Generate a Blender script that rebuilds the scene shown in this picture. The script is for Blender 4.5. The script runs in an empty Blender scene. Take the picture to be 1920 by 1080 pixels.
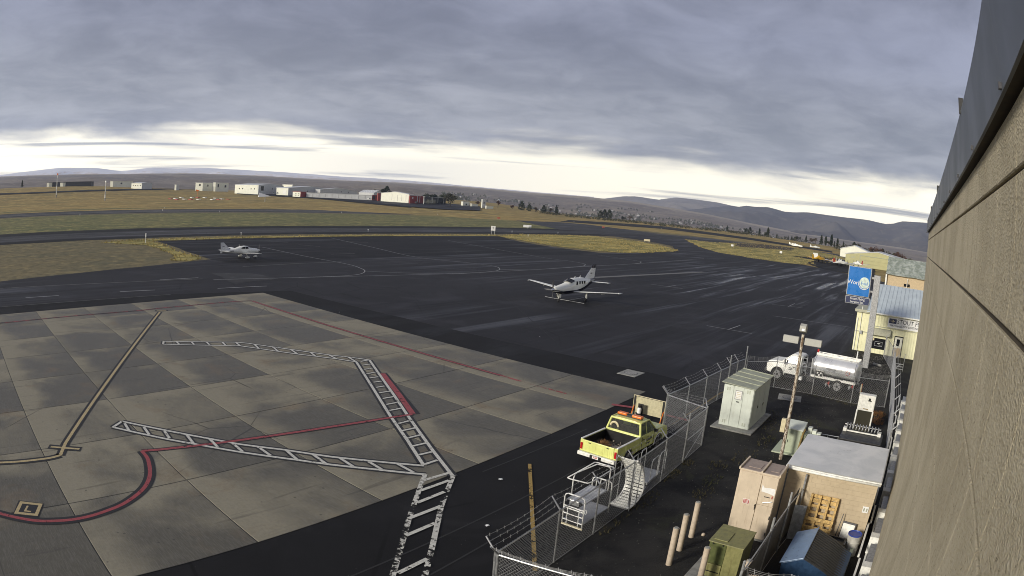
import bpy, bmesh, math, random
from mathutils import Vector, Matrix, noise
R = math.radians
SC = bpy.context.scene
COL = SC.collection

# ---------------------------------------------------------------- camera, sky, sun, exposure
CAM_H = 11.2898
LENS_F, LENS_K = 1229.7247, -0.105344          # wide weather-camera lens, radius = F*(t + K*t^3) in photo pixels
V_R = Vector((0.60187, -0.79528, 0.07266)); V_U = Vector((0.05926, 0.13520, 0.98904)); V_F = Vector((0.79639, 0.59097, -0.12850))
cd = bpy.data.cameras.new('camera'); cam = bpy.data.objects.new('camera', cd); COL.objects.link(cam)
cam.matrix_world = Matrix(((V_R.x, V_U.x, -V_F.x, 0), (V_R.y, V_U.y, -V_F.y, 0), (V_R.z, V_U.z, -V_F.z, CAM_H), (0, 0, 0, 1)))
cd.type = 'PANO'; cd.panorama_type = 'FISHEYE_LENS_POLYNOMIAL'
cd.sensor_fit = 'HORIZONTAL'; cd.sensor_width = 36.0; cd.sensor_height = 20.25
cd.fisheye_fov = R(175)
cd.fisheye_polynomial_k0 = 0.0
cd.fisheye_polynomial_k1, cd.fisheye_polynomial_k2, cd.fisheye_polynomial_k3, cd.fisheye_polynomial_k4 = [-k for k in (0.0430707028, 0.000120321, -6.074432e-06, 6.23113e-07)]
cd.clip_start = 0.05; cd.clip_end = 60000
SC.camera = cam

SUN_AZ, SUN_EL = 158.0, 19.0
world = bpy.data.worlds.new('World'); SC.world = world; world.use_nodes = True
def build_world():
    nt = world.node_tree; N = nt.nodes; L = nt.links; N.clear()
    out = N.new('ShaderNodeOutputWorld'); bg = N.new('ShaderNodeBackground'); L.new(bg.outputs[0], out.inputs[0])
    bg.inputs[1].default_value = 0.1
    tc = N.new('ShaderNodeTexCoord'); sep = N.new('ShaderNodeSeparateXYZ'); L.new(tc.outputs['Generated'], sep.inputs[0])
    def m(op, a, b=None, c=None, clamp=False):
        n = N.new('ShaderNodeMath'); n.operation = op; n.use_clamp = clamp
        for i, v in enumerate((a, b, c)):
            if v is None: continue
            if isinstance(v, (int, float)): n.inputs[i].default_value = v
            else: L.new(v, n.inputs[i])
        return n.outputs[0]
    def comb(x, y, z):
        n = N.new('ShaderNodeCombineXYZ')
        for i, v in enumerate((x, y, z)):
            if isinstance(v, (int, float)): n.inputs[i].default_value = v
            else: L.new(v, n.inputs[i])
        return n.outputs[0]
    def nz(vec, scale, detail=5, rough=.55, dist=0.0):
        n = N.new('ShaderNodeTexNoise'); n.inputs['Scale'].default_value = scale; n.inputs['Detail'].default_value = detail
        n.inputs['Roughness'].default_value = rough; n.inputs['Distortion'].default_value = dist; L.new(vec, n.inputs['Vector']); return n.outputs['Fac']
    def sstep(v, a, b):
        n = N.new('ShaderNodeMapRange'); n.interpolation_type = 'SMOOTHSTEP'; L.new(v, n.inputs[0])
        n.inputs[1].default_value = a; n.inputs[2].default_value = b; n.inputs[3].default_value = 0; n.inputs[4].default_value = 1; return n.outputs[0]
    def mix(f, a, b):
        n = N.new('ShaderNodeMix'); n.data_type = 'RGBA'; L.new(f, n.inputs[0])
        for i, v in ((6, a), (7, b)):
            if isinstance(v, tuple): n.inputs[i].default_value = (*v, 1)
            else: L.new(v, n.inputs[i])
        return n.outputs[2]
    x, y, z = sep.outputs
    za = m('ABSOLUTE', z)
    den = m('ADD', za, 0.10)
    plan = comb(m('DIVIDE', x, den), m('DIVIDE', y, den), 0.0)
    n1 = nz(plan, 0.62, 7, .55, .35); n2 = nz(plan, 2.6, 7, .66, .5)
    cl = m('ADD', m('MULTIPLY', n1, .62), m('MULTIPLY', n2, .38))
    dark = mix(sstep(cl, .32, .70), (0.95, 0.98, 1.29), (2.20, 2.28, 2.92))
    low = mix(sstep(cl, .35, .66), (1.35, 1.36, 1.52), (3.0, 2.98, 3.1))
    cloud = mix(sstep(za, .30, .10), dark, low)
    # bright gap under the cloud deck
    e1 = nz(comb(m('MULTIPLY', x, 1.0), m('MULTIPLY', y, 1.0), m('MULTIPLY', z, 5.0)), 2.6, 6, .55, .3)
    zz = m('ADD', za, m('MULTIPLY', m('SUBTRACT', e1, .5), .115))
    gap = sstep(zz, .100, .060)
    st = nz(comb(m('MULTIPLY', x, .9), m('MULTIPLY', y, .9), m('MULTIPLY', z, 26.0)), 2.2, 5, .55, .5)
    sg = sstep(st, .50, .66)
    bright = mix(sg, (16.5, 15.0, 10.8), (4.2, 4.0, 3.4))
    col = mix(gap, cloud, bright)
    sky = N.new('ShaderNodeTexSky'); sky.sky_type = 'NISHITA'; sky.sun_disc = False
    sky.sun_elevation = R(SUN_EL); sky.sun_rotation = R(90 - SUN_AZ); sky.altitude = 440; sky.dust_density = 2.0
    fin = N.new('ShaderNodeMix'); fin.data_type = 'RGBA'; fin.inputs[0].default_value = 0.93
    L.new(sky.outputs[0], fin.inputs[6]); L.new(col, fin.inputs[7])
    L.new(fin.outputs[2], bg.inputs[0])
build_world()
sd = bpy.data.lights.new('sun', 'SUN'); sd.energy = 2.5; sd.angle = R(11); sd.color = (1.0, .93, .80)
sun = bpy.data.objects.new('sun', sd); COL.objects.link(sun)
sun.rotation_euler = (R(90 - SUN_EL), 0, R(SUN_AZ + 90)); sun.location = (-30, 20, 60)
SC.render.engine = 'CYCLES'
SC.view_settings.view_transform = 'Standard'; SC.view_settings.look = 'None'
SC.cycles.filter_width = 0.95; SC.cycles.volume_bounces = 1
SC.view_settings.exposure = 0.75; SC.view_settings.gamma = 1.0; SC.view_settings.use_curve_mapping = False

# ---------------------------------------------------------------- helpers
def at(px, py, z=0.0):
    """point of the level z that the photograph shows at (px, py)"""
    dx, dy = px - 960, 540 - py
    n = math.hypot(dx, dy) or 1e-6; rr = n / LENS_F; t = rr
    for _ in range(20): t -= (t + LENS_K * t ** 3 - rr) / (1 + 3 * LENS_K * t * t)
    d = (V_R * (dx / n) + V_U * (dy / n)) * math.sin(t) + V_F * math.cos(t)
    if d.z > -1e-4: d.z = -1e-4
    s = (z - CAM_H) / d.z
    return Vector((d.x * s, d.y * s, z))
def azel(px, py):
    dx, dy = px - 960, 540 - py
    n = math.hypot(dx, dy) or 1e-6; rr = n / LENS_F; t = rr
    for _ in range(20): t -= (t + LENS_K * t ** 3 - rr) / (1 + 3 * LENS_K * t * t)
    d = (V_R * (dx / n) + V_U * (dy / n)) * math.sin(t) + V_F * math.cos(t)
    return math.atan2(d.y, d.x), math.atan2(d.z, math.hypot(d.x, d.y))
def far(px, py, dist):
    a, e = azel(px, py)
    return Vector((dist * math.cos(a), dist * math.sin(a), CAM_H + dist * math.tan(e)))

class MB:
    def __init__(s): s.v = []; s.f = []
    def add(s, vs, fs, M=None):
        b = len(s.v)
        s.v += [tuple(M @ Vector(p)) if M else tuple(p) for p in vs]
        s.f += [tuple(b + i for i in f) for f in fs]; return s
    def box(s, c, d, rz=0.0, M=None):
        x, y, z = [k / 2 for k in d]
        T = Matrix.Translation(c) @ Matrix.Rotation(rz, 4, 'Z')
        if M: T = M @ T
        return s.add([(-x,-y,-z),(x,-y,-z),(x,y,-z),(-x,y,-z),(-x,-y,z),(x,-y,z),(x,y,z),(-x,y,z)],
              [(3,2,1,0),(4,5,6,7),(0,1,5,4),(1,2,6,5),(2,3,7,6),(3,0,4,7)], T)
    def bb(s, x0, x1, y0, y1, z0, z1): return s.box(((x0+x1)/2,(y0+y1)/2,(z0+z1)/2), (abs(x1-x0),abs(y1-y0),abs(z1-z0)))
    def cyl(s, p0, p1, r0, r1=None, n=8, caps=True):
        p0 = Vector(p0); p1 = Vector(p1); r1 = r0 if r1 is None else r1
        d = (p1 - p0); q = d.to_track_quat('Z', 'Y').to_matrix()
        vs = []
        for p, r in ((p0, r0), (p1, r1)):
            for i in range(n):
                a = 2 * math.pi * i / n
                vs.append(p + q @ Vector((r * math.cos(a), r * math.sin(a), 0)))
        fs = [(i, (i+1) % n, n + (i+1) % n, n + i) for i in range(n)]
        if caps: fs += [tuple(range(n-1, -1, -1)), tuple(range(n, 2*n))]
        return s.add(vs, fs)
    def tube(s, pts, r, n=6):
        pts = [Vector(p) for p in pts]; rings = []
        for i, p in enumerate(pts):
            d = (pts[min(i+1, len(pts)-1)] - pts[max(i-1, 0)]).normalized()
            q = d.to_track_quat('Z', 'Y').to_matrix()
            if i and rings:
                pass
            rings.append([p + q @ Vector((r*math.cos(2*math.pi*k/n), r*math.sin(2*math.pi*k/n), 0)) for k in range(n)])
        for i in range(1, len(rings)):            # untwist
            best = min(range(n), key=lambda o: sum((rings[i][(k+o) % n]-rings[i-1][k]).length for k in range(n)))
            rings[i] = [rings[i][(k+best) % n] for k in range(n)]
        return s.loft(rings)
    def loft(s, rings, caps=True, closed=True):
        n = len(rings[0]); vs = [p for r in rings for p in r]; fs = []
        for i in range(len(rings)-1):
            for k in range(n if closed else n-1):
                a, b = i*n+k, i*n+(k+1) % n
                fs.append((a, b, b+n, a+n))
        if caps: fs += [tuple(range(n-1,-1,-1)), tuple(range((len(rings)-1)*n, len(rings)*n))]
        return s.add(vs, fs)
    def prism(s, pts, a, b, axis='y'):
        """polygon pts extruded from a to b along axis; pts are (x,z) for y, (y,z) for x, (x,y) for z"""
        f = {'y': lambda p, t: (p[0], t, p[1]), 'x': lambda p, t: (t, p[0], p[1]), 'z': lambda p, t: (p[0], p[1], t)}[axis]
        n = len(pts); vs = [f(p, a) for p in pts] + [f(p, b) for p in pts]
        fs = [(i, (i+1) % n, n+(i+1) % n, n+i) for i in range(n)] + [tuple(range(n-1,-1,-1)), tuple(range(n, 2*n))]
        return s.add(vs, fs)
    def ball(s, c, r, nu=10, nv=7):
        r = r if isinstance(r, (tuple, list)) else (r, r, r)
        vs = [(c[0], c[1], c[2]+r[2])]; fs = []
        for j in range(1, nv):
            t = math.pi*j/nv
            for i in range(nu):
                a = 2*math.pi*i/nu
                vs.append((c[0]+r[0]*math.sin(t)*math.cos(a), c[1]+r[1]*math.sin(t)*math.sin(a), c[2]+r[2]*math.cos(t)))
        vs.append((c[0], c[1], c[2]-r[2])); L = len(vs)-1
        fs += [(0, 1+i, 1+(i+1) % nu) for i in range(nu)]
        for j in range(nv-2):
            for i in range(nu):
                a = 1+j*nu+i; b = 1+j*nu+(i+1) % nu
                fs.append((a, a+nu, b+nu, b))
        fs += [(L, 1+(nv-2)*nu+(i+1) % nu, 1+(nv-2)*nu+i) for i in range(nu)]
        return s.add(vs, fs)
    def quad(s, *p): return s.add(p, [tuple(range(len(p)))])
    def wheel(s, c, r, w, axis='y', n=24, rin=0.0):
        """tyre profile turned about the axis"""
        prof = [(r*.62, -w/2), (r*.9, -w/2), (r*.98, -w*.36), (r, -w*.2), (r, w*.2), (r*.98, w*.36), (r*.9, w/2), (r*.62, w/2)]
        rings = []
        for i in range(n+1):
            a = 2*math.pi*i/n; ring = []
            for q, t in prof:
                p = (q*math.cos(a), t, q*math.sin(a)) if axis == 'y' else (t, q*math.cos(a), q*math.sin(a))
                ring.append((c[0]+p[0], c[1]+p[1], c[2]+p[2]))
            rings.append(ring)
        return s.loft(rings, caps=False)
    def disc(s, c, r, w, axis='y', n=20):
        d = Vector((0, w/2, 0)) if axis == 'y' else Vector((w/2, 0, 0))
        return s.cyl(Vector(c)-d, Vector(c)+d, r, n=n)
    def build(s, name, mat, parent=None, loc=None, rz=0.0, smooth=False, bevel=0.0, kind=None, shade_angle=None, seg=2):
        me = bpy.data.meshes.new(name); me.from_pydata(s.v, [], s.f); me.validate(); me.materials.append(mat)
        bm = bmesh.new(); bm.from_mesh(me); bmesh.ops.recalc_face_normals(bm, faces=bm.faces); bm.to_mesh(me); bm.free()
        o = bpy.data.objects.new(name, me); COL.objects.link(o)
        if parent: o.parent = parent
        if loc is not None: o.location = loc
        if rz: o.rotation_euler.z = rz
        if smooth:
            for p in me.polygons: p.use_smooth = True
            if shade_angle:
                me.set_sharp_from_angle(angle=R(shade_angle))
        if bevel:
            b = o.modifiers.new('bevel', 'BEVEL'); b.width = bevel; b.segments = seg; b.limit_method = 'ANGLE'; b.angle_limit = R(35)
        if kind: o['kind'] = kind
        return o
def tag(o, label, cat, group=None):
    o['label'] = label; o['category'] = cat
    if group: o['group'] = group
    return o
def thing(name, label, cat, loc=(0, 0, 0), rz=0.0, group=None):
    o = bpy.data.objects.new(name, None); COL.objects.link(o); o.location = loc; o.rotation_euler.z = rz
    o.empty_display_size = .2
    return tag(o, label, cat, group)
def struct(o): o['kind'] = 'structure'; return o
def copy_tree(o, parent=None):
    kids = list(o.children)
    c = o.copy(); COL.objects.link(c)
    if parent: c.parent = parent
    for k in kids: copy_tree(k, c)
    return c
def relabel(o, label): o['label'] = label; return o
def word(txt, size, mat, parent, loc, rot, align='CENTER', ext=.004, name='lettering', sx=1.0):
    cu = bpy.data.curves.new(name, 'FONT'); cu.body = txt; cu.size = size; cu.extrude = ext; cu.align_x = align; cu.align_y = 'CENTER'
    cu.materials.append(mat); cu.resolution_u = 2
    tmp = bpy.data.objects.new('tmp', cu); COL.objects.link(tmp)
    dg = bpy.context.evaluated_depsgraph_get(); me = bpy.data.meshes.new_from_object(tmp.evaluated_get(dg))
    bpy.data.objects.remove(tmp); me.name = name
    if not me.materials: me.materials.append(mat)
    o = bpy.data.objects.new(name, me); COL.objects.link(o)
    if parent: o.parent = parent
    o.location = loc; o.rotation_euler = rot; o.scale = (sx, 1, 1); return o

# ---------------------------------------------------------------- materials
class NT:
    def __init__(s, name):
        s.m = bpy.data.materials.new(name); s.m.use_nodes = True; s.t = s.m.node_tree; s.n = s.t.nodes; s.l = s.t.links
        s.b = s.n['Principled BSDF']; s.out = s.n['Material Output']
    def put(s, sock, v):
        if isinstance(v, (int, float)): sock.default_value = v
        elif isinstance(v, tuple): sock.default_value = (*v, 1) if len(v) == 3 and sock.type == 'RGBA' else v
        else: s.l.new(v, sock)
    def pos(s, scale=(1, 1, 1), rot=0.0, obj=False):
        if obj: src = s.n.new('ShaderNodeTexCoord').outputs['Object']
        else: src = s.n.new('ShaderNodeNewGeometry').outputs['Position']
        mp = s.n.new('ShaderNodeMapping'); mp.inputs['Scale'].default_value = scale; mp.inputs['Rotation'].default_value = (0, 0, rot)
        s.l.new(src, mp.inputs[0]); return mp.outputs[0]
    def noise(s, vec, scale, detail=4, rough=.55, dist=0.0):
        n = s.n.new('ShaderNodeTexNoise'); s.l.new(vec, n.inputs['Vector'])
        n.inputs['Scale'].default_value = scale; n.inputs['Detail'].default_value = detail
        n.inputs['Roughness'].default_value = rough; n.inputs['Distortion'].default_value = dist; return n.outputs['Fac']
    def rng(s, v, a, b, c=0.0, d=1.0, smooth=True):
        n = s.n.new('ShaderNodeMapRange'); s.put(n.inputs[0], v)
        if smooth: n.interpolation_type = 'SMOOTHSTEP'
        for i, k in enumerate((a, b, c, d)): n.inputs[i+1].default_value = k
        return n.outputs[0]
    def math(s, op, a, b=0.0, clamp=False):
        n = s.n.new('ShaderNodeMath'); n.operation = op; n.use_clamp = clamp; s.put(n.inputs[0], a); s.put(n.inputs[1], b); return n.outputs[0]
    def mix(s, f, a, b, mode='MIX'):
        n = s.n.new('ShaderNodeMix'); n.data_type = 'RGBA'; n.blend_type = mode
        s.put(n.inputs[0], f); s.put(n.inputs[6], a); s.put(n.inputs[7], b); return n.outputs[2]
    def bump(s, h, strength=.3, dist=.02):
        n = s.n.new('ShaderNodeBump'); n.inputs['Strength'].default_value = strength; n.inputs['Distance'].default_value = dist
        s.l.new(h, n.inputs['Height']); s.l.new(n.outputs[0], s.b.inputs['Normal'])
    def fin(s, col=None, rough=None, metal=None, spec=None, alpha=None):
        for k, v in (('Base Color', col), ('Roughness', rough), ('Metallic', metal), ('Specular IOR Level', spec), ('Alpha', alpha)):
            if v is not None: s.put(s.b.inputs[k], v)
        return s.m
def plain(name, col, rough=.5, metal=0.0, var=.12, scale=6.0, spec=.5, dirt=None):
    """paint, plastic or metal with slight uneven tone and a little grime"""
    t = NT(name); p = t.pos(obj=True)
    n = t.noise(p, scale, 4); f = t.rng(n, .3, .7)
    lo = tuple(c*(1-var) for c in col); hi = tuple(min(1, c*(1+var)) for c in col)
    c = t.mix(f, lo, hi)
    if dirt:
        g = t.noise(p, scale*.6, 6, .65, .4); c = t.mix(t.rng(g, .52, .72, 0, dirt), c, tuple(k*.35 for k in col))
    if dirt:
        sk = t.noise(t.pos((5, 5, .45), obj=True), 2.2, 5, .65, .3); c = t.mix(t.rng(sk, .54, .74, 0, min(1, dirt*2.2)), c, tuple(k*q for k, q in zip(col, (.50, .42, .34))))
    return t.fin(c, t.rng(n, .3, .7, max(.04, rough-.08), min(1, rough+.08)), metal, spec)
M = {}
def grass_mat(name, cols, patch=.02, fine=.9, stretch=1.0):
    t = NT(name); p = t.pos((1, stretch, 1)); p1 = t.pos()
    a = t.noise(p, patch, 6, .6, .5); b = t.noise(p1, patch*7, 5, .6, .3); c = t.noise(p1, fine, 3, .7)
    col = t.mix(t.rng(a, .36, .62), cols[0], cols[1])
    col = t.mix(t.rng(b, .48, .66, 0, .8), col, cols[2])
    col = t.mix(t.rng(c, .40, .65, 0, .55), col, tuple(k*.55 for k in cols[0]))
    t.bump(c, .6, .25)
    return t.fin(col, .95, spec=.15)
M['field'] = grass_mat('dry_field', ((.37, .265, .100), (.225, .185, .080), (.52, .40, .15)), .012, .35, 3.5)
M['green'] = grass_mat('green_grass', ((.130, .145, .070), (.205, .190, .090), (.36, .31, .12)), .03, .5, 3.0)
M['yellow'] = grass_mat('straw_grass', ((.52, .42, .15), (.20, .19, .07), (.13, .135, .05)), .07, .6, 2.6)
M['brown'] = grass_mat('mown_brown_grass', ((.150, .138, .085), (.200, .168, .095), (.27, .22, .11)), .05, .6, 3.0)
M['dirt'] = grass_mat('bare_dirt', ((.085, .072, .058), (.06, .052, .045), (.11, .095, .075)), .05, .5, 1.0)
def asphalt(name, lo, hi, wet=(.22, .55), streak=(.02, .20), rot=0.0, wetscale=1.0, lightstreak=0.0, spec=.5, pool=None):
    t = NT(name); p = t.pos(); ps = t.pos((streak[0], streak[1], 1), rot)
    big = t.noise(ps, 1.0*wetscale, 5, .55, .4); mid = t.noise(p, .35, 5, .6, .6); fine = t.noise(p, 26, 3, .7)
    f = t.math('ADD', t.math('MULTIPLY', big, .6), t.math('MULTIPLY', mid, .4))
    col = t.mix(t.rng(f, .38, .62), lo, hi)
    col = t.mix(t.rng(fine, .45, .75, 0, .35), col, tuple(min(1, k*2.1) for k in hi))
    thin = t.noise(t.pos((streak[0]*1.6, streak[1]*3.2, 1), rot), 1.0, 5, .6, .5); patch = t.noise(p, .022, 3, .5)
    w = t.math('MULTIPLY', t.rng(thin, .46, .66), t.rng(patch, .40, .60))
    if pool:                                        # low part of the apron where water stands in shallow runs
        s_ = t.n.new('ShaderNodeSeparateXYZ'); t.l.new(p, s_.inputs[0]); X, Y = s_.outputs[0], s_.outputs[1]
        box = t.math('MULTIPLY', t.math('MULTIPLY', t.rng(X, pool[0], pool[0]+25), t.rng(X, pool[1], pool[1]-30)), t.math('MULTIPLY', t.rng(Y, pool[2], pool[2]+8), t.rng(Y, pool[3], pool[3]-25)))
        fine_s = t.noise(t.pos((.024, .36, 1), .05), 1.0, 4, .55, .6); w = t.math('ADD', t.math('MULTIPLY', w, .60), t.math('MULTIPLY', t.math('MULTIPLY', t.rng(fine_s, .49, .70), box), .95), True)
    rough = t.rng(w, 0, 1, wet[1], wet[0], False)
    if lightstreak:
        s2 = t.noise(ps, 1.9*wetscale, 4, .5, .3)
        col = t.mix(t.rng(s2, .60, .74, 0, lightstreak), col, (.16, .16, .17))
    vc = t.n.new('ShaderNodeTexVoronoi'); vc.feature = 'DISTANCE_TO_EDGE'; vc.inputs['Scale'].default_value = .16
    t.l.new(t.mix(.25, p, t.noise(p, .6, 4, .6)), vc.inputs['Vector'])
    crack = t.math('MULTIPLY', t.rng(vc.outputs['Distance'], .012, .004), t.rng(t.noise(p, .07, 3), .46, .56)); col = t.mix(t.math('MULTIPLY', crack, .75), col, (.004, .004, .004))
    vs = t.n.new('ShaderNodeTexVoronoi'); vs.inputs['Scale'].default_value = 2.2; t.l.new(p, vs.inputs['Vector'])
    col = t.mix(t.rng(vs.outputs['Distance'], .05, .03, 0, .35), col, (.14, .135, .12))
    blot = t.noise(p, .13, 5, .65, .9); col = t.mix(t.rng(blot, .52, .66, 0, .55), col, tuple(k*1.9 for k in hi))
    t.bump(t.noise(p, 60, 3, .7), .25, .01)
    return t.fin(col, rough, spec=spec)
M['asphalt'] = asphalt('wet_asphalt', (.0105, .0102, .0118), (.0185, .0180, .0205), (.22, .74), (.010, .10), R(0), spec=.26, pool=(58, 225, 8, 66))
M['asphalt_new'] = asphalt('dark_asphalt_strip', (.0078, .0078, .0082), (.0125, .0125, .0132), (.62, .80), (.05, .05), spec=.2)
M['asphalt_park'] = asphalt('tiedown_asphalt', (.008, .008, .0092), (.0145, .0142, .016), (.42, .78), (.010, .10), spec=.2)
M['taxi'] = asphalt('taxiway_asphalt', (.022, .022, .023), (.042, .042, .043), (.40, .75), (.004, .10), spec=.25)
M['runway'] = asphalt('runway_asphalt', (.045, .045, .044), (.085, .083, .079), (.5, .8), (.003, .05), spec=.25)
M['shoulder'] = asphalt('dark_shoulder', (.010, .010, .0105), (.018, .018, .018), (.65, .85), (.01, .1), spec=.2)
def yard_mat():
    t = NT('gravel_yard'); p = t.pos()
    a = t.noise(p, .5, 5, .6, .5); b = t.noise(p, 14, 4, .75); v = t.n.new('ShaderNodeTexVoronoi'); t.l.new(p, v.inputs['Vector']); v.inputs['Scale'].default_value = 9
    col = t.mix(t.rng(a, .4, .62), (.012, .012, .0125), (.030, .029, .027))
    col = t.mix(t.rng(b, .60, .74, 0, .8), col, (.075, .07, .06))
    g = t.noise(p, .33, 5, .65, .8); col = t.mix(t.rng(g, .60, .72, 0, .6), col, (.038, .040, .022))
    sp = t.rng(v.outputs['Distance'], .09, .03, 0, .5); col = t.mix(sp, col, (.16, .15, .13))
    t.bump(b, .8, .05); return t.fin(col, .85, spec=.25)
M['yard'] = yard_mat()
def concrete_mat():
    t = NT('concrete_panel'); p = t.pos(); gen = t.n.new('ShaderNodeTexCoord').outputs['Generated']
    sep = t.n.new('ShaderNodeSeparateXYZ'); t.l.new(gen, sep.inputs[0])
    inf = t.n.new('ShaderNodeObjectInfo').outputs['Random']
    ex = t.math('MINIMUM', sep.outputs[0], t.math('SUBTRACT', 1.0, sep.outputs[0]))
    big = t.noise(p, .16, 5, .55, 1.2); med = t.noise(p, .7, 6, .62, .8); fine = t.noise(p, 9, 5, .7); brush = t.noise(t.pos((6, .6, 1)), 4, 3, .6)
    near = t.rng(t.math('ADD', sep.outputs[0], t.math('MULTIPLY', t.math('SUBTRACT', med, .5), .35)), .02, .42, 1, 0)
    near2 = t.rng(t.math('ADD', sep.outputs[1], t.math('MULTIPLY', t.math('SUBTRACT', med, .5), .30)), .70, .98, 0, 1)
    dry = t.math('ADD', t.math('MULTIPLY', t.math('MAXIMUM', near, t.math('MULTIPLY', near2, .6)), .34), t.math('MULTIPLY', big, 1.05))
    dry = t.math('ADD', dry, t.math('MULTIPLY', t.math('SUBTRACT', inf, .5), .34))
    dry = t.math('ADD', dry, t.math('MULTIPLY', t.math('SUBTRACT', med, .5), .30))
    d = t.rng(dry, .42, .86)
    col = t.mix(d, (.100, .093, .071), (.262, .239, .174))
    warm = t.noise(p, .35, 4, .6, .6); col = t.mix(t.rng(warm, .55, .72, 0, .45), col, (.185, .130, .072))
    col = t.mix(t.rng(fine, .35, .7, 0, .35), col, t.mix(.5, col, (.03, .03, .03)))
    col = t.mix(t.rng(brush, .4, .7, 0, .18), col, (.30, .29, .26))
    ty = t.noise(t.pos((.16, 2.6, 1), .45), 1.0, 3, .6, .2); col = t.mix(t.rng(ty, .60, .74, 0, .40), col, (.045, .042, .038))
    vo = t.n.new('ShaderNodeTexVoronoi'); t.l.new(p, vo.inputs['Vector']); vo.inputs['Scale'].default_value = 1.3; vo.inputs['Randomness'].default_value = 1.0
    col = t.mix(t.rng(vo.outputs['Distance'], .085, .05, 0, .55), col, (.04, .038, .035))
    vc = t.n.new('ShaderNodeTexVoronoi'); vc.feature = 'DISTANCE_TO_EDGE'; wob = t.mix(.12, p, t.noise(p, .8, 3)); t.l.new(wob, vc.inputs['Vector']); vc.inputs['Scale'].default_value = .12
    crack = t.math('MULTIPLY', t.rng(vc.outputs['Distance'], .0035, .0012), t.rng(t.noise(p, .09, 2), .5, .6)); col = t.mix(t.math('MULTIPLY', crack, .7), col, (.03, .028, .025))
    rs = t.noise(p, 1.1, 5, .7, 1.0); col = t.mix(t.rng(rs, .72, .80, 0, .6), col, (.12, .05, .02))
    t.bump(fine, .25, .01)
    return t.fin(col, t.rng(d, 0, 1, .50, .78), spec=.28)
M['concrete'] = concrete_mat()
M['joint'] = plain('joint_sealant', (.02, .02, .02), .8)
def paint_mark(name, col, wear=.5, dark=None, scale=5.0, rough=.6):
    """road paint worn through in flakes"""
    t = NT(name); p = t.pos()
    a = t.noise(p, scale, 5, .72, .3); b = t.noise(p, scale*.12, 3, .6); f = t.math('ADD', t.math('MULTIPLY', a, .7), t.math('MULTIPLY', b, .5))
    alpha = t.rng(f, wear-.05, wear+.03, 0, 1) if wear else 1.0
    c = t.mix(t.rng(t.noise(p, scale*2, 4, .7), .35, .7), tuple(k*.72 for k in col), col)
    t.fin(c, rough, spec=.4)
    if wear: t.put(t.b.inputs['Alpha'], alpha)
    return t.m
M['pwhite'] = paint_mark('white_road_paint', (.66, .65, .58), .485)
M['pwhite_worn'] = paint_mark('worn_white_road_paint', (.66, .65, .58), .60, scale=4)
M['pwhite_thin'] = paint_mark('faded_white_line', (.36, .36, .36), .42)
M['pgrey'] = paint_mark('faded_grey_line', (.17, .165, .15), .46)
M['pblack'] = paint_mark('black_outline_paint', (.022, .022, .022), .40)
M['pred'] = paint_mark('red_road_paint', (.34, .07, .075), .50)
M['pred_worn'] = paint_mark('faded_red_road_paint', (.38, .085, .085), .60)
M['pyellow'] = paint_mark('faded_yellow_line', (.50, .40, .21), .44)
M['pyellow_worn'] = paint_mark('worn_yellow_line', (.40, .27, .075), .57, scale=7)
M['white'] = plain('white_paint', (.80, .80, .75), .4, dirt=.15)
M['white_alu'] = plain('white_coated_tube', (.72, .72, .70), .35, dirt=.2)
M['galv'] = plain('galvanised_steel', (.44, .45, .46), .38, .7, .2, 9)
M['dark_brown'] = plain('dark_brown_mesh', (.03, .027, .015), .8)
M['lamp_grey'] = plain('grey_lamp_housing', (.36, .36, .33), .6, .1, .1)
M['galv_dull'] = plain('weathered_galvanised', (.34, .345, .35), .5, .35, .25, 9)
M['alu'] = plain('aluminium_deck', (.40, .41, .43), .42, .6, .15, 5)
M['black'] = plain('black_plastic', (.012, .012, .013), .45)
M['rubber'] = plain('tyre_rubber', (.02, .02, .021), .8, var=.3)
M['rim'] = plain('steel_rim', (.33, .33, .34), .35, .7)
M['chrome'] = plain('polished_metal', (.62, .63, .65), .16, .95, .1)
M['dark_steel'] = plain('dark_steel', (.05, .05, .055), .5, .5, .3)
M['lime'] = plain('lime_yellow_paint', (.70, .73, .25), .22, var=.10, scale=2, dirt=.22)
M['orange'] = plain('orange_lens', (.75, .18, .015), .2)
M['redlens'] = plain('red_lens', (.42, .012, .015), .2)
M['red'] = plain('red_paint', (.40, .05, .04), .5)
M['beige'] = plain('beige_board', (.50, .46, .30), .7, dirt=.15)
M['wood'] = plain('pale_pine', (.56, .38, .15), .75, var=.3, scale=10, dirt=.25)
M['tan'] = plain('tan_enamel', (.60, .505, .385), .5, var=.07, scale=2, dirt=.18)
M['tan_top'] = plain('tan_enamel_lid', (.34, .275, .235), .55, var=.10, scale=3, dirt=.25)
M['shed'] = plain('pale_green_grey_steel', (.62, .665, .60), .5, var=.06, scale=2, dirt=.14)
M['shed_roof'] = plain('grey_green_roof', (.36, .38, .29), .6, var=.15, scale=4, dirt=.3)
M['gcab'] = plain('sage_green_enamel', (.42, .47, .35), .5, var=.06, dirt=.15)
M['olive'] = plain('olive_green_enamel', (.22, .215, .085), .5, var=.14, dirt=.3)
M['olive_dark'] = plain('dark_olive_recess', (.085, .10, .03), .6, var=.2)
M['cream'] = plain('cream_cover', (.62, .55, .36), .5, dirt=.1)
M['rust'] = plain('rusty_ochre_pipe', (.24, .17, .06), .7, var=.3)
M['pvc'] = plain('tan_bollard_sleeve', (.55, .46, .36), .5, var=.1, dirt=.25)
M['conc_plain'] = plain('cast_concrete', (.27, .27, .25), .85, var=.2, scale=3, dirt=.4)
M['blue_steel'] = plain('blue_roof_sheet', (.22, .315, .47), .35, .1, .08)
M['blue_dark'] = plain('dark_blue_sheet', (.03, .07, .15), .35, .2, .2)
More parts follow.
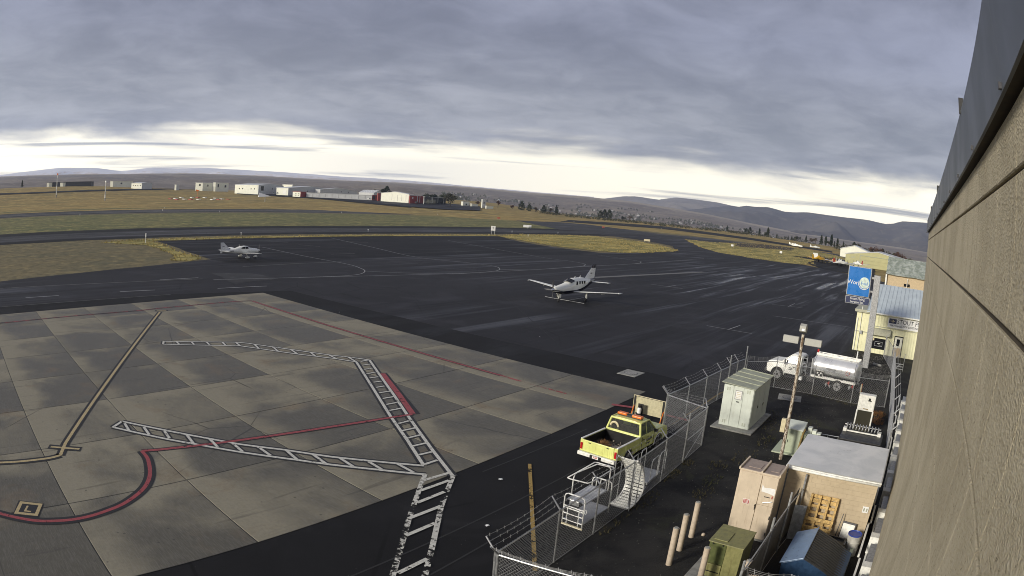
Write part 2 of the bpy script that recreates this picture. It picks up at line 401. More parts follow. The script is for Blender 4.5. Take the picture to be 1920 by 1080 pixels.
M['corr'] = plain('dark_corrugated_sheet', (.045, .047, .05), .45, .3, .2)
M['barrel'] = plain('dirty_white_drum', (.48, .47, .43), .5, dirt=.35)
M['bluelid'] = plain('blue_drum_lid', (.03, .06, .30), .35)
M['screen'] = plain('grey_privacy_fabric', (.105, .105, .11), .85, var=.2, scale=3)
M['glass'] = plain('dark_window_glass', (.012, .014, .018), .08, 0, .1, spec=.6)
def seeglass():
    t = NT('vehicle_glass'); t.fin((.02, .025, .03), .05)
    tr = t.n.new('ShaderNodeBsdfTransparent'); tr.inputs[0].default_value = (.55, .58, .58, 1)
    mx = t.n.new('ShaderNodeMixShader'); mx.inputs[0].default_value = .55
    t.l.new(tr.outputs[0], mx.inputs[2]); t.l.new(t.b.outputs[0], mx.inputs[1]); t.l.new(mx.outputs[0], t.out.inputs[0]); return t.m
M['carglass'] = seeglass()
M['sign_blue'] = plain('sign_blue_face', (.012, .16, .50), .3, var=.05, scale=1)
M['sign_dark'] = plain('sign_navy_face', (.03, .04, .10), .35)
M['sign_white'] = plain('sign_white', (.80, .80, .78), .4, var=.04)
M['sign_pale'] = plain('pale_green_white_disc', (.60, .70, .62), .4, var=.2, scale=3)
M['navy'] = plain('navy_paint', (.012, .014, .03), .3)
M['facade'] = plain('pale_yellow_steel', (.78, .765, .50), .5, var=.05, scale=1.5, dirt=.08)
M['canopy'] = plain('grey_cream_canopy', (.42, .42, .32), .6, var=.1)
M['blue_roof'] = plain('pale_blue_grey_roof', (.52, .585, .61), .45, .0, .06, 1)
M['peach'] = plain('peach_stucco', (.52, .41, .26), .8, var=.1)
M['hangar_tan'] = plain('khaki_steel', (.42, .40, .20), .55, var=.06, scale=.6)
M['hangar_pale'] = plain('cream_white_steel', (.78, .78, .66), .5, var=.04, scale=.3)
M['hangar_grey_and_shade'] = plain('grey_and_shaded_siding', (.50, .51, .51), .5, var=.06, scale=.3)  # grey siding and roofs; also shade painted onto sun-away walls of cream buildings
M['roof_pale'] = plain('pale_metal_roof', (.60, .61, .61), .4, .2, .05, .3)
M['brick_red'] = plain('red_cladding', (.34, .06, .05), .7, var=.15, scale=.5)
M['dark_wall'] = plain('dark_long_shed', (.045, .045, .05), .7)
def shingle_mat():
    t = NT('mossy_shingle'); p = t.pos(); a = t.noise(p, .9, 5, .7, .5); b = t.noise(p, 6, 3, .7)
    return t.fin(t.mix(t.rng(a, .4, .6), (.19, .22, .19), (.34, .37, .34)), .9)
M['shingle'] = shingle_mat()
def stucco_mat():
    t = NT('brown_aggregate_stucco'); p = t.pos()
    a = t.noise(p, .5, 4, .6, .4); b = t.noise(p, 22, 5, .75); c = t.noise(t.pos((.3, .3, 1.8)), 1.0, 4, .6)
    v = t.n.new('ShaderNodeTexVoronoi'); t.l.new(p, v.inputs['Vector']); v.inputs['Scale'].default_value = 38
    col = t.mix(t.rng(a, .35, .65), (.41, .36, .255), (.52, .465, .34))
    col = t.mix(t.rng(b, .45, .7, 0, .55), col, (.50, .47, .39)); col = t.mix(t.rng(b, .43, .30, 0, .8), col, (.05, .042, .032))
    st = t.noise(t.pos((3.0, 3.0, .12)), 1.6, 4, .6); col = t.mix(t.rng(st, .56, .72, 0, .4), col, (.125, .10, .068))
    h = t.math('ADD', b, t.math('MULTIPLY', v.outputs['Distance'], .8)); t.bump(h, .9, .03)
    return t.fin(col, .9, spec=.2)
M['stucco'] = stucco_mat()
M['fascia'] = plain('blue_grey_fascia', (.080, .092, .112), .5, .15, .05, .6)
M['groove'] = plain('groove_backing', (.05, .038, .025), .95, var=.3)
M['roof_white'] = None
def white_roof_mat():
    t = NT('stained_white_roof'); p = t.pos(); a = t.noise(p, .7, 5, .6, .5); b = t.noise(p, 1.6, 6, .7, 1.2)
    col = t.mix(t.rng(a, .35, .65), (.60, .62, .64), (.74, .75, .76)); col = t.mix(t.rng(b, .62, .78, 0, .75), col, (.14, .14, .12))
    return t.fin(col, .55)
M['roof_white'] = white_roof_mat()
def block_mat():
    t = NT('painted_block'); p = t.pos(); a = t.noise(p, 1.2, 4, .6); r = t.n.new('ShaderNodeObjectInfo').outputs['Random']
    col = t.mix(t.rng(a, .3, .7), (.47, .385, .265), (.54, .445, .31)); col = t.mix(t.math('MULTIPLY', r, .10), col, (.42, .35, .245))
    t.bump(t.noise(p, 40, 3), .3, .01); return t.fin(col, .85)
M['block'] = block_mat()
M['mortar'] = plain('mortar', (.46, .38, .265), .9)
def pole_mat():
    t = NT('peeling_wood_pole'); p = t.pos((1, 1, .35), obj=True); a = t.noise(p, 14, 5, .7, .4)
    return t.fin(t.mix(t.rng(a, .46, .56), (.16, .11, .07), (.60, .55, .46)), .85)
M['pole'] = pole_mat()
def leaf(name, a, b):
    t = NT(name); r = t.n.new('ShaderNodeObjectInfo').outputs['Random']; n = t.noise(t.pos(), .8, 3, .7)
    return t.fin(t.mix(t.rng(t.math('ADD', t.math('MULTIPLY', r, .3), t.math('MULTIPLY', n, .7)), .3, .7), a, b), .8, spec=.2)
M['conifer'] = leaf('conifer_needles', (.018, .028, .018), (.045, .055, .030))
M['round'] = leaf('autumn_foliage', (.040, .044, .028), (.075, .07, .045))
M['bare'] = leaf('bare_brown_twigs', (.075, .055, .042), (.13, .10, .075))
M['reddish'] = leaf('reddish_twigs', (.095, .052, .036), (.14, .085, .06))
M['bark'] = plain('bark', (.07, .055, .042), .9, var=.3)
M['weed'] = leaf('dry_weeds', (.075, .068, .035), (.15, .13, .07))
M['weed_green'] = leaf('green_weeds', (.05, .06, .025), (.10, .10, .05))
M['rustleaf'] = leaf('russet_leaves', (.16, .06, .02), (.26, .13, .05))
M['tumble'] = leaf('tumbleweed_twigs', (.20, .10, .04), (.36, .21, .10))
M['straw'] = leaf('standing_straw', (.22, .18, .07), (.50, .40, .16))
M['tank'] = plain('brushed_tank_aluminium', (.74, .75, .76), .34, .55, .05, 2)
M['stonegrey'] = plain('grey_gravel', (.11, .105, .095), .9, var=.4, scale=2)
M['bed'] = plain('scuffed_bed_liner', (.055, .050, .042), .7, var=.4, scale=3, dirt=.3)
# ---------------------------------------------------------------- terrain
def smooth(t): t = max(0, min(1, t)); return t*t*(3-2*t)
def lerp_tab(tab, x):
    if x <= tab[0][0]: return tab[0][1]
    for (a, b), (c, d) in zip(tab, tab[1:]):
        if x <= c: return b + (d-b)*(x-a)/(c-a)
    return tab[-1][1]
EDGE = [(-20, 420), (0, 460), (3, 520), (8, 700), (15, 850), (22, 1000), (33, 1050), (40, 1500), (100, 1500)]
def gz(x, y):
    d = math.hypot(x, y); a = math.degrees(math.atan2(y, x))
    if d < 400 or a < -35 or a > 125: return 0.0
    w = smooth((a-31)/10) * smooth((125-a)/25)
    z = 8.6*smooth((d-400)/480*.5+0.0)*2*w if d < 880 else 8.6*w + 2.0*w*smooth((d-880)/400)
    z += 7.5*smooth((a-62)/16)*smooth((d-430)/470)*smooth((125-a)/20)
    e = lerp_tab(EDGE, a)
    if d > e: z -= (d-e)*.14*(1-w) if d < e+500 else 70*(1-w)
    return z
def atg(px, py):
    """where the sight line of a photo pixel meets the rising ground"""
    a, e = azel(px, py); ca, sa, te = math.cos(a), math.sin(a), math.tan(e)
    d = 60.0
    while d < 1600:
        if CAM_H + d*te < gz(d*ca, d*sa): break
        d += 2.0
    return Vector((d*ca, d*sa, gz(d*ca, d*sa)))
def ground_sheet():
    rad = [0, 6, 15, 30, 60, 100, 150, 200, 260, 320, 400] + [400+25*i for i in range(1, 21)] + [950+60*i for i in range(1, 13)]
    n = 180; mb = MB(); mb.v.append((0, 0, 0))
    for r in rad[1:]:
        for i in range(n):
            a = 2*math.pi*i/n; x, y = r*math.cos(a), r*math.sin(a); mb.v.append((x, y, gz(x, y)))
    for i in range(n): mb.f.append((0, 1+i, 1+(i+1) % n))
    for j in range(len(rad)-2):
        for i in range(n):
            a = 1+j*n+i; b = 1+j*n+(i+1) % n; mb.f.append((a, b, b+n, a+n))
    return struct(mb.build('grass_field', M['field'], smooth=True))
ground_sheet()
def sheet(name, pts, z, mat, jag=0.0, seg=4.0, seed=1, drape=False):
    """flat ground area; pts in metres; jag roughens its edge"""
    rnd = random.Random(seed); out = []
    pts = [(p[0], p[1]) for p in pts]
    for (x0, y0), (x1, y1) in zip(pts, pts[1:]+pts[:1]):
        L = math.hypot(x1-x0, y1-y0); n = max(1, int(L/seg)) if jag else 1
        for k in range(n):
            t = k/n; j = jag if k else jag*.3
            out.append((x0+(x1-x0)*t+rnd.uniform(-j, j), y0+(y1-y0)*t+rnd.uniform(-j, j), z))
    mb = MB(); mb.quad(*out)
    return struct(mb.build(name, mat))
def px(*l): return [at(*p) for p in l]
# mown verges over the dry field (levels rise by a centimetre or more from sheet to sheet)
sheet('mown_grass', [(-400, 60), (420, 60), (420, 175), (330, 330), (-400, 330)], .010, M['brown'], 1.0, 9, 3)
sheet('green_verge', [(-400, 172), (300, 172), (345, 205), (330, 288), (-400, 288)], .022, M['green'], 1.5, 8, 5)
sheet('runway_verge', [(-400, 340), (600, 392), (600, 400), (-400, 360)], .016, M['green'], 1.5, 9, 6)
sheet('runway', [(-400, 287), (330, 300), (560, 335), (560, 395), (330, 352), (-400, 334)], .032, M['runway'])
sheet('runway_edge', [(-400, 297), (430, 314), (430, 309), (-400, 292)], .045, M['shoulder'], .4, 9, 2)
sheet('runway_edge', [(-400, 328), (420, 350), (420, 345), (-400, 323)], .045, M['shoulder'], .4, 9, 2)
sheet('taxiway_shoulder', [(-400, 144.5), (215, 144.5), (300, 138), (300, 181), (-400, 181)], .032, M['shoulder'], .6, 6, 8)
sheet('taxiway', [(-400, 151), (300, 151), (300, 169.5), (-400, 169.5)], .045, M['taxi'])
# crossing taxiway that runs off to the right
sheet('crossing_taxiway', px((1050,431),(944,409),(1000,413),(1100,421),(1180,431),(1240,439),(1330,447),(1450,463),(1560,475),(1640,490),(1640,505),(1520,489),(1400,473),(1290,455),(1215,447),(1130,436)), .055, M['taxi'], .5, 8, 4)
sheet('taxiway_connector', px((1110,438),(1200,440),(1300,455),(1372,470),(1440,486),(1500,497),(1340,490),(1270,472),(1262,462),(1215,452)), .066, M['asphalt'], .5, 6, 9)
# aprons
sheet('apron', [(-60, 56), (-60, 86.5), (7, 85.5), (21, 88.4), (36, 92.1), (46.6, 96), (165, 83.5), (211, 87), (228, 62), (228, 45), (206, 20), (190, 6), (120, 2), (67.3, 2), (52, 8.5), (47, 11.3), (41.0, 12.5), (31.1, 12.4), (30.4, 9.6), (-20, 9.6), (-20, 16.43), (37.4, 16.43), (37.4, 56)], .030, M['asphalt'])
sheet('parking_apron', [(47.2, 96), (51.8, 134.6), (110, 135.0), (168.5, 134.4)]+[tuple(at(*q)[:2]) for q in ((936,444),(972,453),(1012,460),(1062,467),(1122,474),(1182,477.5))]+[(103, 86.1), (63, 87.4), (48.5, 89.5)], .042, M['asphalt_park'], .25, 4, 3)
sheet('asphalt_strip', [(37.4, 16.43), (37.4, 62.3), (-60, 62.3), (-60, 66.3), (5, 66.3), (27, 65.6), (41.3, 62.0), (42.4, 18.4), (41.6, 12.6), (31.2, 12.6), (30.4, 9.8), (-20, 9.8), (-20, 16.43)], .042, M['asphalt_new'])
sheet('road_patch', px((395,512),(470,513),(523,523),(440,533)), .046, M['taxi'], .3, 2, 4)
sheet('yellow_verge', [(48.6, 120), (46, 98), (43, 95), (40, 97), (44, 104), (46, 125), (38, 136), (48, 140), (110, 139), (175, 138.5), (172, 134.8), (110, 135.6), (51.2, 135.4)], .054, M['yellow'], .7, 2.0, 7)
sheet('grass_island', px((932,443),(975,440),(1040,441),(1110,443),(1190,452),(1240,461),(1272,470),(1245,473),(1180,475),(1120,471),(1060,464),(1010,457),(970,450)), .068, M['yellow'], 1.0, 3, 11)
sheet('grass_island_right', px((1285,449),(1340,455),(1400,457),(1480,463),(1560,478),(1600,489),(1582,495),(1520,490),(1525,496),(1500,496),(1455,491),(1400,483),(1350,474),(1310,463)), .080, M['yellow'], 1.2, 4, 12)
sheet('bare_strip', px((1378,456),(1430,458),(1490,465),(1482,470),(1420,465),(1385,463)), .092, M['dirt'], 1.5, 5, 12)
sheet('far_ramp', px((1488,481),(1540,482),(1600,490),(1640,500),(1640,520),(1590,513),(1545,505),(1512,494),(1528,488)), .105, M['shoulder'], .8, 5, 13)
sheet('crosswind_taxiway', px((840,401),(900,404),(1000,409),(1240,424),(1400,445),(1560,471),(1560,474),(1400,449),(1240,429),(1000,413),(880,408)), .075, M['shoulder'], .8, 12, 14)
sheet('gravel_yard', [(-20, -.85), (-20, 9.6), (30.4, 9.6), (31.1, 12.35), (41.0, 12.35), (46.9, 11.2), (56, 8.5), (67.4, 6.2), (67.4, -9), (46.4, -9), (46.4, -.85)], .034, M['yard'], .0)
def far_band(name, upper, lower, mat, lift):
    """ground strip draped on the rising far field"""
    mb = MB(); n = len(upper)
    for l in (upper, lower):
        for p in l:
            q = atg(*p); mb.v.append((q.x, q.y, q.z+lift))
    for i in range(n-1): mb.f.append((i, i+1, n+i+1, n+i))
    return struct(mb.build(name, mat))
def curve_px(pts, n=24):
    out = []
    for k in range(n+1):
        x = pts[0][0] + (pts[-1][0]-pts[0][0])*k/n; out.append((x, lerp_tab(pts, x)))
    return out
far_band('hangar_road', curve_px([(-10,363.5),(60,361),(150,357.5),(250,354.5),(400,353),(440,361),(600,369),(700,377),(770,380)]), curve_px([(-10,366),(60,363.5),(150,360),(250,357),(400,356),(440,364),(600,373.5),(700,383.5),(770,390)]), M['shoulder'], .35)
far_band('hangar_apron', curve_px([(480,362.5),(560,367),(640,371),(720,376),(770,379),(836,382),(900,388)]), curve_px([(480,365),(560,369.5),(640,374.5),(720,383),(770,389),(836,394),(900,396)]), M['asphalt'], .6)

# ---------------------------------------------------------------- concrete apron, one object per poured panel
apron = bpy.data.objects.new('concrete_apron', None); COL.objects.link(apron); struct(apron)
PAN = 5.715
xs = [37.4, 32.10]
while xs[-1] > -24: xs.append(xs[-1]-PAN)
ys = [16.43, 22.1]
while ys[-1] < 56: ys.append(ys[-1]+PAN)
ys.append(61.9)
jb = MB(); jb.bb(xs[-1], 37.39, 16.44, 61.89, -.12, .052); jb.build('joint_sealant', M['joint'], apron)
cache = {}
rp = random.Random(4)
for x1, x0 in zip(xs, xs[1:]):
    for y0, y1 in zip(ys, ys[1:]):
        key = (round(x1-x0, 2), round(y1-y0, 2))
        if key not in cache:
            w, h = key[0]/2-.018, key[1]/2-.018; mb = MB(); e = .012
            mb.v = [(-w,-h,-.1),(w,-h,-.1),(w,h,-.1),(-w,h,-.1),(-w,-h,.05),(w,-h,.05),(w,h,.05),(-w,h,.05),(-w+e,-h+e,.062),(w-e,-h+e,.062),(w-e,h-e,.062),(-w+e,h-e,.062)]
            mb.f = [(0,1,5,4),(1,2,6,5),(2,3,7,6),(3,0,4,7),(4,5,9,8),(5,6,10,9),(6,7,11,10),(7,4,8,11),(8,9,10,11)]
            o = mb.build('concrete_panel', M['concrete'], apron); cache[key] = o.data
        else:
            o = bpy.data.objects.new('concrete_panel', cache[key]); COL.objects.link(o); o.parent = apron
        o.location = ((x0+x1)/2, (y0+y1)/2, rp.uniform(-.002, .002))
ZP = .0665                                    # top of the panels
# ---------------------------------------------------------------- painted markings
def ribbon(mb, pts, w, z, closed=False):
    P = [Vector((p[0], p[1])) for p in pts]; n = len(P); L = []; Rr = []
    for i, p in enumerate(P):
        a = (p-P[i-1]).normalized() if i or closed else None
        b = (P[(i+1) % n]-p).normalized() if i < n-1 or closed else None
        a = a or b; b = b or a
        t = (a+b).normalized() if (a+b).length > 1e-6 else a
        nn = Vector((-t.y, t.x)); k = w/2/max(.35, nn.dot(Vector((-a.y, a.x))))
        L.append(p+nn*k); Rr.append(p-nn*k)
    b0 = len(mb.v)
    mb.v += [(p.x, p.y, z) for p in L]+[(p.x, p.y, z) for p in Rr]
    for i in range(n if closed else n-1):
        j = (i+1) % n; mb.f.append((b0+i, b0+n+i, b0+n+j, b0+j))
def bez(pts, n=8):
    """smooth curve through the points (Catmull-Rom)"""
    P = [Vector((p[0], p[1])) for p in pts]; P = [2*P[0]-P[1]]+P+[2*P[-1]-P[-2]]; out = []
    for i in range(1, len(P)-2):
        for k in range(n):
            t = k/n; a, b, c, d = P[i-1:i+3]
            out.append(.5*((2*b)+(-a+c)*t+(2*a-5*b+4*c-d)*t*t+(-a+3*b-3*c+d)*t**3))
    return out+[P[-2]]
def marking(name, strips, w, z, mat):
    mb = MB()
    for s in strips: ribbon(mb, s, w, z)
    return struct(mb.build(name, mat))
# ladder shaped service road, left arm
La = [(229,790),(300,804.7),(393,822.5),(450,833),(533,843.5),(620,856.5),(700,865),(795,873.5)]
Lb = [(212,801),(317,824),(365,832.5),(450,847.5),(557,862.5),(617,871),(700,880),(798,890)]
Lr = [((234,794),(242,807)),((270,801),(280,815)),((308,807.5),(318,822)),((350,815),(362.5,831)),((392.5,822.5),(408,838)),((436,831),(455,847)),((483,837.5),(507,854)),((536,844),(557,862)),((585,851),(610,869)),((637,859),(662,875)),((691,866),(715,880)),((745,870),(775,886))]
Ra = [(307,640),(443,641.7),(467,644),(550,656),(620,666),(657,670),(692.5,675)]
Rb = [(306,645.5),(450,648.5),(485,653.5),(550,663),(632,673),(668,678.7)]
Rl = [(668,678.7),(686,707),(703,734),(731.7,780),(764,826),(794,872.5)]
Rr_ = [(692.5,675),(714,706),(738,740),(763,777.5),(810,843),(849,893)]
rung2 = [((676,678),(689,675.5)),((679,685),(694,683)),((682.5,693),(698,690.5)),((687.5,701),(705,698)),((693,709),(709,706.7)),((700,717),(715,715)),((705,726.7),(721,724)),((711,736.7),(731.7,733.7)),((717.5,747.5),(738,744)),((724,758.7),(744,755)),((730,770),(751,766)),((746,794.7),(768,789)),((754,808),(779,802.5)),((764,821.7),(787.5,816)),((774,836.7),(799,831)),((786,853),(810,847.5)),((796,871),(820,863)),
 ((331,640.5),(336,645.5)),((359,641),(364,646)),((387,641.5),(393,646.5)),((417,642),(423,647.5)),((442.5,642.5),(450,648.5)),((477,646),(485,653.5)),((511,650.5),(521,658.5)),((545,655.5),(557,663.5)),((582,661),(592,668.5)),((617,666),(632,673.5)),((653,670),(668,678.7))]
z1, z2, z3 = ZP+.004, ZP+.008, ZP+.012
def pxm(l): return [at(x, y, ZP) for x, y in l]
marking('service_road_outline', [pxm(La), pxm(Lb), pxm([La[0], Lb[0]]), pxm(Ra), pxm(Rb), pxm([Ra[0], Rb[0]]), pxm(Rl), pxm(Rr_)], .44, z1, M['pblack'])
marking('service_road_outline', [pxm(r) for r in Lr+rung2], .34, z1+.0012, M['pblack'])
marking('service_road_line', [pxm(La), pxm(Lb), pxm([La[0], Lb[0]]), pxm(Ra), pxm(Rb), pxm([Ra[0], Rb[0]]), pxm(Rl), pxm(Rr_)], .17, z2, M['pwhite'])
marking('service_road_rung', [pxm(r) for r in Lr+rung2], .15, z3, M['pwhite'])
Dl = [(797,890.5),(791,905),(767,973.5),(744,1054.5),(730,1100)]; Dr = [(850,892.6),(838,922),(827,952),(812,1020),(797,1079),(791,1100)]
Drung = [((794,902),(843,887.5)),((789,921),(842,902)),((782,944),(833,923.5)),((766,973.5),(827,950)),((761,1005.5),(816,982)),((746,1076),(801,1049))]
def pxa(l): return [at(x, y, .046) for x, y in l]
marking('service_road_line', [pxa(Dl), pxa(Dr)], .20, .0765, M['pwhite_worn'])
marking('service_road_rung', [pxa(r) for r in Drung], .17, .080, M['pwhite'])
# red security lines
red1 = [(-20,609),(0,605.8),(142,592),(267,581.7),(300,577.8),(438,565.3),(472,564)]
red2 = [(472,564),(620,611.7),(773,656.7),(875,686),(940,704)]
red2w = [(940,704),(1000,721.7),(1062,738)]
red3 = [(773,777),(726.7,784),(620,800.5),(438,827),(300,843),(266,845.5)]
red4 = [(266,845.5),(277,860),(281.5,883),(278,902),(264,921.7),(233,944),(200,958),(167,968.5),(136,974.5),(105.5,977),(72,977),(36,971.7),(0,963),(-30,953)]
marking('red_line_outline', [pxm(red1), pxm(red2), pxm(red3)], .38, z1+.0024, M['pblack'])
marking('red_line_outline', [bez(pxm(red4), 5)], .54, z1+.0024, M['pblack'])
marking('red_line', [pxm(red1)], .20, z2+.0012, M['pred_worn'])
marking('red_line', [pxm(red2), pxm(red3)], .22, z2+.0012, M['pred'])
marking('red_line', [bez(pxm(red4), 5)], .19, z2+.0024, M['pred'])
marking('red_line', [pxm(red2w)], .22, z2+.0012, M['pred_worn'])
marking('red_line', [[at(1147,759,.046), at(1196,766,.046), at(1290,789,.046)]], .34, .0765, M['pred'])
marking('red_bar_outline', [pxm([(716,699),(749,741),(778,777)])], .62, z1+.0036, M['pblack'])
marking('red_bar', [pxm([(717.5,700.5),(748,740),(773.5,776)])], .34, z2+.0036, M['pred'])
# yellow lead-in line with black borders
yl = [(300,585),(210,704),(122.5,831.7),(113,854)]; yl2 = [(113,854),(98,858),(80,861),(33,866),(-20,868.5)]
marking('lead_in_outline', [pxm(yl), bez(pxm(yl2), 5)], .52, z1+.0048, M['pblack'])
marking('lead_in_line', [pxm(yl), bez(pxm(yl2), 5)], .19, z2+.0048, M['pyellow'])
marking('stop_bar_outline', [pxm([(91,837.5),(152,842.5)]), pxm([(291,582.7),(315,582.2)])], .52, z1+.0060, M['pblack'])
marking('stop_bar', [pxm([(95,838),(149,842.3)]), pxm([(294,582.7),(312,582.3)])], .17, z2+.0060, M['pyellow'])
Lbx = pxm([(40,942.5),(76,946.7),(68,966),(30.5,962)])
mb = MB(); mb.quad(*[(p[0], p[1], z1+.0072) for p in pxm([(35,938.5),(82,944.5),(72,970),(24,965.5)])]); struct(mb.build('location_square_backing', M['pblack']))
mb = MB(); ribbon(mb, Lbx, .17, z2+.0072, True); struct(mb.build('location_square_border', M['pyellow']))
marking('location_letter', [pxm([(52,949),(47,958.5),(58,960)])], .10, z2+.0072, M['pyellow'])
# asphalt seams and crack-seal lines
seams = [[(41.3, 62.0), (42.4, 18.4)], [(-60, 66.4), (5, 66.4), (27, 65.7), (41.3, 62.0)], [at(630,745,.04), at(905,885,.04), at(1100,805,.04)][1:], [(-20, 13.2), (24, 13.0)], [(-20, 11.6), (8, 11.4), (20, 11.9)], [at(1440,528), at(1600,560)], [at(1140,512), at(1480,560), at(1600,585)], [at(850,470), at(1040,640)], [(44, 24.5), (196, 23.5)], [(44, 34), (205, 33)], [(43, 47), (215, 46)], [(60, 12), (61, 60)], [(98, 8), (99, 66)], [(140, 8), (141, 64)]]
marking('asphalt_seam', seams, .07, .052, M['joint'])
# faint old lines on the apron
def pxg(l, z=.05): return [at(x, y, z) for x, y in l]
lead = [[(490,463),(570,480),(650,495),(676,503),(684,508),(678,513),(660,516),(620,518.5),(560,520)],
 [(620,446),(700,464),(780,482),(880,493),(925,499),(937,504),(930,508),(900,511),(850,514)],
 [(840,451),(1000,480),(1070,490),(1092,494),(1097,496.5),(1090,499.5),(1060,502),(1000,506)],
 [(1120,478),(1170,485.5),(1197,489.5),(1202,491.5),(1195,494),(1160,496.5),(1100,499.5)]]
marking('lead_in_curve', [bez(pxg(l), 5) for l in lead], .16, .060, M['pwhite_thin'])
marking('taxilane_line', [bez(pxg([(400,524.5),(480,522.5),(560,520.5),(750,516),(880,512),(1000,506),(1100,499.7),(1200,494),(1330,484)]), 4)], .16, .0635, M['pwhite_thin'])
marking('taxilane_line', [bez(pxg([(684,508.5),(760,512),(850,514),(640,505)][:3]), 4), pxg([(936,505.5),(1000,506.5)])], .15, .067, M['pwhite_thin'])
marking('taxilane_line', [pxg([(0,541),(60,537.5)]), pxg([(60,537.5),(380,523)]), pxg([(455,500),(560,494),(640,491)])], .22, .060, M['pgrey'])
marking('taxilane_dash', [pxg([(48,558.5),(110,554.5)]), pxg([(225,547.2),(291,544)]), pxg([(408,541),(500,536.5)]), pxg([(300,525),(372,521)])], .24, .070, M['pwhite_thin'])
marking('apron_edge_line', [pxg([(-20,577.5),(0,576),(320,552.5)])], .12, .0735, M['pgrey'])
ties = [[(1325,611),(1410,626)],[(1365,618.5),(1388,610.5)],[(1449,592.5),(1595,614)],[(1574,586),(1600,590)],[(1448,571),(1505,577.5)],[(1478,575),(1490,569.5)],[(1220,533),(1280,541.5)],[(1252,538),(1268,535)]]
marking('tie_down_mark', [pxg(l) for l in ties], .13, .077, M['pwhite_thin'])
marking('tie_down_mark', [pxg(l) for l in ([(500,452),(540,455)],[(560,459),(600,462.5)],[(640,452),(690,455)],[(620,477),(665,475.5)],[(700,486),(760,482)],[(1440,513),(1475,517)])], .2, .0805, M['pgrey'])
marking('old_concrete_strip', [pxg([(1110,520.5),(1320,510)])], 1.2, .0565, M['pgrey'])
marking('worn_yellow_line', [[at(993,871,.046), at(1003,1072,.046)]], .15, .0765, M['pyellow_worn'])
marking('taxiway_centre_line', [[(-400, 160.2), (300, 160.2)]], .3, .052, M['pgrey'])
marking('runway_edge_line', [[(-400, 302), (330, 317)], [(-400, 322), (330, 338)]], .8, .052, M['pgrey'])

# dry grass standing along the verges and on the islands
def verge_tufts():
    rnd = random.Random(31); m = MB()
    def inside(p, poly):
        c = False
        for (x0, y0), (x1, y1) in zip(poly, poly[1:]+poly[:1]):
            if (y0 > p[1]) != (y1 > p[1]) and p[0] < (x1-x0)*(p[1]-y0)/(y1-y0)+x0: c = not c
        return c
    for o in [o for o in COL.objects if o.name.split('.')[0] in ('yellow_verge', 'grass_island', 'grass_island_right')]:
        poly = [(v.co.x, v.co.y) for v in o.data.vertices]; z = o.data.vertices[0].co.z
        x0, x1 = min(p[0] for p in poly), max(p[0] for p in poly); y0, y1 = min(p[1] for p in poly), max(p[1] for p in poly)
        spots = []
        for a, b in zip(poly, poly[1:]+poly[:1]):
            L = math.hypot(b[0]-a[0], b[1]-a[1])
            for _ in range(int(L*1.6)):
                t = rnd.random(); spots.append((a[0]+(b[0]-a[0])*t+rnd.gauss(0, .25), a[1]+(b[1]-a[1])*t+rnd.gauss(0, .25), rnd.uniform(.12, .35)))
        for _ in range(int(min(5000, (x1-x0)*(y1-y0)*.9))):
            p = (rnd.uniform(x0, x1), rnd.uniform(y0, y1))
            if inside(p, poly) and noise.noise((p[0]*.08, p[1]*.25, 2)) > -.1: spots.append((*p, rnd.uniform(.10, .30)))
        for x, y, h in spots:
            for _ in range(3):
                b = rnd.uniform(0, 6.28); w = rnd.uniform(.06, .16); dx, dy = math.cos(b)*w, math.sin(b)*w
                m.add([(x-dx, y-dy, z), (x+dx, y+dy, z), (x+rnd.gauss(0, .1), y+rnd.gauss(0, .1), z+h)], [(0, 1, 2)])
    m.build('dry_grass_tufts', M['straw'], kind='stuff')
verge_tufts()
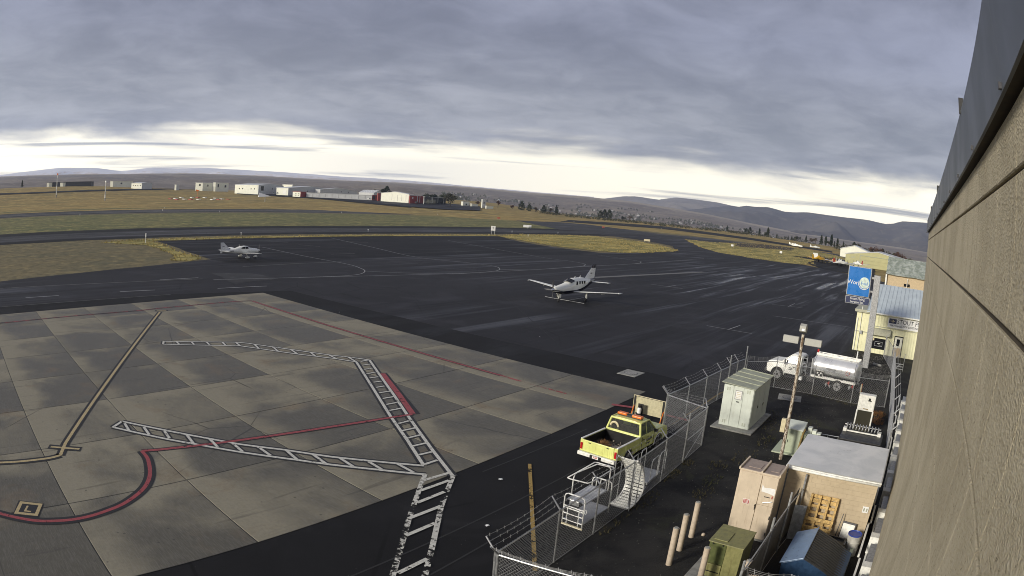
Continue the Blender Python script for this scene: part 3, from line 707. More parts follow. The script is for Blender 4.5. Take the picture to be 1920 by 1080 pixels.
# ---------------------------------------------------------------- terminal wall beside the camera
WY = -.85
def terminal():
    t = thing('terminal_building', 'brown rough stucco terminal wall with grey metal fascia along the right side', 'building', (0, WY, 0))
    rows = [CAM_H+.68, CAM_H-.48, CAM_H-1.615]
    while rows[-1]-1.14 > 1.3: rows.append(rows[-1]-1.14)
    rows = [CAM_H+1.19]+rows+[1.09]
    g = .016; first = 3.5-1.24*4; far_x = 46.5
    cols = [first+1.24*k for k in range(16)]+[far_x]
    mb = MB(); mb.bb(cols[0], far_x, -.30, -.045, 1.10, CAM_H+1.18); mb.build('groove_backing', M['groove'], t)
    share = {}
    for a, b in zip(cols, cols[1:]):
        for z1_, z0_ in zip(rows, rows[1:]):
            gh = .028 if z1_ in rows[1:3] else .010
            k = (round(b-a, 3), round(z1_-z0_, 3), gh)
            if k not in share:
                w, h = k[0]/2-.007, k[1]/2-gh; m2 = MB(); e = .012
                m2.v = [(-w,-.06,-h),(w,-.06,-h),(w,-.06,h),(-w,-.06,h),(-w,-e,-h),(w,-e,-h),(w,-e,h),(-w,-e,h),(-w+e*.2,0,-h+e),(w-e*.2,0,-h+e),(w-e*.2,0,h-e),(-w+e*.2,0,h-e)]
                m2.f = [(0,1,5,4),(1,2,6,5),(2,3,7,6),(3,0,4,7),(4,5,9,8),(5,6,10,9),(6,7,11,10),(7,4,8,11),(8,9,10,11)]
                o = m2.build('wall_panel', M['stucco'], t); share[k] = o.data
            else:
                o = bpy.data.objects.new('wall_panel', share[k]); COL.objects.link(o); o.parent = t
            o.location = ((a+b)/2, 0, (z1_+z0_)/2)
    # body of the building behind the wall, and the roof edge
    mb = MB(); mb.bb(cols[0], far_x-.05, -14, -.31, 0, CAM_H+1.25); mb.build('wall', M['stucco'], t)
    mb = MB(); mb.bb(cols[0], 47.2, -.06, .125, CAM_H+1.205, CAM_H+1.235); mb.build('soffit', M['groove'], t)  # dark colour stands in for the shade under the overhang
    fx = cols[0]
    while fx < 47:                                  # lapped fascia sheets
        m2 = MB(); m2.prism([(.10, CAM_H+1.20), (.135, CAM_H+1.20), (.135, CAM_H+1.23), (.165, CAM_H+2.06), (.06, CAM_H+2.09), (.06, CAM_H+2.05), (.125, CAM_H+2.02)], fx+.003, min(fx+2.999, 47.3), 'x')
        f = m2.build('fascia_sheet', M['fascia'], t)
        m3 = MB(); m3.bb(fx+3.0, fx+3.05, .13, .165, CAM_H+1.22, CAM_H+1.27); m3.build('clip', M['dark_steel'], f)
        fx += 3.0
    for x in (9.4, 23.0, 34.5):
        m3 = MB(); m3.bb(x-.03, x+.03, .11, .19, CAM_H+2.02, CAM_H+2.26); m3.build('roof_anchor', M['black'], t)
    mb = MB(); mb.bb(cols[0], far_x, -14, .10, CAM_H+1.95, CAM_H+2.04); mb.build('roof', M['fascia'], t)
    # window band under the stucco
    mb = MB(); mb.bb(cols[0], far_x, -.30, -.05, 0, 1.085); mb.build('lower_wall', M['white'], t)
    fr = gl = None
    x = 14.6
    while x < far_x-1:
        f = MB().bb(x, x+.42, -.04, .36, .35, 1.06).build('window_post', M['white'], t) if fr is None else None
        if fr is None: fr = f; fr_x = x
        else:
            f = fr.copy(); COL.objects.link(f); f.location.x = x-fr_x
        if gl is None:
            gl = MB().bb(x+.425, x+2.0, -.04, .26, .42, 1.0).build('window', M['galv'], t)
        else:
            q = gl.copy(); COL.objects.link(q); q.location.x = x-fr_x
        x += 2.43
    mb = MB(); mb.bb(13, far_x, .265, .335, .30, .345); mb.build('window_sill', M['white'], t)
    x = 13.0; k = 0
    while x < far_x-2:
        L = (3.1, 1.9, 2.6)[k % 3]
        m2 = MB(); m2.bb(x, x+L-.25, .48+.08*(k % 2), .56+.08*(k % 2), .78, .90); m2.build('white_rail', M['white'], t); x += L; k += 1
    mb = MB(); mb.bb(10, 23.0, .88, 1.02, 0, .42); mb.build('green_curb', M['gcab'], t)
    return t
terminal()

# ---------------------------------------------------------------- chain link fences
def chain(mb, p0, p1, z0, z1, pitch=.10, r=.0042):
    p0 = Vector((p0[0], p0[1], 0)); p1 = Vector((p1[0], p1[1], 0)); d = p1-p0; L = d.length; d.normalize()
    nrm = Vector((-d.y, d.x, 0)); h = z1-z0; step = pitch*1.414
    for sgn in (1, -1):
        u = -h
        while u < L:
            a0, a1 = (u, 0.0), (u+h, h)
            s0, s1 = max(0.0, -u), min(h, L-u)
            if s1-s0 > .02:
                q0, q1 = u+s0, u+s1
                if sgn > 0: A, B = p0+d*q0+Vector((0,0,z0+s0)), p0+d*q1+Vector((0,0,z0+s1))
                else: A, B = p0+d*q0+Vector((0,0,z1-s0)), p0+d*q1+Vector((0,0,z1-s1))
                o = nrm*r*sgn; w = (B-A).normalized(); c = w.cross(nrm)*r
                mb.add([A+c+o, A-c+o, A+nrm*r*2*sgn, B+c+o, B-c+o, B+nrm*r*2*sgn], [(0,1,4,3),(1,2,5,4),(2,0,3,5)])
            u += step
def fence(label, pts, h=2.1, arm=None, tall={}, mid=False, pitch=.10, r=.0044, mat='galv', meshmat='galv_dull', zt=None, bottom=True, wires=3, name='chain_link_fence', fabric=True, cat='fence', sag=.05):
    t = thing(name, label, cat, (pts[0][0], pts[0][1], 0)); o = Vector((pts[0][0], pts[0][1]))
    P = [Vector((p[0], p[1]))-o for p in pts]
    for i, p in enumerate(P):
        hh = tall.get(i, h)
        m = MB(); big = i in tall or i in (0, len(P)-1)
        m.cyl((p.x, p.y, 0), (p.x, p.y, hh), .045 if big else .033, n=8); m.ball((p.x, p.y, hh), .05 if big else .04, 6, 4)
        po = m.build('post', M[mat], t, smooth=True, shade_angle=40)
        if arm and i not in tall:
            a = Vector(arm[i] if isinstance(arm, list) else arm)
            m = MB(); m.cyl((p.x, p.y, hh-.03), (p.x+a.x*.36, p.y+a.y*.36, hh+.36), .03, .024, 6); m.build('barb_arm', M[mat], po)
    rl = MB()
    fb = MB(); bw = MB()
    for i, (a, b) in enumerate(zip(P, P[1:])):
        rl = MB(); rl.cyl((a.x, a.y, h-.06), (b.x, b.y, h-.06), .026, n=6); rl.build('top_rail', M[mat], t)
        if mid: rl = MB(); rl.cyl((a.x, a.y, h*.52), (b.x, b.y, h*.52), .024, n=6); rl.build('middle_rail', M[mat], t)
        if bottom: rl = MB(); rl.cyl((a.x, a.y, .07), (b.x, b.y, .07), .012, n=5); rl.build('tension_wire', M['galv_dull'], t)
        chain(fb, a, b, .05, h, pitch, r)
        if arm:
            for k in range(wires):
                f = (k+1)/wires*.36; ll = []
                for j in range(9):
                    q = a.lerp(b, j/8); aa = Vector(arm[min(i + (1 if j > 4 else 0), len(arm)-1)] if isinstance(arm, list) else arm)
                    ll.append((q.x+aa.x*f, q.y+aa.y*f, h+f-sag*math.sin(math.pi*j/8)*(1+.4*k)))
                bw.tube(ll, .006, 3)
                for j in range(int((b-a).length/.35)):
                    u = (j+.5)/max(1, int((b-a).length/.35)); q = a.lerp(b, u); aa = Vector(arm[0] if isinstance(arm, list) else arm)
                    c = Vector((q.x+aa.x*f, q.y+aa.y*f, h+f-sag*math.sin(math.pi*u)*(1+.4*k))); dd = Vector((.02, .02, .035))
                    bw.cyl(c-dd, c+dd, .004, n=3)
    if fabric: fb.build('chain_link_mesh', M[meshmat], t, kind='stuff')
    if arm: bw.build('barbed_wire', M['galv_dull'], t, kind='stuff')
    return t
OUT = (0, 1)
fence('long chain link fence in front of the yellow pickup, barbed wire leaning outwards', [(12.4, 9.1), (15.9, 9.3), (18.5, 9.35), (21.3, 9.4), (24.6, 9.5), (27.4, 9.62)], 2.1, OUT, pitch=.085)
f = fence('short double-rail chain link gate section beside the front wheel of the yellow pickup', [(27.46, 9.63), (30.2, 9.72)], 2.15, None, {0: 2.45}, mid=True, pitch=.085, name='fence_gate', cat='gate')
m = MB(); m.cyl((.3, .03, .1), (2.6, .08, 1.05), .018, n=5); m.build('brace', M['galv'], f)
fence('short chain link fence jog between the beige barrier board and the pale green shed', [(30.28, 9.75), (31.1, 12.37)], 2.1, [(.7, .7), (-.3, .9)], {}, pitch=.085)
fence('chain link fence running past the pale green shed to a tall corner post', [(31.2, 12.37), (33.9, 12.2), (36.6, 12.1), (39.0, 12.0), (40.6, 11.9)], 2.1, OUT, {4: 2.75}, pitch=.10, r=.005)
f = fence('double rail chain link gate ending at the tallest corner post', [(40.7, 11.9), (42.1, 11.8), (43.4, 11.6)], 2.2, OUT, {2: 3.0}, mid=True, pitch=.11, r=.005, name='fence_gate', cat='gate')
f = fence('chain link gate in front of the white tanker truck with five wires over it', [(43.5, 11.5), (45.35, 9.66), (45.44, 6.64), (44.95, 3.44), (45.5, .75)], 2.0, (0, 0.02), {}, pitch=.13, r=.0045, name='fence_gate', cat='gate', wires=4)
fence('chain link fence squeezed along the foot of the terminal wall towards the yellow office', [(32.8, -.2), (36.2, -.1), (39.6, .05), (43, .2), (46.2, .35), (50, .5), (54.5, .7), (59, .95), (66.4, 2.3)], 2.1, (0, -1), pitch=.12, r=.007)
f = fence('grey fabric covered screen fence between the tan cabinet and the blue dumpster', [(15.7, 3.05), (18.85, 3.05), (21.1, 3.0), (23.0, 2.85)], 2.0, None, {0: 2.35, 1: 2.4, 2: 2.45, 3: 2.5}, mat='galv_dull', fabric=False, name='screen_fence')
rs = random.Random(3)
for (xa, xb) in ((0, 3.15), (3.15, 5.4), (5.4, 7.3)):
    mb = MB(); n = 10; ring = []
    for j in range(n+1):
        u = j/n; x = xa+(xb-xa)*u; y = -.05*x/3.2*.35+.06*math.sin(math.pi*u)+rs.uniform(-.012, .012); top = 1.95-.34*math.sin(math.pi*u)*(1 if xa < 5 else .5)
        ring.append([(x, y, .05), (x, y+.02, .7), (x, y+.03, 1.3), (x, y, top), (x, y-.012, top), (x, y+.018, 1.3), (x, y+.008, .7), (x, y-.012, .05)])
    mb.loft(ring); mb.build('fabric_panel', M['screen'], f, smooth=True, shade_angle=40)
fence('low barbed fence with tan slatted mesh in the bottom right corner before the dumpster', [(16.1, 2.95), (16.3, 1.6), (16.6, .25)], 1.75, (-.7, 0), pitch=.05, r=.010, meshmat='pvc', name='yard_fence')
fence('front chain link panel turning right from the corner post at the bottom edge', [(12.38, 9.0), (12.9, 6.2), (13.4, 3.4)], 2.1, (-1, 0), pitch=.085)

# ---------------------------------------------------------------- pale green steel shed
def shed():
    t = thing('utility_shed', 'pale green-grey steel utility shed with a posted notice on its concrete pad', 'shed', (34.1, 9.25, .12))
    hx, hy, h = 3.9, .92, 2.38
    MB().bb(-.6, 4.1, -1.3, 1.2, -.12, 0).build('concrete_pad', M['conc_plain'], t, bevel=.02)
    MB().bb(.03, hx, -hy, hy, 0, h-.02).build('wall', M['shed'], t)
    for a, b in ((-hy, -.30), (-.30, .31), (.31, hy)):          # three front panels
        p = MB().bb(0, .028, a+.012, b-.012, .02, h-.05).build('front_panel', M['shed'], t, bevel=.006)
        if abs(a) > .5 or abs(b) > .5:
            for zz in (.16, h-.32):
                for k in range(2):
                    m = MB()
                    for q in range(4): m.bb(-.008, -.001, (a+b)/2-.10+.13*k, (a+b)/2-.02+.13*k, zz+.05*q, zz+.05*q+.028)
                    m.build('vent', M['shed_roof'], p)
    for k in range(3):
        MB().bb(.05+1.28*k, 1.28+1.28*k, -hy-.02, -hy-.001, .03, h-.06).build('side_panel', M['shed'], t, bevel=.006)
    for x, z in ((1.3, 1.0), (2.6, .9)): MB().bb(x, x+.06, -hy-.05, -hy-.021, z, z+.14).build('latch', M['black'], t)
    n = MB().bb(-.014, -.001, -.24, .19, 1.62, 2.15).build('notice_frame', M['galv_dull'], t)
    MB().bb(-.020, -.0145, -.20, .15, 1.66, 2.11).build('notice_paper', M['sign_white'], n)
    m = MB()
    for k in range(4): m.bb(-.024, -.0205, -.17, .10, 1.72+.10*k, 1.745+.10*k)
    m.build('notice_line', M['cream'], n)
    MB().bb(-.012, -.001, -.10, .06, 1.46, 1.52).build('name_plate', M['black'], t)
    for k in range(4):                              # lapped roof sheets
        x0 = -.16+1.04*k
        m = MB(); m.prism([(-hy-.12, h-.02), (hy+.12, h+.10), (hy+.12, h+.15), (-hy-.12, h+.03)], x0, x0+1.02, 'x')
        p = m.build('roof_sheet', M['shed_roof'], t, bevel=.01)
        MB().prism([(-hy-.12, h+.031), (hy+.12, h+.151), (hy+.12, h+.19), (-hy-.12, h+.07)], x0+.98, x0+1.035, 'x').build('seam', M['shed_roof'], p)
shed()
# ---------------------------------------------------------------- electrical gear
def tan_cabinet():
    t = thing('switchgear_cabinet', 'tall tan steel switchgear cabinet with a red warning label and torn paper', 'cabinet', (21.6, 4.47, 0))
    w, d, h = .80, 1.25, 2.78
    MB().bb(-.05, d+.08, -w-.08, w+.08, 0, .08).build('concrete_pad', M['conc_plain'], t)
    MB().bb(.03, d, -w, w, .081, h-.06).build('body', M['tan'], t, bevel=.012)
    MB().bb(-.012, .028, -.12, w-.02, .12, h-.10).build('door', M['tan'], t, bevel=.008)
    u = MB().bb(-.012, .028, -w+.02, -.14, 1.52, h-.10).build('door', M['tan'], t, bevel=.008)
    l = MB().bb(-.012, .028, -w+.02, -.14, .12, 1.50).build('door', M['tan'], t, bevel=.008)
    m = MB(); m.bb(-.05, -.013, -.11, -.08, 1.28, 1.50); m.bb(-.05, -.013, -.11, -.06, 1.44, 1.47); m.build('handle', M['dark_steel'], l)
    m = MB(); m.cyl((-.04, -.72, 1.74), (-.04, -.36, 1.62), .022, n=6); m.build('switch_handle', M['galv'], u)
    m = MB(); m.bb(-.03, -.013, -.60, -.36, 1.86, 1.885); m.build('slot', M['black'], u)
    m = MB(); m.bb(-.03, -.013, -.70, -.66, 1.84, 1.95); m.build('arrow_mark', M['red'], u)
    m = MB(); m.quad((-.0145, -.20, 2.33), (-.0145, -.30, 2.22), (-.0145, -.52, 2.25), (-.0145, -.74, 2.24), (-.0145, -.75, 1.98), (-.0145, -.48, 2.03), (-.0145, -.21, 2.05)); m.build('torn_paper', M['sign_white'], u)
    d1 = [o for o in t.children if o.name.startswith('door')][0]
    s = MB().bb(-.018, -.013, .16, .42, 1.43, 1.62).build('label_border', M['sign_white'], d1)
    MB().bb(-.022, -.0185, .175, .405, 1.445, 1.605).build('label_face', M['red'], d1)
    m = MB()
    for k in range(3): m.bb(-.025, -.0225, .20, .38, 1.475+.045*k, 1.49+.045*k)
    m.build('label_line', M['sign_white'], d1)
    for z in (.3, 1.0): MB().bb(-.03, -.013, -w+.03, -w+.06, z, z+.14).build('hinge', M['dark_steel'], l)
    for (a, b) in ((-w, -.10), (-.06, w)):
        MB().bb(.05, d-.03, a+.03, b-.03, h-.058, h-.012).build('lid', M['tan_top'], t, bevel=.02)
        MB().bb(.30, d-.40, a+.12, b-.25, h-.011, h+.006).build('lid_panel', M['tan_top'], t)
    for y in (-w+.0, -.08, w-.0): MB().bb(-.04, d+.02, y-.035, y+.035, h-.055, h+.05).build('lid_rib', M['tan'], t, bevel=.01)
    MB().bb(-.045, -.002, -w+.04, w-.04, h-.055, h+.0).build('front_lip', M['tan'], t, bevel=.01)
    return t
tan_cabinet()
def olive_box():
    t = thing('transformer_box', 'olive green transformer box with an open front hatch behind two tan bollards', 'transformer', (18.05, 4.26, 0))
    w, d, h = .60, 1.35, 1.48
    MB().bb(-.3, d+.15, -w-.25, w+.5, 0, .06).build('concrete_pad', M['conc_plain'], t)
    m = MB(); m.bb(.10, d, -w, w, .065, h-.04); m.build('body', M['olive'], t, bevel=.015)
    MB().bb(0, .098, -w, -.02, .10, h-.06).build('door', M['olive'], t, bevel=.01)
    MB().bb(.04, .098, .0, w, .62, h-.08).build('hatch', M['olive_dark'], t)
    MB().bb(.0, .098, .0, w, .10, .60).build('hatch', M['olive'], t, bevel=.01)
    m = MB(); m.bb(-.02, .0, .05, .55, .3, .33); m.build('slot', M['black'], t)
    MB().bb(-.06, d+.02, -w-.03, w+.03, h-.038, h).build('lid', M['olive'], t, bevel=.012)
    MB().bb(.12, .85, .02, w-.10, h+.001, h+.03).build('lid_panel', M['olive'], t, bevel=.01)
    for y in (.10, .45): MB().bb(.0, .04, y, y+.04, h-.13, h-.05).build('hinge', M['black'], t)
olive_box()
def bollard(x, y, label, h=1.5):
    o = thing('bollard', label, 'bollard', (x, y, 0), 0, 'tan sleeved bollards in the gravel yard')
    m = MB(); m.cyl((0, 0, 0), (0, 0, h), .105, n=16); m.build('sleeve', M['pvc'], o, smooth=True, shade_angle=40)
    m = MB(); m.cyl((0, 0, h), (0, 0, h+.03), .085, .07, 16); m.build('cap', M['conc_plain'], o, smooth=True, shade_angle=40)
    return o
b0 = bollard(18.15, 6.14, 'tan bollard nearest the bottom edge in the row of three on open gravel')
for x, y, l in ((19.31, 6.26, 'middle tan bollard of the row of three on open gravel'), (20.51, 6.30, 'farthest tan bollard of the row of three, a stone at its foot'), (17.45, 4.72, 'tan bollard overlapping the left edge of the olive transformer box'), (17.35, 3.22, 'tan bollard next to the end post of the grey screen fence')):
    c = copy_tree(b0); c.location = (x, y, 0); c['label'] = l
def green_cabinet():
    t = thing('meter_cabinet', 'sage green electrical cabinet with a rusty conduit, on a pale pad behind the light pole', 'cabinet', (31.95, 5.2, 0))
    MB().bb(-.25, 1.9, -1.35, 1.0, 0, .10).build('concrete_pad', M['gcab'], t, bevel=.01)
    MB().bb(0, 1.0, -.46, .52, .10, 1.36).build('body', M['gcab'], t, bevel=.015)
    MB().bb(-.02, -.001, -.40, .46, .2, 1.26).build('door', M['gcab'], t, bevel=.006)
    m = MB(); m.bb(-.05, -.021, .25, .28, .68, .80); m.build('handle', M['black'], t)
    m = MB(); m.prism([(-.05, 1.37), (1.0, 1.37), (1.0, 1.62), (-.05, 1.42)], -.50, .56, 'y'); m.build('lid', M['shed'], t, bevel=.01)
    MB().bb(.3, 1.1, -1.25, -.50, .10, 1.12).build('side_body', M['gcab'], t, bevel=.012)
    m = MB(); m.cyl((-.10, -.40, .1), (-.10, -.52, 1.30), .055, n=8); m.cyl((-.10, -.52, 1.30), (.2, -.55, 1.42), .055, n=8); m.build('conduit', M['rust'], t)
    MB().bb(.22, .295, -.80, -.60, .68, .92).build('meter', M['sign_white'], t, bevel=.01)
    for k in range(3): MB().bb(.7+.0*k, 1.05, -.62-.27*k-.24, -.62-.27*k, 1.121, 1.42-.11*k).build('junction_box', M['shed'], t, bevel=.012)
green_cabinet()
def light_pole():
    t = thing('light_pole', 'peeling wooden light pole carrying three grey floodlights beside the sage cabinet', 'light pole', (30.88, 5.46, 0))
    m = MB(); m.cyl((0, 0, 0), (0, -.02, 6.45), .10, .075, 12); m.build('pole', M['pole'], t, smooth=True, shade_angle=40)
    m = MB(); m.cyl((0, -.72, 6.14), (0, .52, 6.14), .03, n=6); m.build('crossarm', M['dark_steel'], t)
    for y0, y1 in ((.16, .98), (-1.06, -.16)):
        m = MB(); m.prism([(-.16, 5.98), (.12, 6.06), (.12, 6.30), (-.10, 6.32)], y0, y1, 'y'); h = m.build('lamp_head', M['lamp_grey'], t, bevel=.02)
        m = MB(); m.quad((-.14, y0+.05, 5.978), (.10, y0+.05, 6.046), (.10, y1-.05, 6.046), (-.14, y1-.05, 5.978)); m.build('lens', M['sign_white'], h)
    m = MB(); m.prism([(-.26, 6.62), (.10, 6.50), (.24, 6.78), (-.02, 6.98), (-.22, 6.88)], -.17, .17, 'y'); h = m.build('lamp_head', M['lamp_grey'], t, bevel=.02)
    m = MB(); m.quad((-.268, -.10, 6.66), (-.268, .04, 6.66), (-.246, .04, 6.76), (-.246, -.10, 6.76)); m.build('lens', M['sign_white'], h)
    m = MB(); m.cyl((0, -.02, 6.44), (0, 0, 6.58), .04, n=6); m.build('bracket', M['dark_steel'], t)
    MB().bb(-.02, .22, .11, .36, 1.45, 2.15).build('cream_box', M['cream'], t, bevel=.02)
    m = MB(); m.cyl((.10, -.05, 0), (.09, -.05, 5.4), .02, n=6); m.build('conduit', M['galv_dull'], t)
light_pole()

# ---------------------------------------------------------------- block store with white roof
def block_store():
    X0, X1, Y0, Y1, Hh = 23.15, 27.2, -.18, 3.62, 2.62
    t = thing('block_store', 'small tan block store building with a stained white flat roof', 'building', (X0, Y0, 0))
    L, D = Y1-Y0, X1-X0
    MB().bb(.010, D, .02, L-.02, 0, Hh).build('wall', M['mortar'], t)
    bl = None; bw, bh = .40, .20
    for r in range(13):
        off = 0 if r % 2 else -.20
        y = off
        while y < L-.02:
            a, b = max(0, y), min(L, y+bw)
            if b-a > .05:
                k = round(b-a, 2)
                if bl is None: bl = {}
                if k not in bl:
                    o = MB().bb(0, .0095, .0025, k-.0025, .0025, bh-.0025).build('block', M['block'], t); bl[k] = o
                else:
                    o = bl[k].copy(); COL.objects.link(o)
                o.location = (rp.uniform(-.0025, .0), a, r*bh+.01)
            y += bw
    for r in range(13):
        pass
    MB().bb(.02, D+.02, L-.018, L+.04, 0, Hh).build('side_wall', M['block'], t)
    MB().bb(-.16, D+.14, -.12, L+.16, Hh+.02, Hh+.13).build('roof_edge', M['white'], t, bevel=.02)
    m = MB(); nx, ny = 10, 10; rr = []
    for i in range(nx+1):
        rr.append([(-.12+(D+.22)*i/nx, -.08+(L+.20)*j/ny, Hh+.135+.03*noise.noise((i*.9, j*.8, 3))+.02) for j in range(ny+1)])
    m.loft(rr, caps=False, closed=False); m.build('roof', M['roof_white'], t, smooth=True)
    m = MB(); m.cyl((-.20, -.1, Hh+.05), (-.20, L+.14, Hh+.05), .05, n=8); m.build('gutter', M['white'], t, smooth=True)
    p = MB().bb(-.05, -.006, .12, .38, 1.42, 1.68).build('outlet_plate', M['sign_white'], t, bevel=.008)
    for y in (.16, .28): MB().bb(-.056, -.051, y, y+.06, 1.48, 1.62).build('socket', M['shed_roof'], p)
block_store()
def pallet():
    t = thing('wooden_pallet', 'pale wooden pallet leaning upright against the tan block wall', 'pallet', (22.78, 1.25, 0))
    lean = R(7); Mx = Matrix.Rotation(lean, 4, 'Y'); g = None
    for k, y in enumerate((.05, .42, .80, 1.17)):
        m = MB(); m.box((0, y, .92), (.09, .09, 1.82), M=Mx); m.build('stringer', M['wood'], t, bevel=.006, seg=1)
    for z, w in ((1.76, .13), (1.58, .16), (1.36, .11)):
        m = MB(); m.box((.062, .61, z), (.024, 1.24, w), M=Mx); m.build('slat', M['wood'], t)
    for z, w in ((.86, .14), (.50, .14), (.10, .14)):
        m = MB(); m.box((-.060, .61, z), (.024, 1.24, w), M=Mx); m.build('slat', M['wood'], t)
    for z in (.30, .68, 1.10):
        m = MB(); m.box((.062, .61, z), (.024, 1.24, .10), M=Mx); m.build('slat', M['wood'], t)
pallet()
m = MB(); m.box((0, 0, .72), (.02, .50, 1.42), M=Matrix.Rotation(R(9), 4, 'Y')); tag(m.build('plywood_sheet', M['galv'], None, (22.4, 2.68, 0), R(12)), 'narrow grey sheet leaning between the pallet and the screen fence', 'sheet')
def dumpster():
    t = thing('dumpster', 'blue steel dumpster with one smooth blue lid and one black corrugated lid', 'dumpster', (18.75, 1.35, 0))
    L = 2.4
    m = MB(); m.prism([(-1.22, .12), (.95, .12), (1.02, .92), (.28, 1.26), (-1.30, .62)], 0, L, 'x'); m.build('body', M['blue_dark'], t, bevel=.015)
    m = MB(); m.prism([(.30, 1.275), (1.08, .935), (1.08, .975), (.30, 1.315)], -.06, L+.06, 'x'); m.build('lid', M['blue_steel'], t, bevel=.01)
    c = MB(); n = 15; w = (L+.12)/n
    rings = []
    for i in range(n*4+1):
        x = -.06+w*i/4; dz = .025*(1 if i % 4 in (1, 2) else 0)
        rings.append([(x, .285, 1.29+dz), (x, -.50, 1.01+dz-.02), (x, -1.32, .62+dz-.05), (x, -1.32, .60+dz-.05), (x, -.50, .99+dz-.02), (x, .285, 1.27+dz)])
    c.loft(rings); c.build('corrugated_lid', M['corr'], t)
    m = MB(); m.cyl((-.08, .29, 1.32), (L+.08, .29, 1.32), .022, n=6); m.build('hinge_bar', M['blue_steel'], t)
    for y in (-1.0, .7): MB().bb(.1, L-.1, y-.06, y+.06, 0, .118).build('skid', M['dark_steel'], t)
dumpster()
def drum():
    t = thing('plastic_drum', 'dirty white drum with a blue lid beside the terminal wall', 'drum', (22.2, .17, 0))
    prof = [(.27, 0), (.285, .03), (.285, .28), (.30, .30), (.285, .32), (.285, .58), (.30, .60), (.285, .62), (.28, .86), (.26, .88)]
    m = MB(); m.loft([[(r*math.cos(2*math.pi*i/20), r*math.sin(2*math.pi*i/20), z) for i in range(20)] for r, z in prof]); m.build('body', M['barrel'], t, smooth=True, shade_angle=35)
    m = MB(); m.loft([[(r*math.cos(2*math.pi*i/20), r*math.sin(2*math.pi*i/20), z) for i in range(20)] for r, z in ((.30, .885), (.30, .93), (.275, .935), (.26, .905), (.02, .905))]); m.build('lid', M['bluelid'], t, smooth=True, shade_angle=35)
drum()
def framed():
    t = thing('framed_panel', 'white panel in a dark frame leaning on the block wall near the drum', 'panel', (22.75, .30, 0), R(-8))
    Mx = Matrix.Rotation(R(14), 4, 'Y')
    m = MB(); m.box((0, .28, .52), (.03, .60, .92), M=Mx); m.build('frame', M['dark_steel'], t)
    m = MB(); m.box((-.019, .28, .50), (.006, .53, .82), M=Mx); m.build('face', M['white'], t)
framed()
m = MB(); m.cyl((22.55, 1.02, 0), (22.95, .92, 1.28), .018, n=6); m.cyl((22.52, 1.03, 0), (22.60, 1.01, .34), .07, .03, 8); tag(m.build('broom', M['dark_steel']), 'dark broom standing against the block wall between pallet and panel', 'broom')
def trays():
    for k, (x, y, z, rz, l) in enumerate(((21.72, .95, .0, 8, 'black plastic bin behind the corrugated dumpster lid, under the loose tray'), (21.75, .93, .58, -4, 'loose black tray lying on top of the black bin near the drum'))):
        t = thing('plastic_tray' if k else 'plastic_bin', l, 'tray' if k else 'bin', (x, y, z), R(rz))
        hh = .09 if k else .56
        m = MB(); m.bb(-.36, .36, -.42, .42, 0, .02); m.bb(-.36, -.34, -.42, .42, .02, hh); m.bb(.34, .36, -.42, .42, .02, hh); m.bb(-.34, .34, -.42, -.40, .02, hh); m.bb(-.34, .34, .40, .42, .02, hh); m.build('shell', M['corr'], t)
        m = MB(); m.bb(-.40, -.34, -.46, .46, hh, hh+.015); m.bb(.34, .40, -.46, .46, hh, hh+.015); m.bb(-.34, .34, -.46, -.40, hh, hh+.015); m.bb(-.34, .34, .40, .46, hh, hh+.015); m.build('rim', M['dark_steel'], t)
trays()
# ---------------------------------------------------------------- equipment beyond the store
def white_unit():
    t = thing('equipment_unit', 'white cabinet standing on open legs with a dark screen below it', 'equipment', (38.2, 1.86, 0))
    MB().bb(0, .55, -.56, .56, 1.42, 2.38).build('cabinet', M['white'], t, bevel=.02)
    MB().bb(-.012, -.001, -.52, .52, 1.50, 1.98).build('door', M['white'], t, bevel=.006)
    MB().bb(-.02, -.0125, -.18, .16, 1.52, 1.57).build('name_plate', M['rust'], t)
    m = MB(); m.bb(-.03, -.001, -.25, -.12, 2.06, 2.22); m.bb(-.035, -.001, -.32, -.05, 2.04, 2.09); m.build('latch', M['black'], t)
    for y in (-.54, .54): MB().bb(0, .10, y-.05, y+.05, 0, 1.418).build('leg', M['white'], t, bevel=.01)
    MB().bb(.05, .08, -.485, .485, .15, 1.415).build('screen', M['dark_brown'], t)
white_unit()
def coil_skid():
    t = thing('coil_skid', 'black skid box topped by a row of grey coils in a white frame', 'equipment', (33.35, 1.6, 0))
    MB().bb(0, 1.95, -1.35, 1.2, 0, 1.0).build('tank', M['black'], t, bevel=.03)
    for y in (-1.1, 1.06): MB().bb(1.35, 1.75, y-.11, y+.11, 1.005, 1.20).build('bracket', M['white'], t, bevel=.01)
    m = MB(); m.bb(1.40, 1.46, -1.0, 1.0, 1.03, 1.10); m.build('front_bar', M['white'], t)
    m = MB(); m.bb(2.00, 2.04, -1.15, 1.15, 1.22, 1.27); m.build('rear_bar', M['white_alu'], t)
    c0 = None
    for k in range(11):
        y = -.98+.196*k
        if c0 is None:
            m = MB()
            pts = [(1.72+.24*math.cos(a), -.98+.02*math.sin(a*2), 1.24+.16*math.sin(a)) for a in [2*math.pi*i/10 for i in range(11)]]
            m.tube(pts, .038, 5); c0 = m.build('coil', M['galv'], t, smooth=True)
        else:
            o = c0.copy(); COL.objects.link(o); o.location.y = .196*k
coil_skid()
def low_rack():
    t = thing('steel_rack', 'low grey steel rail rack on the gravel behind the white flat roof', 'rack', (34.2, 3.55, 0), R(4))
    for z in (.25, .50, .75):
        m = MB(); m.cyl((0, -.65, z), (0, .65, z), .022, n=6); m.build('rail', M['galv'], t)
    for y in (-.65, 0, .65):
        m = MB(); m.cyl((0, y, 0), (0, y, .8), .025, n=6); m.build('post', M['galv'], t)
low_rack()
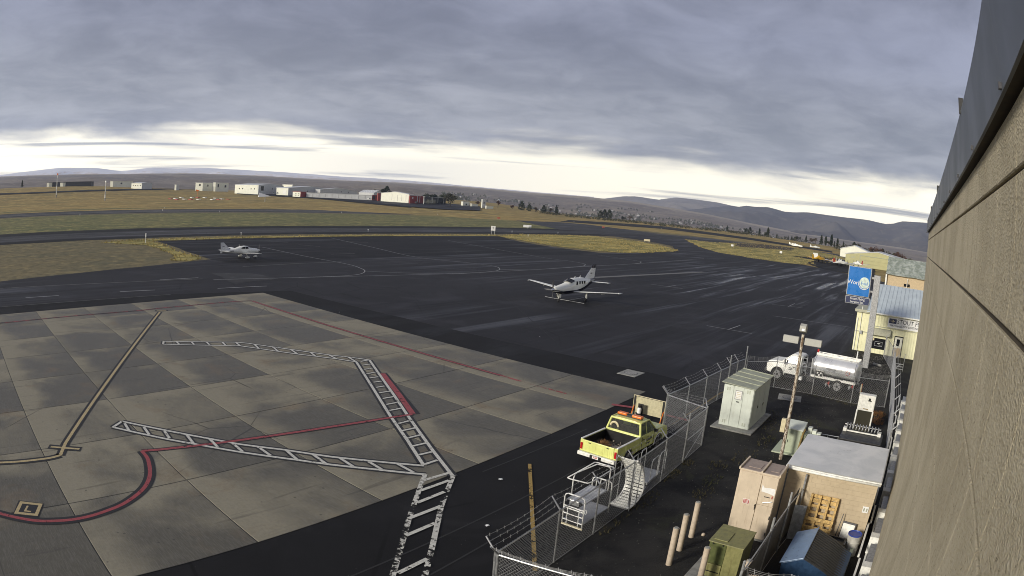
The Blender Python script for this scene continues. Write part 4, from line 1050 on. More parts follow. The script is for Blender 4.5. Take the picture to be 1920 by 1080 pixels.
# ---------------------------------------------------------------- drains
def drain(name, label, c, wx, wy, rz=0):
    t = thing(name, label, 'drain', (c[0], c[1], .04), rz)
    m = MB(); m.bb(-wx, wx, -wy, wy, 0, .035); m.build('concrete_collar', M['conc_plain'], t, bevel=.01)
    g = MB(); rr = min(wx, wy)*.72
    m = MB(); m.cyl((0, 0, .036), (0, 0, .044), rr, n=24); m.build('cover', M['dark_steel'], t)
    for k in range(-3, 4):
        w = math.sqrt(max(0, rr*rr-(k*rr*.27)**2))*.9
        if w > .05: MB().bb(k*rr*.27-.02, k*rr*.27+.02, -w, w, .0445, .052).build('grate_bar', M['galv_dull'], t)
    return t
drain('storm_drain', 'square concrete framed drain in the black asphalt by the slab corner', (41.05, 19.4), .85, .72)
drain('storm_drain', 'oval worn concrete drain on the gravel between shed and light pole', (43.2, 7.85), .78, .85, R(10))

# ---------------------------------------------------------------- fuel sign and flying service office
def fuel_sign():
    t = thing('pole_sign', 'tall blue fuel company sign on a grey column beside the yellow office', 'sign', (58.87, 3.72, 0))
    MB().bb(-.20, .20, -.32, .32, 0, 8.35).build('column', M['galv_dull'], t, bevel=.02)
    b = MB().bb(-.30, -.02, .60, 2.92, 6.30, 8.92).build('sign_box', M['galv_dull'], t, bevel=.02)
    MB().bb(-.315, -.301, .68, 2.84, 6.36, 8.85).build('blue_face', M['sign_blue'], b)
    s = MB().bb(-.30, -.02, .50, 2.94, 5.58, 6.25).build('lower_box', M['galv_dull'], t, bevel=.02)
    MB().bb(-.315, -.301, .56, 2.88, 5.63, 6.20).build('navy_face', M['sign_dark'], s)
    m = MB(); m.disc((-.325, 1.22, 7.55), .50, .012, 'x', 32); m.build('globe', M['sign_pale'], b)
    m = MB(); m.disc((-.336, 1.26, 7.64), .40, .008, 'x', 28); m.build('globe_core', M['sign_pale'], b)
    arc = [(-.334, 1.24+.56*math.cos(a), 7.52+.56*math.sin(a)) for a in [R(-150+12*i) for i in range(13)]]
    m = MB(); m.tube(arc, .035, 5); m.build('swoosh', M['sign_white'], b)
    rot = (R(90), 0, R(-90))
    word('World', .54, M['sign_white'], b, (-.322, 2.18, 7.48), rot)
    word('Fuel', .42, M['sign_blue'], b, (-.345, 1.22, 7.48), rot)
    word('SERVICES', .12, M['sign_white'], b, (-.322, 1.30, 7.16), rot)
    word('Stout Flying', .31, M['sign_white'], s, (-.322, 1.74, 6.05), rot); word('Service Inc.', .31, M['sign_white'], s, (-.322, 1.74, 5.77), rot)
    MB().bb(-.15, .10, .321, .62, 6.8, 6.95).build('bracket', M['galv_dull'], t); MB().bb(-.15, .10, .321, .62, 8.0, 8.15).build('bracket', M['galv_dull'], t)
fuel_sign()
def office():
    X = 67.5
    t = thing('flying_service_office', 'pale yellow ribbed steel office with a pale blue roof behind the blue sign', 'building', (X, 0, 0))
    MB().bb(.06, 18, -9, 4.6, -.3, 4.15).build('wall', M['facade'], t)
    r0 = None
    def ribs(y0, y1, z0, z1, nm='wall_panel'):
        m = MB(); rings = []; n = int((y1-y0)/.10)
        for i in range(n+1):
            y = y0+(y1-y0)*i/n; d = -.03 if i % 3 == 0 else 0.0
            rings.append([(.0+d, y, z0), (.0+d, y, z1), (.055, y, z1), (.055, y, z0)])
        m.loft(rings); return m.build(nm, M['facade'], t)
    y = 4.6
    while y > -8.9: ribs(max(-9, y-1.0), y-.006, 2.85, 4.12); y -= 1.0
    for a, b in ((1.40, 2.28), (4.46, 4.6), (-.9, .33), (-4, -.9)): ribs(a+.005, b-.005, -.3, 2.8)
    ribs(2.285, 4.455, -.3, .5)
    MB().bb(-.04, .05, 2.29, 4.45, 1.62, 2.8).build('wall_panel', M['facade'], t)
    for a, b in ((.34, 1.39),): MB().bb(-.0, .05, a, b, 2.16, 2.8).build('wall_panel', M['facade'], t)
    MB().bb(-.09, .0, -9, 4.62, 2.79, 2.86).build('trim', M['canopy'], t)
    MB().bb(-.62, -.05, 1.9, 4.52, 1.98, 2.66).build('canopy', M['canopy'], t, bevel=.02)
    w = MB().bb(.0, .055, 2.29, 4.45, .50, 1.62).build('window', M['glass'], t)
    m = MB(); m.bb(-.02, -.001, 2.7, 3.6, .80, .83); m.bb(-.02, -.001, 2.7, 3.6, 1.25, 1.28); m.bb(-.02, -.001, 2.7, 2.73, .83, 1.25); m.bb(-.02, -.001, 3.57, 3.6, .83, 1.25); m.build('frame', M['galv'], w)
    m = MB(); m.bb(-.02, -.001, 3.72, 4.28, 1.34, 1.56); m.build('notice', M['cream'], w)
    m = MB(); m.bb(-.02, -.001, 2.95, 3.3, 1.08, 1.12); m.bb(-.02, -.001, 2.9, 3.15, .94, .97); m.build('mark', M['sign_white'], w)
    fr = MB(); fr.bb(-.05, .05, .34, .42, 0, 2.14); fr.bb(-.05, .05, 1.31, 1.39, 0, 2.14); fr.bb(-.05, .05, .42, 1.31, 2.06, 2.14)
    fr.build('door_frame', M['black'], t)
    d = MB().bb(-.02, .04, .425, 1.305, .02, 2.055).build('door', M['hangar_pale'], t)
    MB().bb(-.026, -.021, .70, 1.08, 1.15, 1.85).build('glass', M['glass'], d)
    MB().bb(-.026, -.021, .46, 1.27, .06, .95).build('kick_panel', M['peach'], d)
    # lean-to on the left
    MB().bb(.02, 7, 4.61, 6.1, -.3, 4.0).build('side_wing', M['facade'], t)
    MB().bb(-.25, 7, 4.63, 6.35, 4.02, 4.30).build('wing_roof', M['canopy'], t)
    m = MB()
    for k in range(3): m.bb(.0, .018, 4.7+.46*k, 4.73+.46*k, 0, 3.9)
    m.build('rib', M['facade'], t)
    m = MB(); m.bb(-.03, .0, 4.62, 6.1, 2.0, 2.08); m.build('trim', M['canopy'], t)
    m = MB(); m.cyl((-.08, 5.95, 0), (-.08, 5.95, 3.4), .05, n=6); m.cyl((-.10, 5.55, 0), (-.10, 5.55, 4.6), .035, n=6); m.build('downpipe', M['white'], t)
    MB().bb(-.18, -.02, 5.2, 5.45, 1.8, 2.15).build('meter', M['galv'], t)
    # roof of standing seam sheets
    y = -9.0; s0 = None
    while y < 4.55:
        m = MB(); m.prism([(-.35, 4.16), (9.1, 6.52), (9.1, 6.58), (-.35, 4.22)], y+.004, y+.996, 'y'); s = m.build('roof_sheet', M['blue_roof'], t)
        m = MB(); m.prism([(-.35, 4.221), (9.1, 6.581), (9.1, 6.63), (-.35, 4.27)], y+.47, y+.51, 'y'); m.prism([(-.35, 4.221), (9.1, 6.581), (9.1, 6.63), (-.35, 4.27)], y+.96, y+.99, 'y'); m.build('seam', M['blue_roof'], s)
        y += 1.0
    m = MB(); m.prism([(9.1, 6.5), (18.4, 4.16), (18.4, 4.22), (9.1, 6.58)], -9, 4.6, 'y'); m.build('roof', M['blue_roof'], t)
    MB().prism([(.0, 4.15), (18, 4.15), (9.1, 6.5)], 4.55, 4.58, 'y').build('gable', M['facade'], t)
    MB().bb(-.45, -.352, -9, 4.6, 4.10, 4.22).build('gutter', M['white'], t)
    # name board
    b = MB().bb(-.10, -.065, -3.4, 2.42, 2.92, 3.98).build('name_board', M['sign_white'], t)
    MB().bb(-.106, -.101, 1.42, 2.30, 3.36, 3.84).build('picture', M['sign_dark'], b)
    m = MB(); m.bb(-.112, -.107, 1.6, 2.15, 3.56, 3.62); m.bb(-.112, -.107, 1.78, 1.9, 3.48, 3.74); m.build('picture_plane', M['cream'], b)
    rot = (R(90), 0, R(-90))
    word('STOUT FLYING', .62, M['navy'], b, (-.112, 1.36, 3.62), rot, 'LEFT'); word('CROP DUSTING', .30, M['navy'], b, (-.112, .85, 3.20), rot, 'LEFT'); word('208-743-8408', .25, M['navy'], b, (-.112, 2.18, 3.14), rot, 'LEFT')
    MB().bb(-.1, -.02, 3.2, 3.35, 2.68, 2.76).build('lamp', M['sign_white'], t)
office()
def steps():
    t = thing('metal_steps', 'small galvanised rail steps at the foot of the terminal wall near the office', 'steps', (60.2, .35, 0))
    for k in range(3): MB().bb(.3*k, .3*k+.28, -.5, .5, .18*k+.15, .18*k+.18).build('tread', M['galv'], t)
    for y in (-.52, .52):
        m = MB(); m.tube([(-.1, y, 0), (-.1, y, .95), (.9, y, 1.5), (.9, y, .5)], .03, 6); m.build('handrail', M['galv'], t)
steps()
m = MB(); m.cyl((57.9, 4.6, 0), (57.9, 4.6, 1.5), .06, n=8); m.ball((57.9, 4.6, 1.5), .06, 8, 5); tag(m.build('marker_post', M['white'], smooth=True), 'slim white pipe post behind the tanker truck, left of the sign column', 'post')
for i, (x, y, rz, l) in enumerate(((60.5, 4.7, 20, 'pale concrete wheel stop left of the sign column'), (61.0, 2.6, -25, 'pale concrete wheel stop right of the sign column'))):
    m = MB(); m.prism([(-.12, 0), (.12, 0), (.08, .16), (-.08, .16)], -.5, .5, 'y'); tag(m.build('wheel_stop', M['conc_plain'], None, (x, y, .035), R(rz), bevel=.015), l, 'wheel stop', 'concrete wheel stops by the sign')
# ---------------------------------------------------------------- weeds in the yard
def tufts(name, spots, mat, n, h, spread, seed):
    rnd = random.Random(seed); m = MB()
    for (x, y, rx, ry) in spots:
        for _ in range(n):
            a = rnd.uniform(0, 6.28); q = math.sqrt(rnd.random()); cx, cy = x+rx*q*math.cos(a), y+ry*q*math.sin(a)
            for _ in range(4):
                b = rnd.uniform(0, 6.28); hh = h*rnd.uniform(.4, 1.1); dx, dy = spread*math.cos(b), spread*math.sin(b); w = .012
                m.add([(cx-w*math.sin(b), cy+w*math.cos(b), .035), (cx+w*math.sin(b), cy-w*math.cos(b), .035), (cx+dx*rnd.uniform(.4, 1), cy+dy*rnd.uniform(.4, 1), .035+hh)], [(0, 1, 2)])
    return m.build(name, mat, kind='stuff')
tufts('dry_weeds', [(45.4, 6.0, .5, 1.8), (44.6, 3.4, .5, 1.2), (27.5, 9.4, .5, .35), (25.6, 9.35, 1.0, .25), (22.5, 9.1, 1.2, .3), (20, 9.1, 1.6, .2), (38.2, 7.9, 1.2, .5), (36.5, 7.6, 1.4, .6), (28.0, 8.0, .9, .5), (43.0, .9, 1.0, .7), (24.6, 7.4, .8, .5), (30, 7.2, 1.4, .6), (33, 6.9, 1.2, .5)], M['weed'], 42, .13, .10, 5)
tufts('green_weeds', [(37.8, 5.9, 2.0, 1.4), (34.5, 6.7, 1.5, .8), (45.2, 4.4, .7, 2.2), (26.2, 7.6, .9, .4), (49, 1.6, 2.0, 1.0), (52, 2.6, 2.0, 1.0)], M['weed_green'], 60, .10, .09, 6)
tufts('russet_leaves', [(41.5, .95, 1.0, .5), (43.3, 1.0, .8, .5)], M['rustleaf'], 120, .14, .14, 7)
def stones():
    rnd = random.Random(9); m = MB()
    for _ in range(900):
        x, y = rnd.uniform(13, 46), rnd.uniform(1.0, 11.5)
        if y > 9.4 and x < 31: continue
        r = rnd.uniform(.012, .034); m.ball((x, y, .035+r*.4), (r, r*.8, r*.6), 5, 3)
    for _ in range(1500):
        x, y = rnd.uniform(49, 66), rnd.uniform(.8, 5.5); r = rnd.uniform(.03, .07); m.ball((x, y, .035+r*.4), (r, r*.8, r*.6), 5, 3)
    return m.build('gravel', M['stonegrey'], kind='stuff')
stones()
m = MB(); m.ball((20.9, 5.95, .06), (.10, .08, .07), 8, 5); tag(m.build('stone', M['pvc'], smooth=True), 'pale stone lying at the foot of the farthest of three bollards', 'stone')
# ---------------------------------------------------------------- yellow pickup
def arch(cx, r, n=9, zc=.42): return [(cx+r*math.cos(math.pi-math.pi*i/n), zc+r*math.sin(math.pi*i/n)) for i in range(n+1)]
def wheel(parent, c, r, w, side, rimcol='rim'):
    """side = +1/-1: which way the rim faces"""
    m = MB(); m.wheel(c, r, w, 'y', 26); o = m.build('wheel', M['rubber'], parent, smooth=True, shade_angle=50)
    m = MB(); m.disc((c[0], c[1]+side*w*.22, c[2]), r*.63, w*.4, 'y', 20); q = m.build('rim', M[rimcol], o, smooth=True, shade_angle=40)
    m = MB(); m.disc((c[0], c[1]+side*w*.45, c[2]), r*.20, w*.14, 'y', 12); m.build('hub', M['dark_steel'], o)
    for k in range(5):
        a = 2*math.pi*k/5
        m = MB(); m.disc((c[0]+r*.42*math.cos(a), c[1]+side*w*.425, c[2]+r*.42*math.sin(a)), r*.09, .012, 'y', 8); m.build('rim_hole', M['black'], o)
    return o
def pickup():
    t = thing('pickup_truck', 'lime yellow airport pickup with an amber light bar and open bed', 'pickup', (24.08, 12.54, .045), R(-2.5))
    HW = .985; lime = M['lime']
    # bed sides with wheel arch
    side = [(.14, .55)]+arch(1.18, .43)+[(2.16, .50), (2.16, 1.13), (.14, 1.13)]
    for s in (-1, 1):
        m = MB(); m.prism(side, s*HW, s*(HW-.10), 'y'); m.build('bed_side', lime, t, bevel=.022)
        MB().bb(.12, 2.12, s*HW-.045*s-.055, s*HW-.045*s+.055, 1.132, 1.165).build('bed_rail', M['white_alu'], t, bevel=.012)
        m = MB(); m.bb(.3, 2.1, s*(HW+.006), s*HW, .84, .862); m.build('moulding', M['lime'], t)
        m = MB(); m.prism([(.75, .62), (1.62, .62), (1.62, .80), (.75, .80)], s*(HW-.11), s*(HW-.32), 'y'); m.build('wheel_well', M['black'], t)
    MB().bb(.16, 2.14, -HW+.11, HW-.11, .56, .60).build('bed_floor', M['bed'], t)
    for k in range(9): MB().bb(.2, 2.1, -.7+.175*k-.03, -.7+.175*k+.03, .601, .613).build('bed_rib', M['bed'], t)
    MB().bb(2.08, 2.145, -HW+.11, HW-.11, .60, 1.12).build('bed_front', M['black'], t)
    for s in (-1, 1): MB().bb(.2, 2.07, s*(HW-.105), s*(HW-.115), .60, 1.12).build('bed_liner', M['black'], t)
    g = MB().bb(.075, .135, -.80, .80, .58, 1.13).build('tailgate', lime, t, bevel=.02)
    MB().bb(.066, .0745, -.70, .70, .70, .98).build('tailgate_panel', lime, g, bevel=.006)
    for y in (-.48, .48): MB().bb(.064, .074, y-.06, y+.06, 1.02, 1.06).build('latch', M['black'], g)
    for s in (-1, 1):
        MB().bb(.09, .145, s*.805, s*HW, .56, 1.13).build('corner_post', lime, t, bevel=.015)
        MB().bb(.060, .089, s*.84, s*.96, .66, .98).build('tail_light', M['redlens'], t, bevel=.012)
    b = MB().prism([(-.10, .42), (.06, .42), (.06, .60), (-.10, .60)], -.98, .98, 'y').build('rear_bumper', M['white'], t, bevel=.03)
    MB().bb(-.108, -.055, -.30, .30, .41, .585).build('bumper_recess', M['black'], b)
    p = MB().bb(-.118, -.1085, -.16, .16, .44, .57).build('license_plate', M['sign_white'], b)
    m = MB(); m.bb(-.121, -.1185, -.13, .13, .535, .555); m.bb(-.121, -.1185, -.11, .11, .475, .51); m.build('plate_print', M['red'], p)
    # cab, hood and fenders as one shell
    prof = [(2.19, .48), (3.70, .48)]+arch(4.17, .45)[0:]+[(4.95, .50), (5.10, .55), (5.12, .80), (5.06, 1.02), (4.90, 1.085), (3.95, 1.14), (2.19, 1.13)]
    m = MB(); n = len(prof)
    def inset(z): return HW-.0 if z < .95 else HW-.05
    vs = [(x, inset(z), z) for x, z in prof]+[(x, -inset(z), z) for x, z in prof]
    m.add(vs, [(i, (i+1) % n, n+(i+1) % n, n+i) for i in range(n)]+[tuple(range(n-1, -1, -1)), tuple(range(n, 2*n))])
    m.build('body', lime, t, bevel=.035)
    for s in (-1, 1):
        m = MB(); m.tube([(x, s*(HW+.004), z) for x, z in arch(4.17, .455)], .022, 5); m.build('arch_trim', M['white_alu'], t)
        for x in (2.36, 3.58): MB().bb(x, x+.022, s*(HW+.003), s*(HW-.01), .55, 1.10).build('door_gap', M['black'], t)
        m = MB(); m.bb(2.42, 2.58, s*(HW+.02), s*HW, .93, .975); m.build('door_handle', M['black'], t)
        m = MB(); m.cyl((3.42, s*(HW-.03), 1.16), (3.40, s*(HW+.12), 1.20), .015, n=6); m.box((3.40, s*(HW+.17), 1.24), (.06, .20, .16)); m.build('mirror', M['black'], t)
        m = MB(); y = s*(HW+.004); o = s*.003
        for pts in ([(2.78, .98), (2.95, 1.03), (3.15, .99), (3.00, 1.0)], [(2.72, .82), (2.86, .95), (2.90, .95), (2.76, .80)], [(2.90, .78), (3.02, .78), (3.06, .92), (2.94, .92)], [(3.08, .76), (3.18, .80), (3.22, .96), (3.12, .90)], [(3.22, .78), (3.36, .84), (3.34, .94), (3.24, .9)], [(2.80, .66), (3.2, .64), (3.2, .69), (2.80, .71)]):
            m.quad(*[(a, y+o, c) for a, c in pts])
        m.build('door_emblem', M['navy'], t)
    # greenhouse
    lo = {'rb': (2.24, 1.13), 'rt': (2.36, 1.72), 'ft': (3.20, 1.74), 'fb': (3.86, 1.12)}; wy, wt = HW-.06, HW-.20
    m = MB()
    for s in (-1, 1):
        for a, b, r in (('rb', 'rt', .055), ('ft', 'fb', .04)):
            A, B = lo[a], lo[b]; ya = wy if a in ('rb', 'fb') else wt; yb = wt if b in ('rt', 'ft') else wy
            m.cyl((A[0], s*ya, A[1]), (B[0], s*yb, B[1]), r, n=8)
        m.cyl((2.36, s*wt, 1.73), (3.20, s*wt, 1.74), .045, n=8)
        m.cyl((2.90, s*(wy-.005), 1.13), (2.88, s*wt, 1.73), .022, n=6)
    m.cyl((2.24, -wy, 1.15), (2.24, wy, 1.15), .05, n=8); m.cyl((2.36, -wt, 1.72), (2.36, wt, 1.72), .05, n=8)
    m.build('cab_frame', lime, t, smooth=True, shade_angle=50)
    m = MB(); rr = []
    for i in range(5):
        x = 2.33+.92*i/4; rr.append([(x, -wt-.03, 1.73), (x, -wt*.6, 1.79), (x, wt*.6, 1.79), (x, wt+.03, 1.73), (x, 0, 1.70)])
    m.loft(rr); m.build('roof', lime, t, bevel=.02)
    gl = M['carglass']
    MB().quad((2.25, -wy+.05, 1.19), (2.25, wy-.05, 1.19), (2.352, wt-.04, 1.68), (2.352, -wt+.04, 1.68)).build('rear_window', gl, t)
    MB().quad((3.85, -wy+.04, 1.13), (3.85, wy-.04, 1.13), (3.21, wt-.03, 1.71), (3.21, -wt+.03, 1.71)).build('windscreen', gl, t)
    for s in (-1, 1): MB().quad((2.28, s*wy, 1.14), (3.80, s*wy, 1.14), (3.20, s*wt, 1.70), (2.38, s*wt, 1.70)).build('side_window', gl, t)
    MB().bb(2.4, 3.6, -.8, .8, .9, 1.02).build('seat', M['black'], t)
    MB().bb(2.42, 2.56, -.75, .75, 1.0, 1.45).build('seat_back', M['dark_steel'], t, bevel=.03)
    for y in (-.38, .38): MB().bb(2.44, 2.56, y-.16, y+.16, 1.45, 1.60).build('headrest', M['dark_steel'], t, bevel=.03)
    m = MB(); m.bb(3.55, 3.85, -.85, .85, 1.0, 1.12); m.build('dashboard', M['black'], t)
    m = MB(); m.wheel((2.30, .56, 1.30), .26, .05, 'x', 20); m.build('yellow_hoop', M['cream'], t, smooth=True)
    lb = MB().bb(2.62, 2.86, -.64, .64, 1.80, 1.84).build('light_bar', M['dark_steel'], t)
    for y0, y1 in ((-.66, -.14), (.14, .66)): MB().bb(2.61, 2.87, y0, y1, 1.841, 1.95).build('amber_lens', M['orange'], lb, bevel=.03)
    MB().bb(2.64, 2.84, -.138, .138, 1.841, 1.91).build('bar_box', M['black'], lb)
    m = MB(); m.bb(5.121, 5.16, -.62, .62, .72, .98); m.build('grille', M['black'], t)
    for s in (-1, 1): MB().bb(5.11, 5.15, s*.66, s*.92, .74, .95).build('headlight', M['sign_white'], t)
    MB().bb(5.08, 5.24, -.97, .97, .44, .62).build('front_bumper', M['white'], t, bevel=.03)
    MB().bb(.3, 5.0, -.55, .55, .36, .52).build('chassis', M['black'], t)
    for x in (1.18, 4.17):
        for s in (-1, 1): wheel(t, (x, s*(HW-.14), .385), .385, .25, s)
        m = MB(); m.cyl((x, -.75, .385), (x, .75, .385), .06, n=6); m.build('axle', M['black'], t)
    return t
pickup()
def bush(name, label, cat, loc, r, n, mat, seed):
    rnd = random.Random(seed); m = MB()
    for _ in range(n):
        a, b = rnd.uniform(0, 6.28), rnd.uniform(-.3, 1.5); q = r*rnd.uniform(.5, 1.05); w = .010
        d = Vector((math.cos(a)*math.cos(b), math.sin(a)*math.cos(b), .25+.8*math.sin(b)))
        p = Vector((rnd.uniform(-.06, .06), rnd.uniform(-.06, .06), .02)); mid = p+d*q*.6+Vector((rnd.uniform(-.08, .08), rnd.uniform(-.08, .08), rnd.uniform(-.04, .06))); e = p+d*q
        for s0, s1 in ((p, mid), (mid, e), (mid, mid+(e-mid).cross(Vector((0, 0, 1)))*.8)):
            sd_ = (s1-s0).cross(Vector((rnd.uniform(-1, 1), rnd.uniform(-1, 1), .4))).normalized()*w
            m.add([s0+sd_, s0-sd_, s1], [(0, 1, 2)])
    return tag(m.build(name, mat, None, loc), label, cat)
bush('tumbleweed', 'round brown tumbleweed lying in the pickup bed', 'tumbleweed', (25.05, 12.75, .66), .42, 420, M['tumble'], 2)
def debris():
    rnd = random.Random(8); m = MB()
    for _ in range(130):
        r = rnd.uniform(.025, .085); m.ball((25.35+rnd.gauss(0, .28), 12.2+rnd.gauss(0, .26), .66+r*.4), (r, r*rnd.uniform(.5, 1), r*.5), 5, 3)
    for _ in range(50):
        x, y = 25.5+rnd.gauss(0, .3), 12.3+rnd.gauss(0, .25); a = rnd.uniform(0, 6.3); l = rnd.uniform(.1, .35)
        m.cyl((x, y, .67), (x+l*math.cos(a), y+l*math.sin(a), .70+rnd.uniform(0, .08)), .006, n=3)
    o = m.build('pale_debris', M['pvc'], kind='stuff'); return o
debris()
# ---------------------------------------------------------------- beige board barrier and extinguisher
def barrier():
    t = thing('barrier_board', 'beige ribbed board barrier on orange striped legs ahead of the pickup', 'barrier', (32.0, 13.75, .042), R(-1))
    for k in range(6):
        MB().bb(-.02, .02, -.80, .80, .34+.155*k, .34+.155*k+.152).build('board', M['beige'], t, bevel=.004, seg=1)
    for s in (-1, 1):
        MB().bb(-.03, .03, s*.83, s*.97, .30, 1.29).build('black_panel', M['black'], t)
        for y in (.815, .985): MB().bb(-.035, .035, s*y-.015, s*y+.015, .02, 1.30).build('upright', M['beige'], t)
        for dx in (-.42, .42):
            m = MB(); m.cyl((dx, s*.93, 0), (0, s*.93, .75), .028, n=5); m.build('leg', M['orange'] if dx < 0 else M['sign_white'], t)
    MB().bb(-.03, .03, -1.0, 1.0, 1.301, 1.33).build('top_rail', M['cream'], t)
barrier()
def extinguisher():
    t = thing('extinguisher_cart', 'black and white wheeled extinguisher standing against the beige barrier board', 'extinguisher', (31.5, 14.10, .042))
    m = MB(); m.cyl((0, 0, .18), (0, 0, .72), .12, n=14); m.ball((0, 0, .72), (.12, .12, .10), 14, 6); m.build('cylinder', M['sign_white'], t, smooth=True, shade_angle=40)
    m = MB(); m.cyl((0, 0, .40), (0, 0, .50), .124, n=14); m.build('band', M['black'], t)
    m = MB(); m.cyl((0, 0, .80), (0, 0, .95), .05, n=8); m.bb(.13, .16, -.16, .16, .1, 1.0); m.build('frame', M['black'], t)
    for s in (-1, 1):
        m = MB(); m.wheel((.08, s*.19, .14), .14, .06, 'y', 16); m.build('wheel', M['rubber'], t)
    m = MB(); m.ball((-.15, .30, .20), (.17, .15, .18), 10, 6); m.build('bag', M['white_alu'], t, smooth=True)
extinguisher()
# ---------------------------------------------------------------- lift cart, slatted ramp and low ramp outside the fence
def lift_cart():
    t = thing('lift_cart', 'white tube framed passenger lift cart with grey decks beside the chain link fence', 'cart', (18.28, 9.70, .042))
    L, W_ = 1.95, .88; wt = M['white_alu']
    MB().bb(.05, L, .03, W_-.03, .30, .345).build('lower_deck', M['alu'], t)
    d = MB().bb(.10, L-.25, .06, W_-.06, 1.12, 1.16).build('upper_deck', M['alu'], t)
    for k in range(14): MB().bb(.14+.11*k, .19+.11*k, .08, W_-.08, 1.1605, 1.166).build('deck_rib', M['galv'], d)
    for x in (0, L):
        m = MB(); h = 1.42
        m.tube([(x, .02, .12), (x, .02, h-.14), (x, .06, h-.04), (x, .16, h), (x, W_-.16, h), (x, W_-.06, h-.04), (x, W_-.02, h-.14), (x, W_-.02, .12)], .026, 7); m.build('end_frame', wt, t, smooth=True)
    for z in (.14, .36, .62, .84, .92): 
        m = MB(); m.cyl((-.01, .03, z), (-.01, W_-.03, z), .024, n=6); m.build('rung', wt, t)
    for y in (.20, W_-.20):
        m = MB(); m.cyl((-.01, y, .14), (-.01, y, .94), .020, n=6); m.build('bar', wt, t)
    MB().bb(-.035, .0, .24, W_-.24, 1.02, 1.22).build('control_box', M['galv'], t, bevel=.02)
    MB().bb(-.03, .0, .25, W_-.25, .64, .82).build('mesh_plate', M['dark_steel'], t); MB().bb(-.03, .0, .22, W_-.22, .38, .60).build('mesh_plate', M['dark_steel'], t)
    MB().bb(-.03, .02, .0, W_, .12, .19).build('bumper_bar', M['cream'], t)
    m = MB(); m.tube([(-.03, -.06+.05*math.cos(a), .92+.08*math.sin(a)) for a in [2*math.pi*i/10 for i in range(11)]], .014, 5); m.build('ring', wt, t)
    for x in (L-.02, L-.55):
        for y in ((.25, .5, .68) if x > 1.5 else ()):
            m = MB(); m.cyl((x, y, .9), (x, y, 1.42), .016, n=5); m.build('bar', wt, t)
    m = MB(); m.tube([(.06, W_, 1.98), (L, W_, 2.0), (L+.06, W_-.08, 2.0), (L+.06, .1, 2.0), (L, .03, 2.0), (.35, .03, 1.98), (.14, .10, 1.97), (.05, W_-.12, 1.97), (.06, W_, 1.98)], .024, 7); m.build('upper_loop', wt, t, smooth=True)
    m = MB(); m.tube([(.45, W_-.02, 1.16), (.45, W_-.02, 1.82), (.52, W_-.02, 1.96), (.62, W_-.03, 2.0), (1.6, W_-.3, 2.12), (1.72, .1, 2.1), (1.72, .05, 1.95), (1.72, .05, 1.1)], .024, 7); m.build('hand_rail', wt, t, smooth=True)
    for x in (.2, L-.2):
        for y in (.1, W_-.1):
            m = MB(); m.wheel((x, y, .085), .085, .05, 'y', 12); m.build('caster', M['rubber'], t)
lift_cart()
def slat_ramp():
    t = thing('slatted_ramp', 'curved white slatted boarding ramp between tall tube handrails', 'ramp', (21.05, 9.2, .042))
    key = [(.05, .06), (.55, .10), (.95, .22), (1.18, .50), (1.16, .90), (1.0, 1.28), (.76, 1.62), (.48, 1.90), (.18, 2.10)]
    P = bez(key, 5); sl = None
    for i, (p, q) in enumerate(zip(P, P[1:])):
        if i % 2: continue
        q = P[min(i+2, len(P)-1)]
        dd = (q-p); L = dd.length*.70; nrm = Vector((-dd.y, dd.x)).normalized()*.018; e = p+dd.normalized()*L
        w0, w1 = .10, .86
        m = MB(); m.prism([(p.x, p.y), (e.x, e.y), (e.x+nrm.x, e.y+nrm.y), (p.x+nrm.x, p.y+nrm.y)], w0, w1, 'y'); m.build('slat', M['white'], t)
    for y in (.07, .89):
        m = MB(); m.tube([(p.x, y, p.y) for p in P], .035, 6); m.build('side_rail', M['white_alu'], t)
    for x, y in ((.0, .04), (.05, .92), (.55, .04), (.6, .92)):
        m = MB(); m.cyl((x, y, 0), (x+.03, y, 2.2 if x < .3 else 1.95), .022, n=6); m.build('handrail_post', M['galv'], t)
    for z in (.75, 1.3):
        m = MB(); m.cyl((.05, .92, z), (.6, .92, z), .016, n=5); m.build('cross_bar', M['galv'], t)
    for y in (.1, .86):
        m = MB(); m.cyl((.5, y, .0), (1.5, y, .55), .022, n=6); m.build('brace', M['galv_dull'], t)
    MB().bb(.0, .9, .12, .84, .02, .05).build('base_plate', M['galv_dull'], t)
slat_ramp()
def low_ramp():
    t = thing('low_ramp', 'flat grey metal ramp plate with looped handrails behind the pickup rear wheel', 'ramp', (23.7, 9.72, .042), R(4))
    MB().bb(.1, 1.7, .05, .85, .10, .14).build('deck', M['alu'], t)
    for x0 in (.25, 1.25):
        m = MB(); m.tube([(x0, .02, .1), (x0, .02, 1.05), (x0+.10, .02, 1.15), (x0+.75, .02, 1.15), (x0+.85, .02, 1.05), (x0+.85, .02, .1)], .022, 6); m.build('handrail', M['galv'], t)
        m = MB(); m.tube([(x0-.1, .88, .1), (x0-.1, .88, 1.0), (x0, .88, 1.1), (x0+.4, .88, 1.1), (x0+.5, .88, 1.0), (x0+.5, .88, .1)], .022, 6); m.build('handrail', M['galv'], t)
    for y in (.08, .82): MB().bb(.1, 1.7, y-.03, y+.03, .02, .098).build('beam', M['galv_dull'], t)
low_ramp()
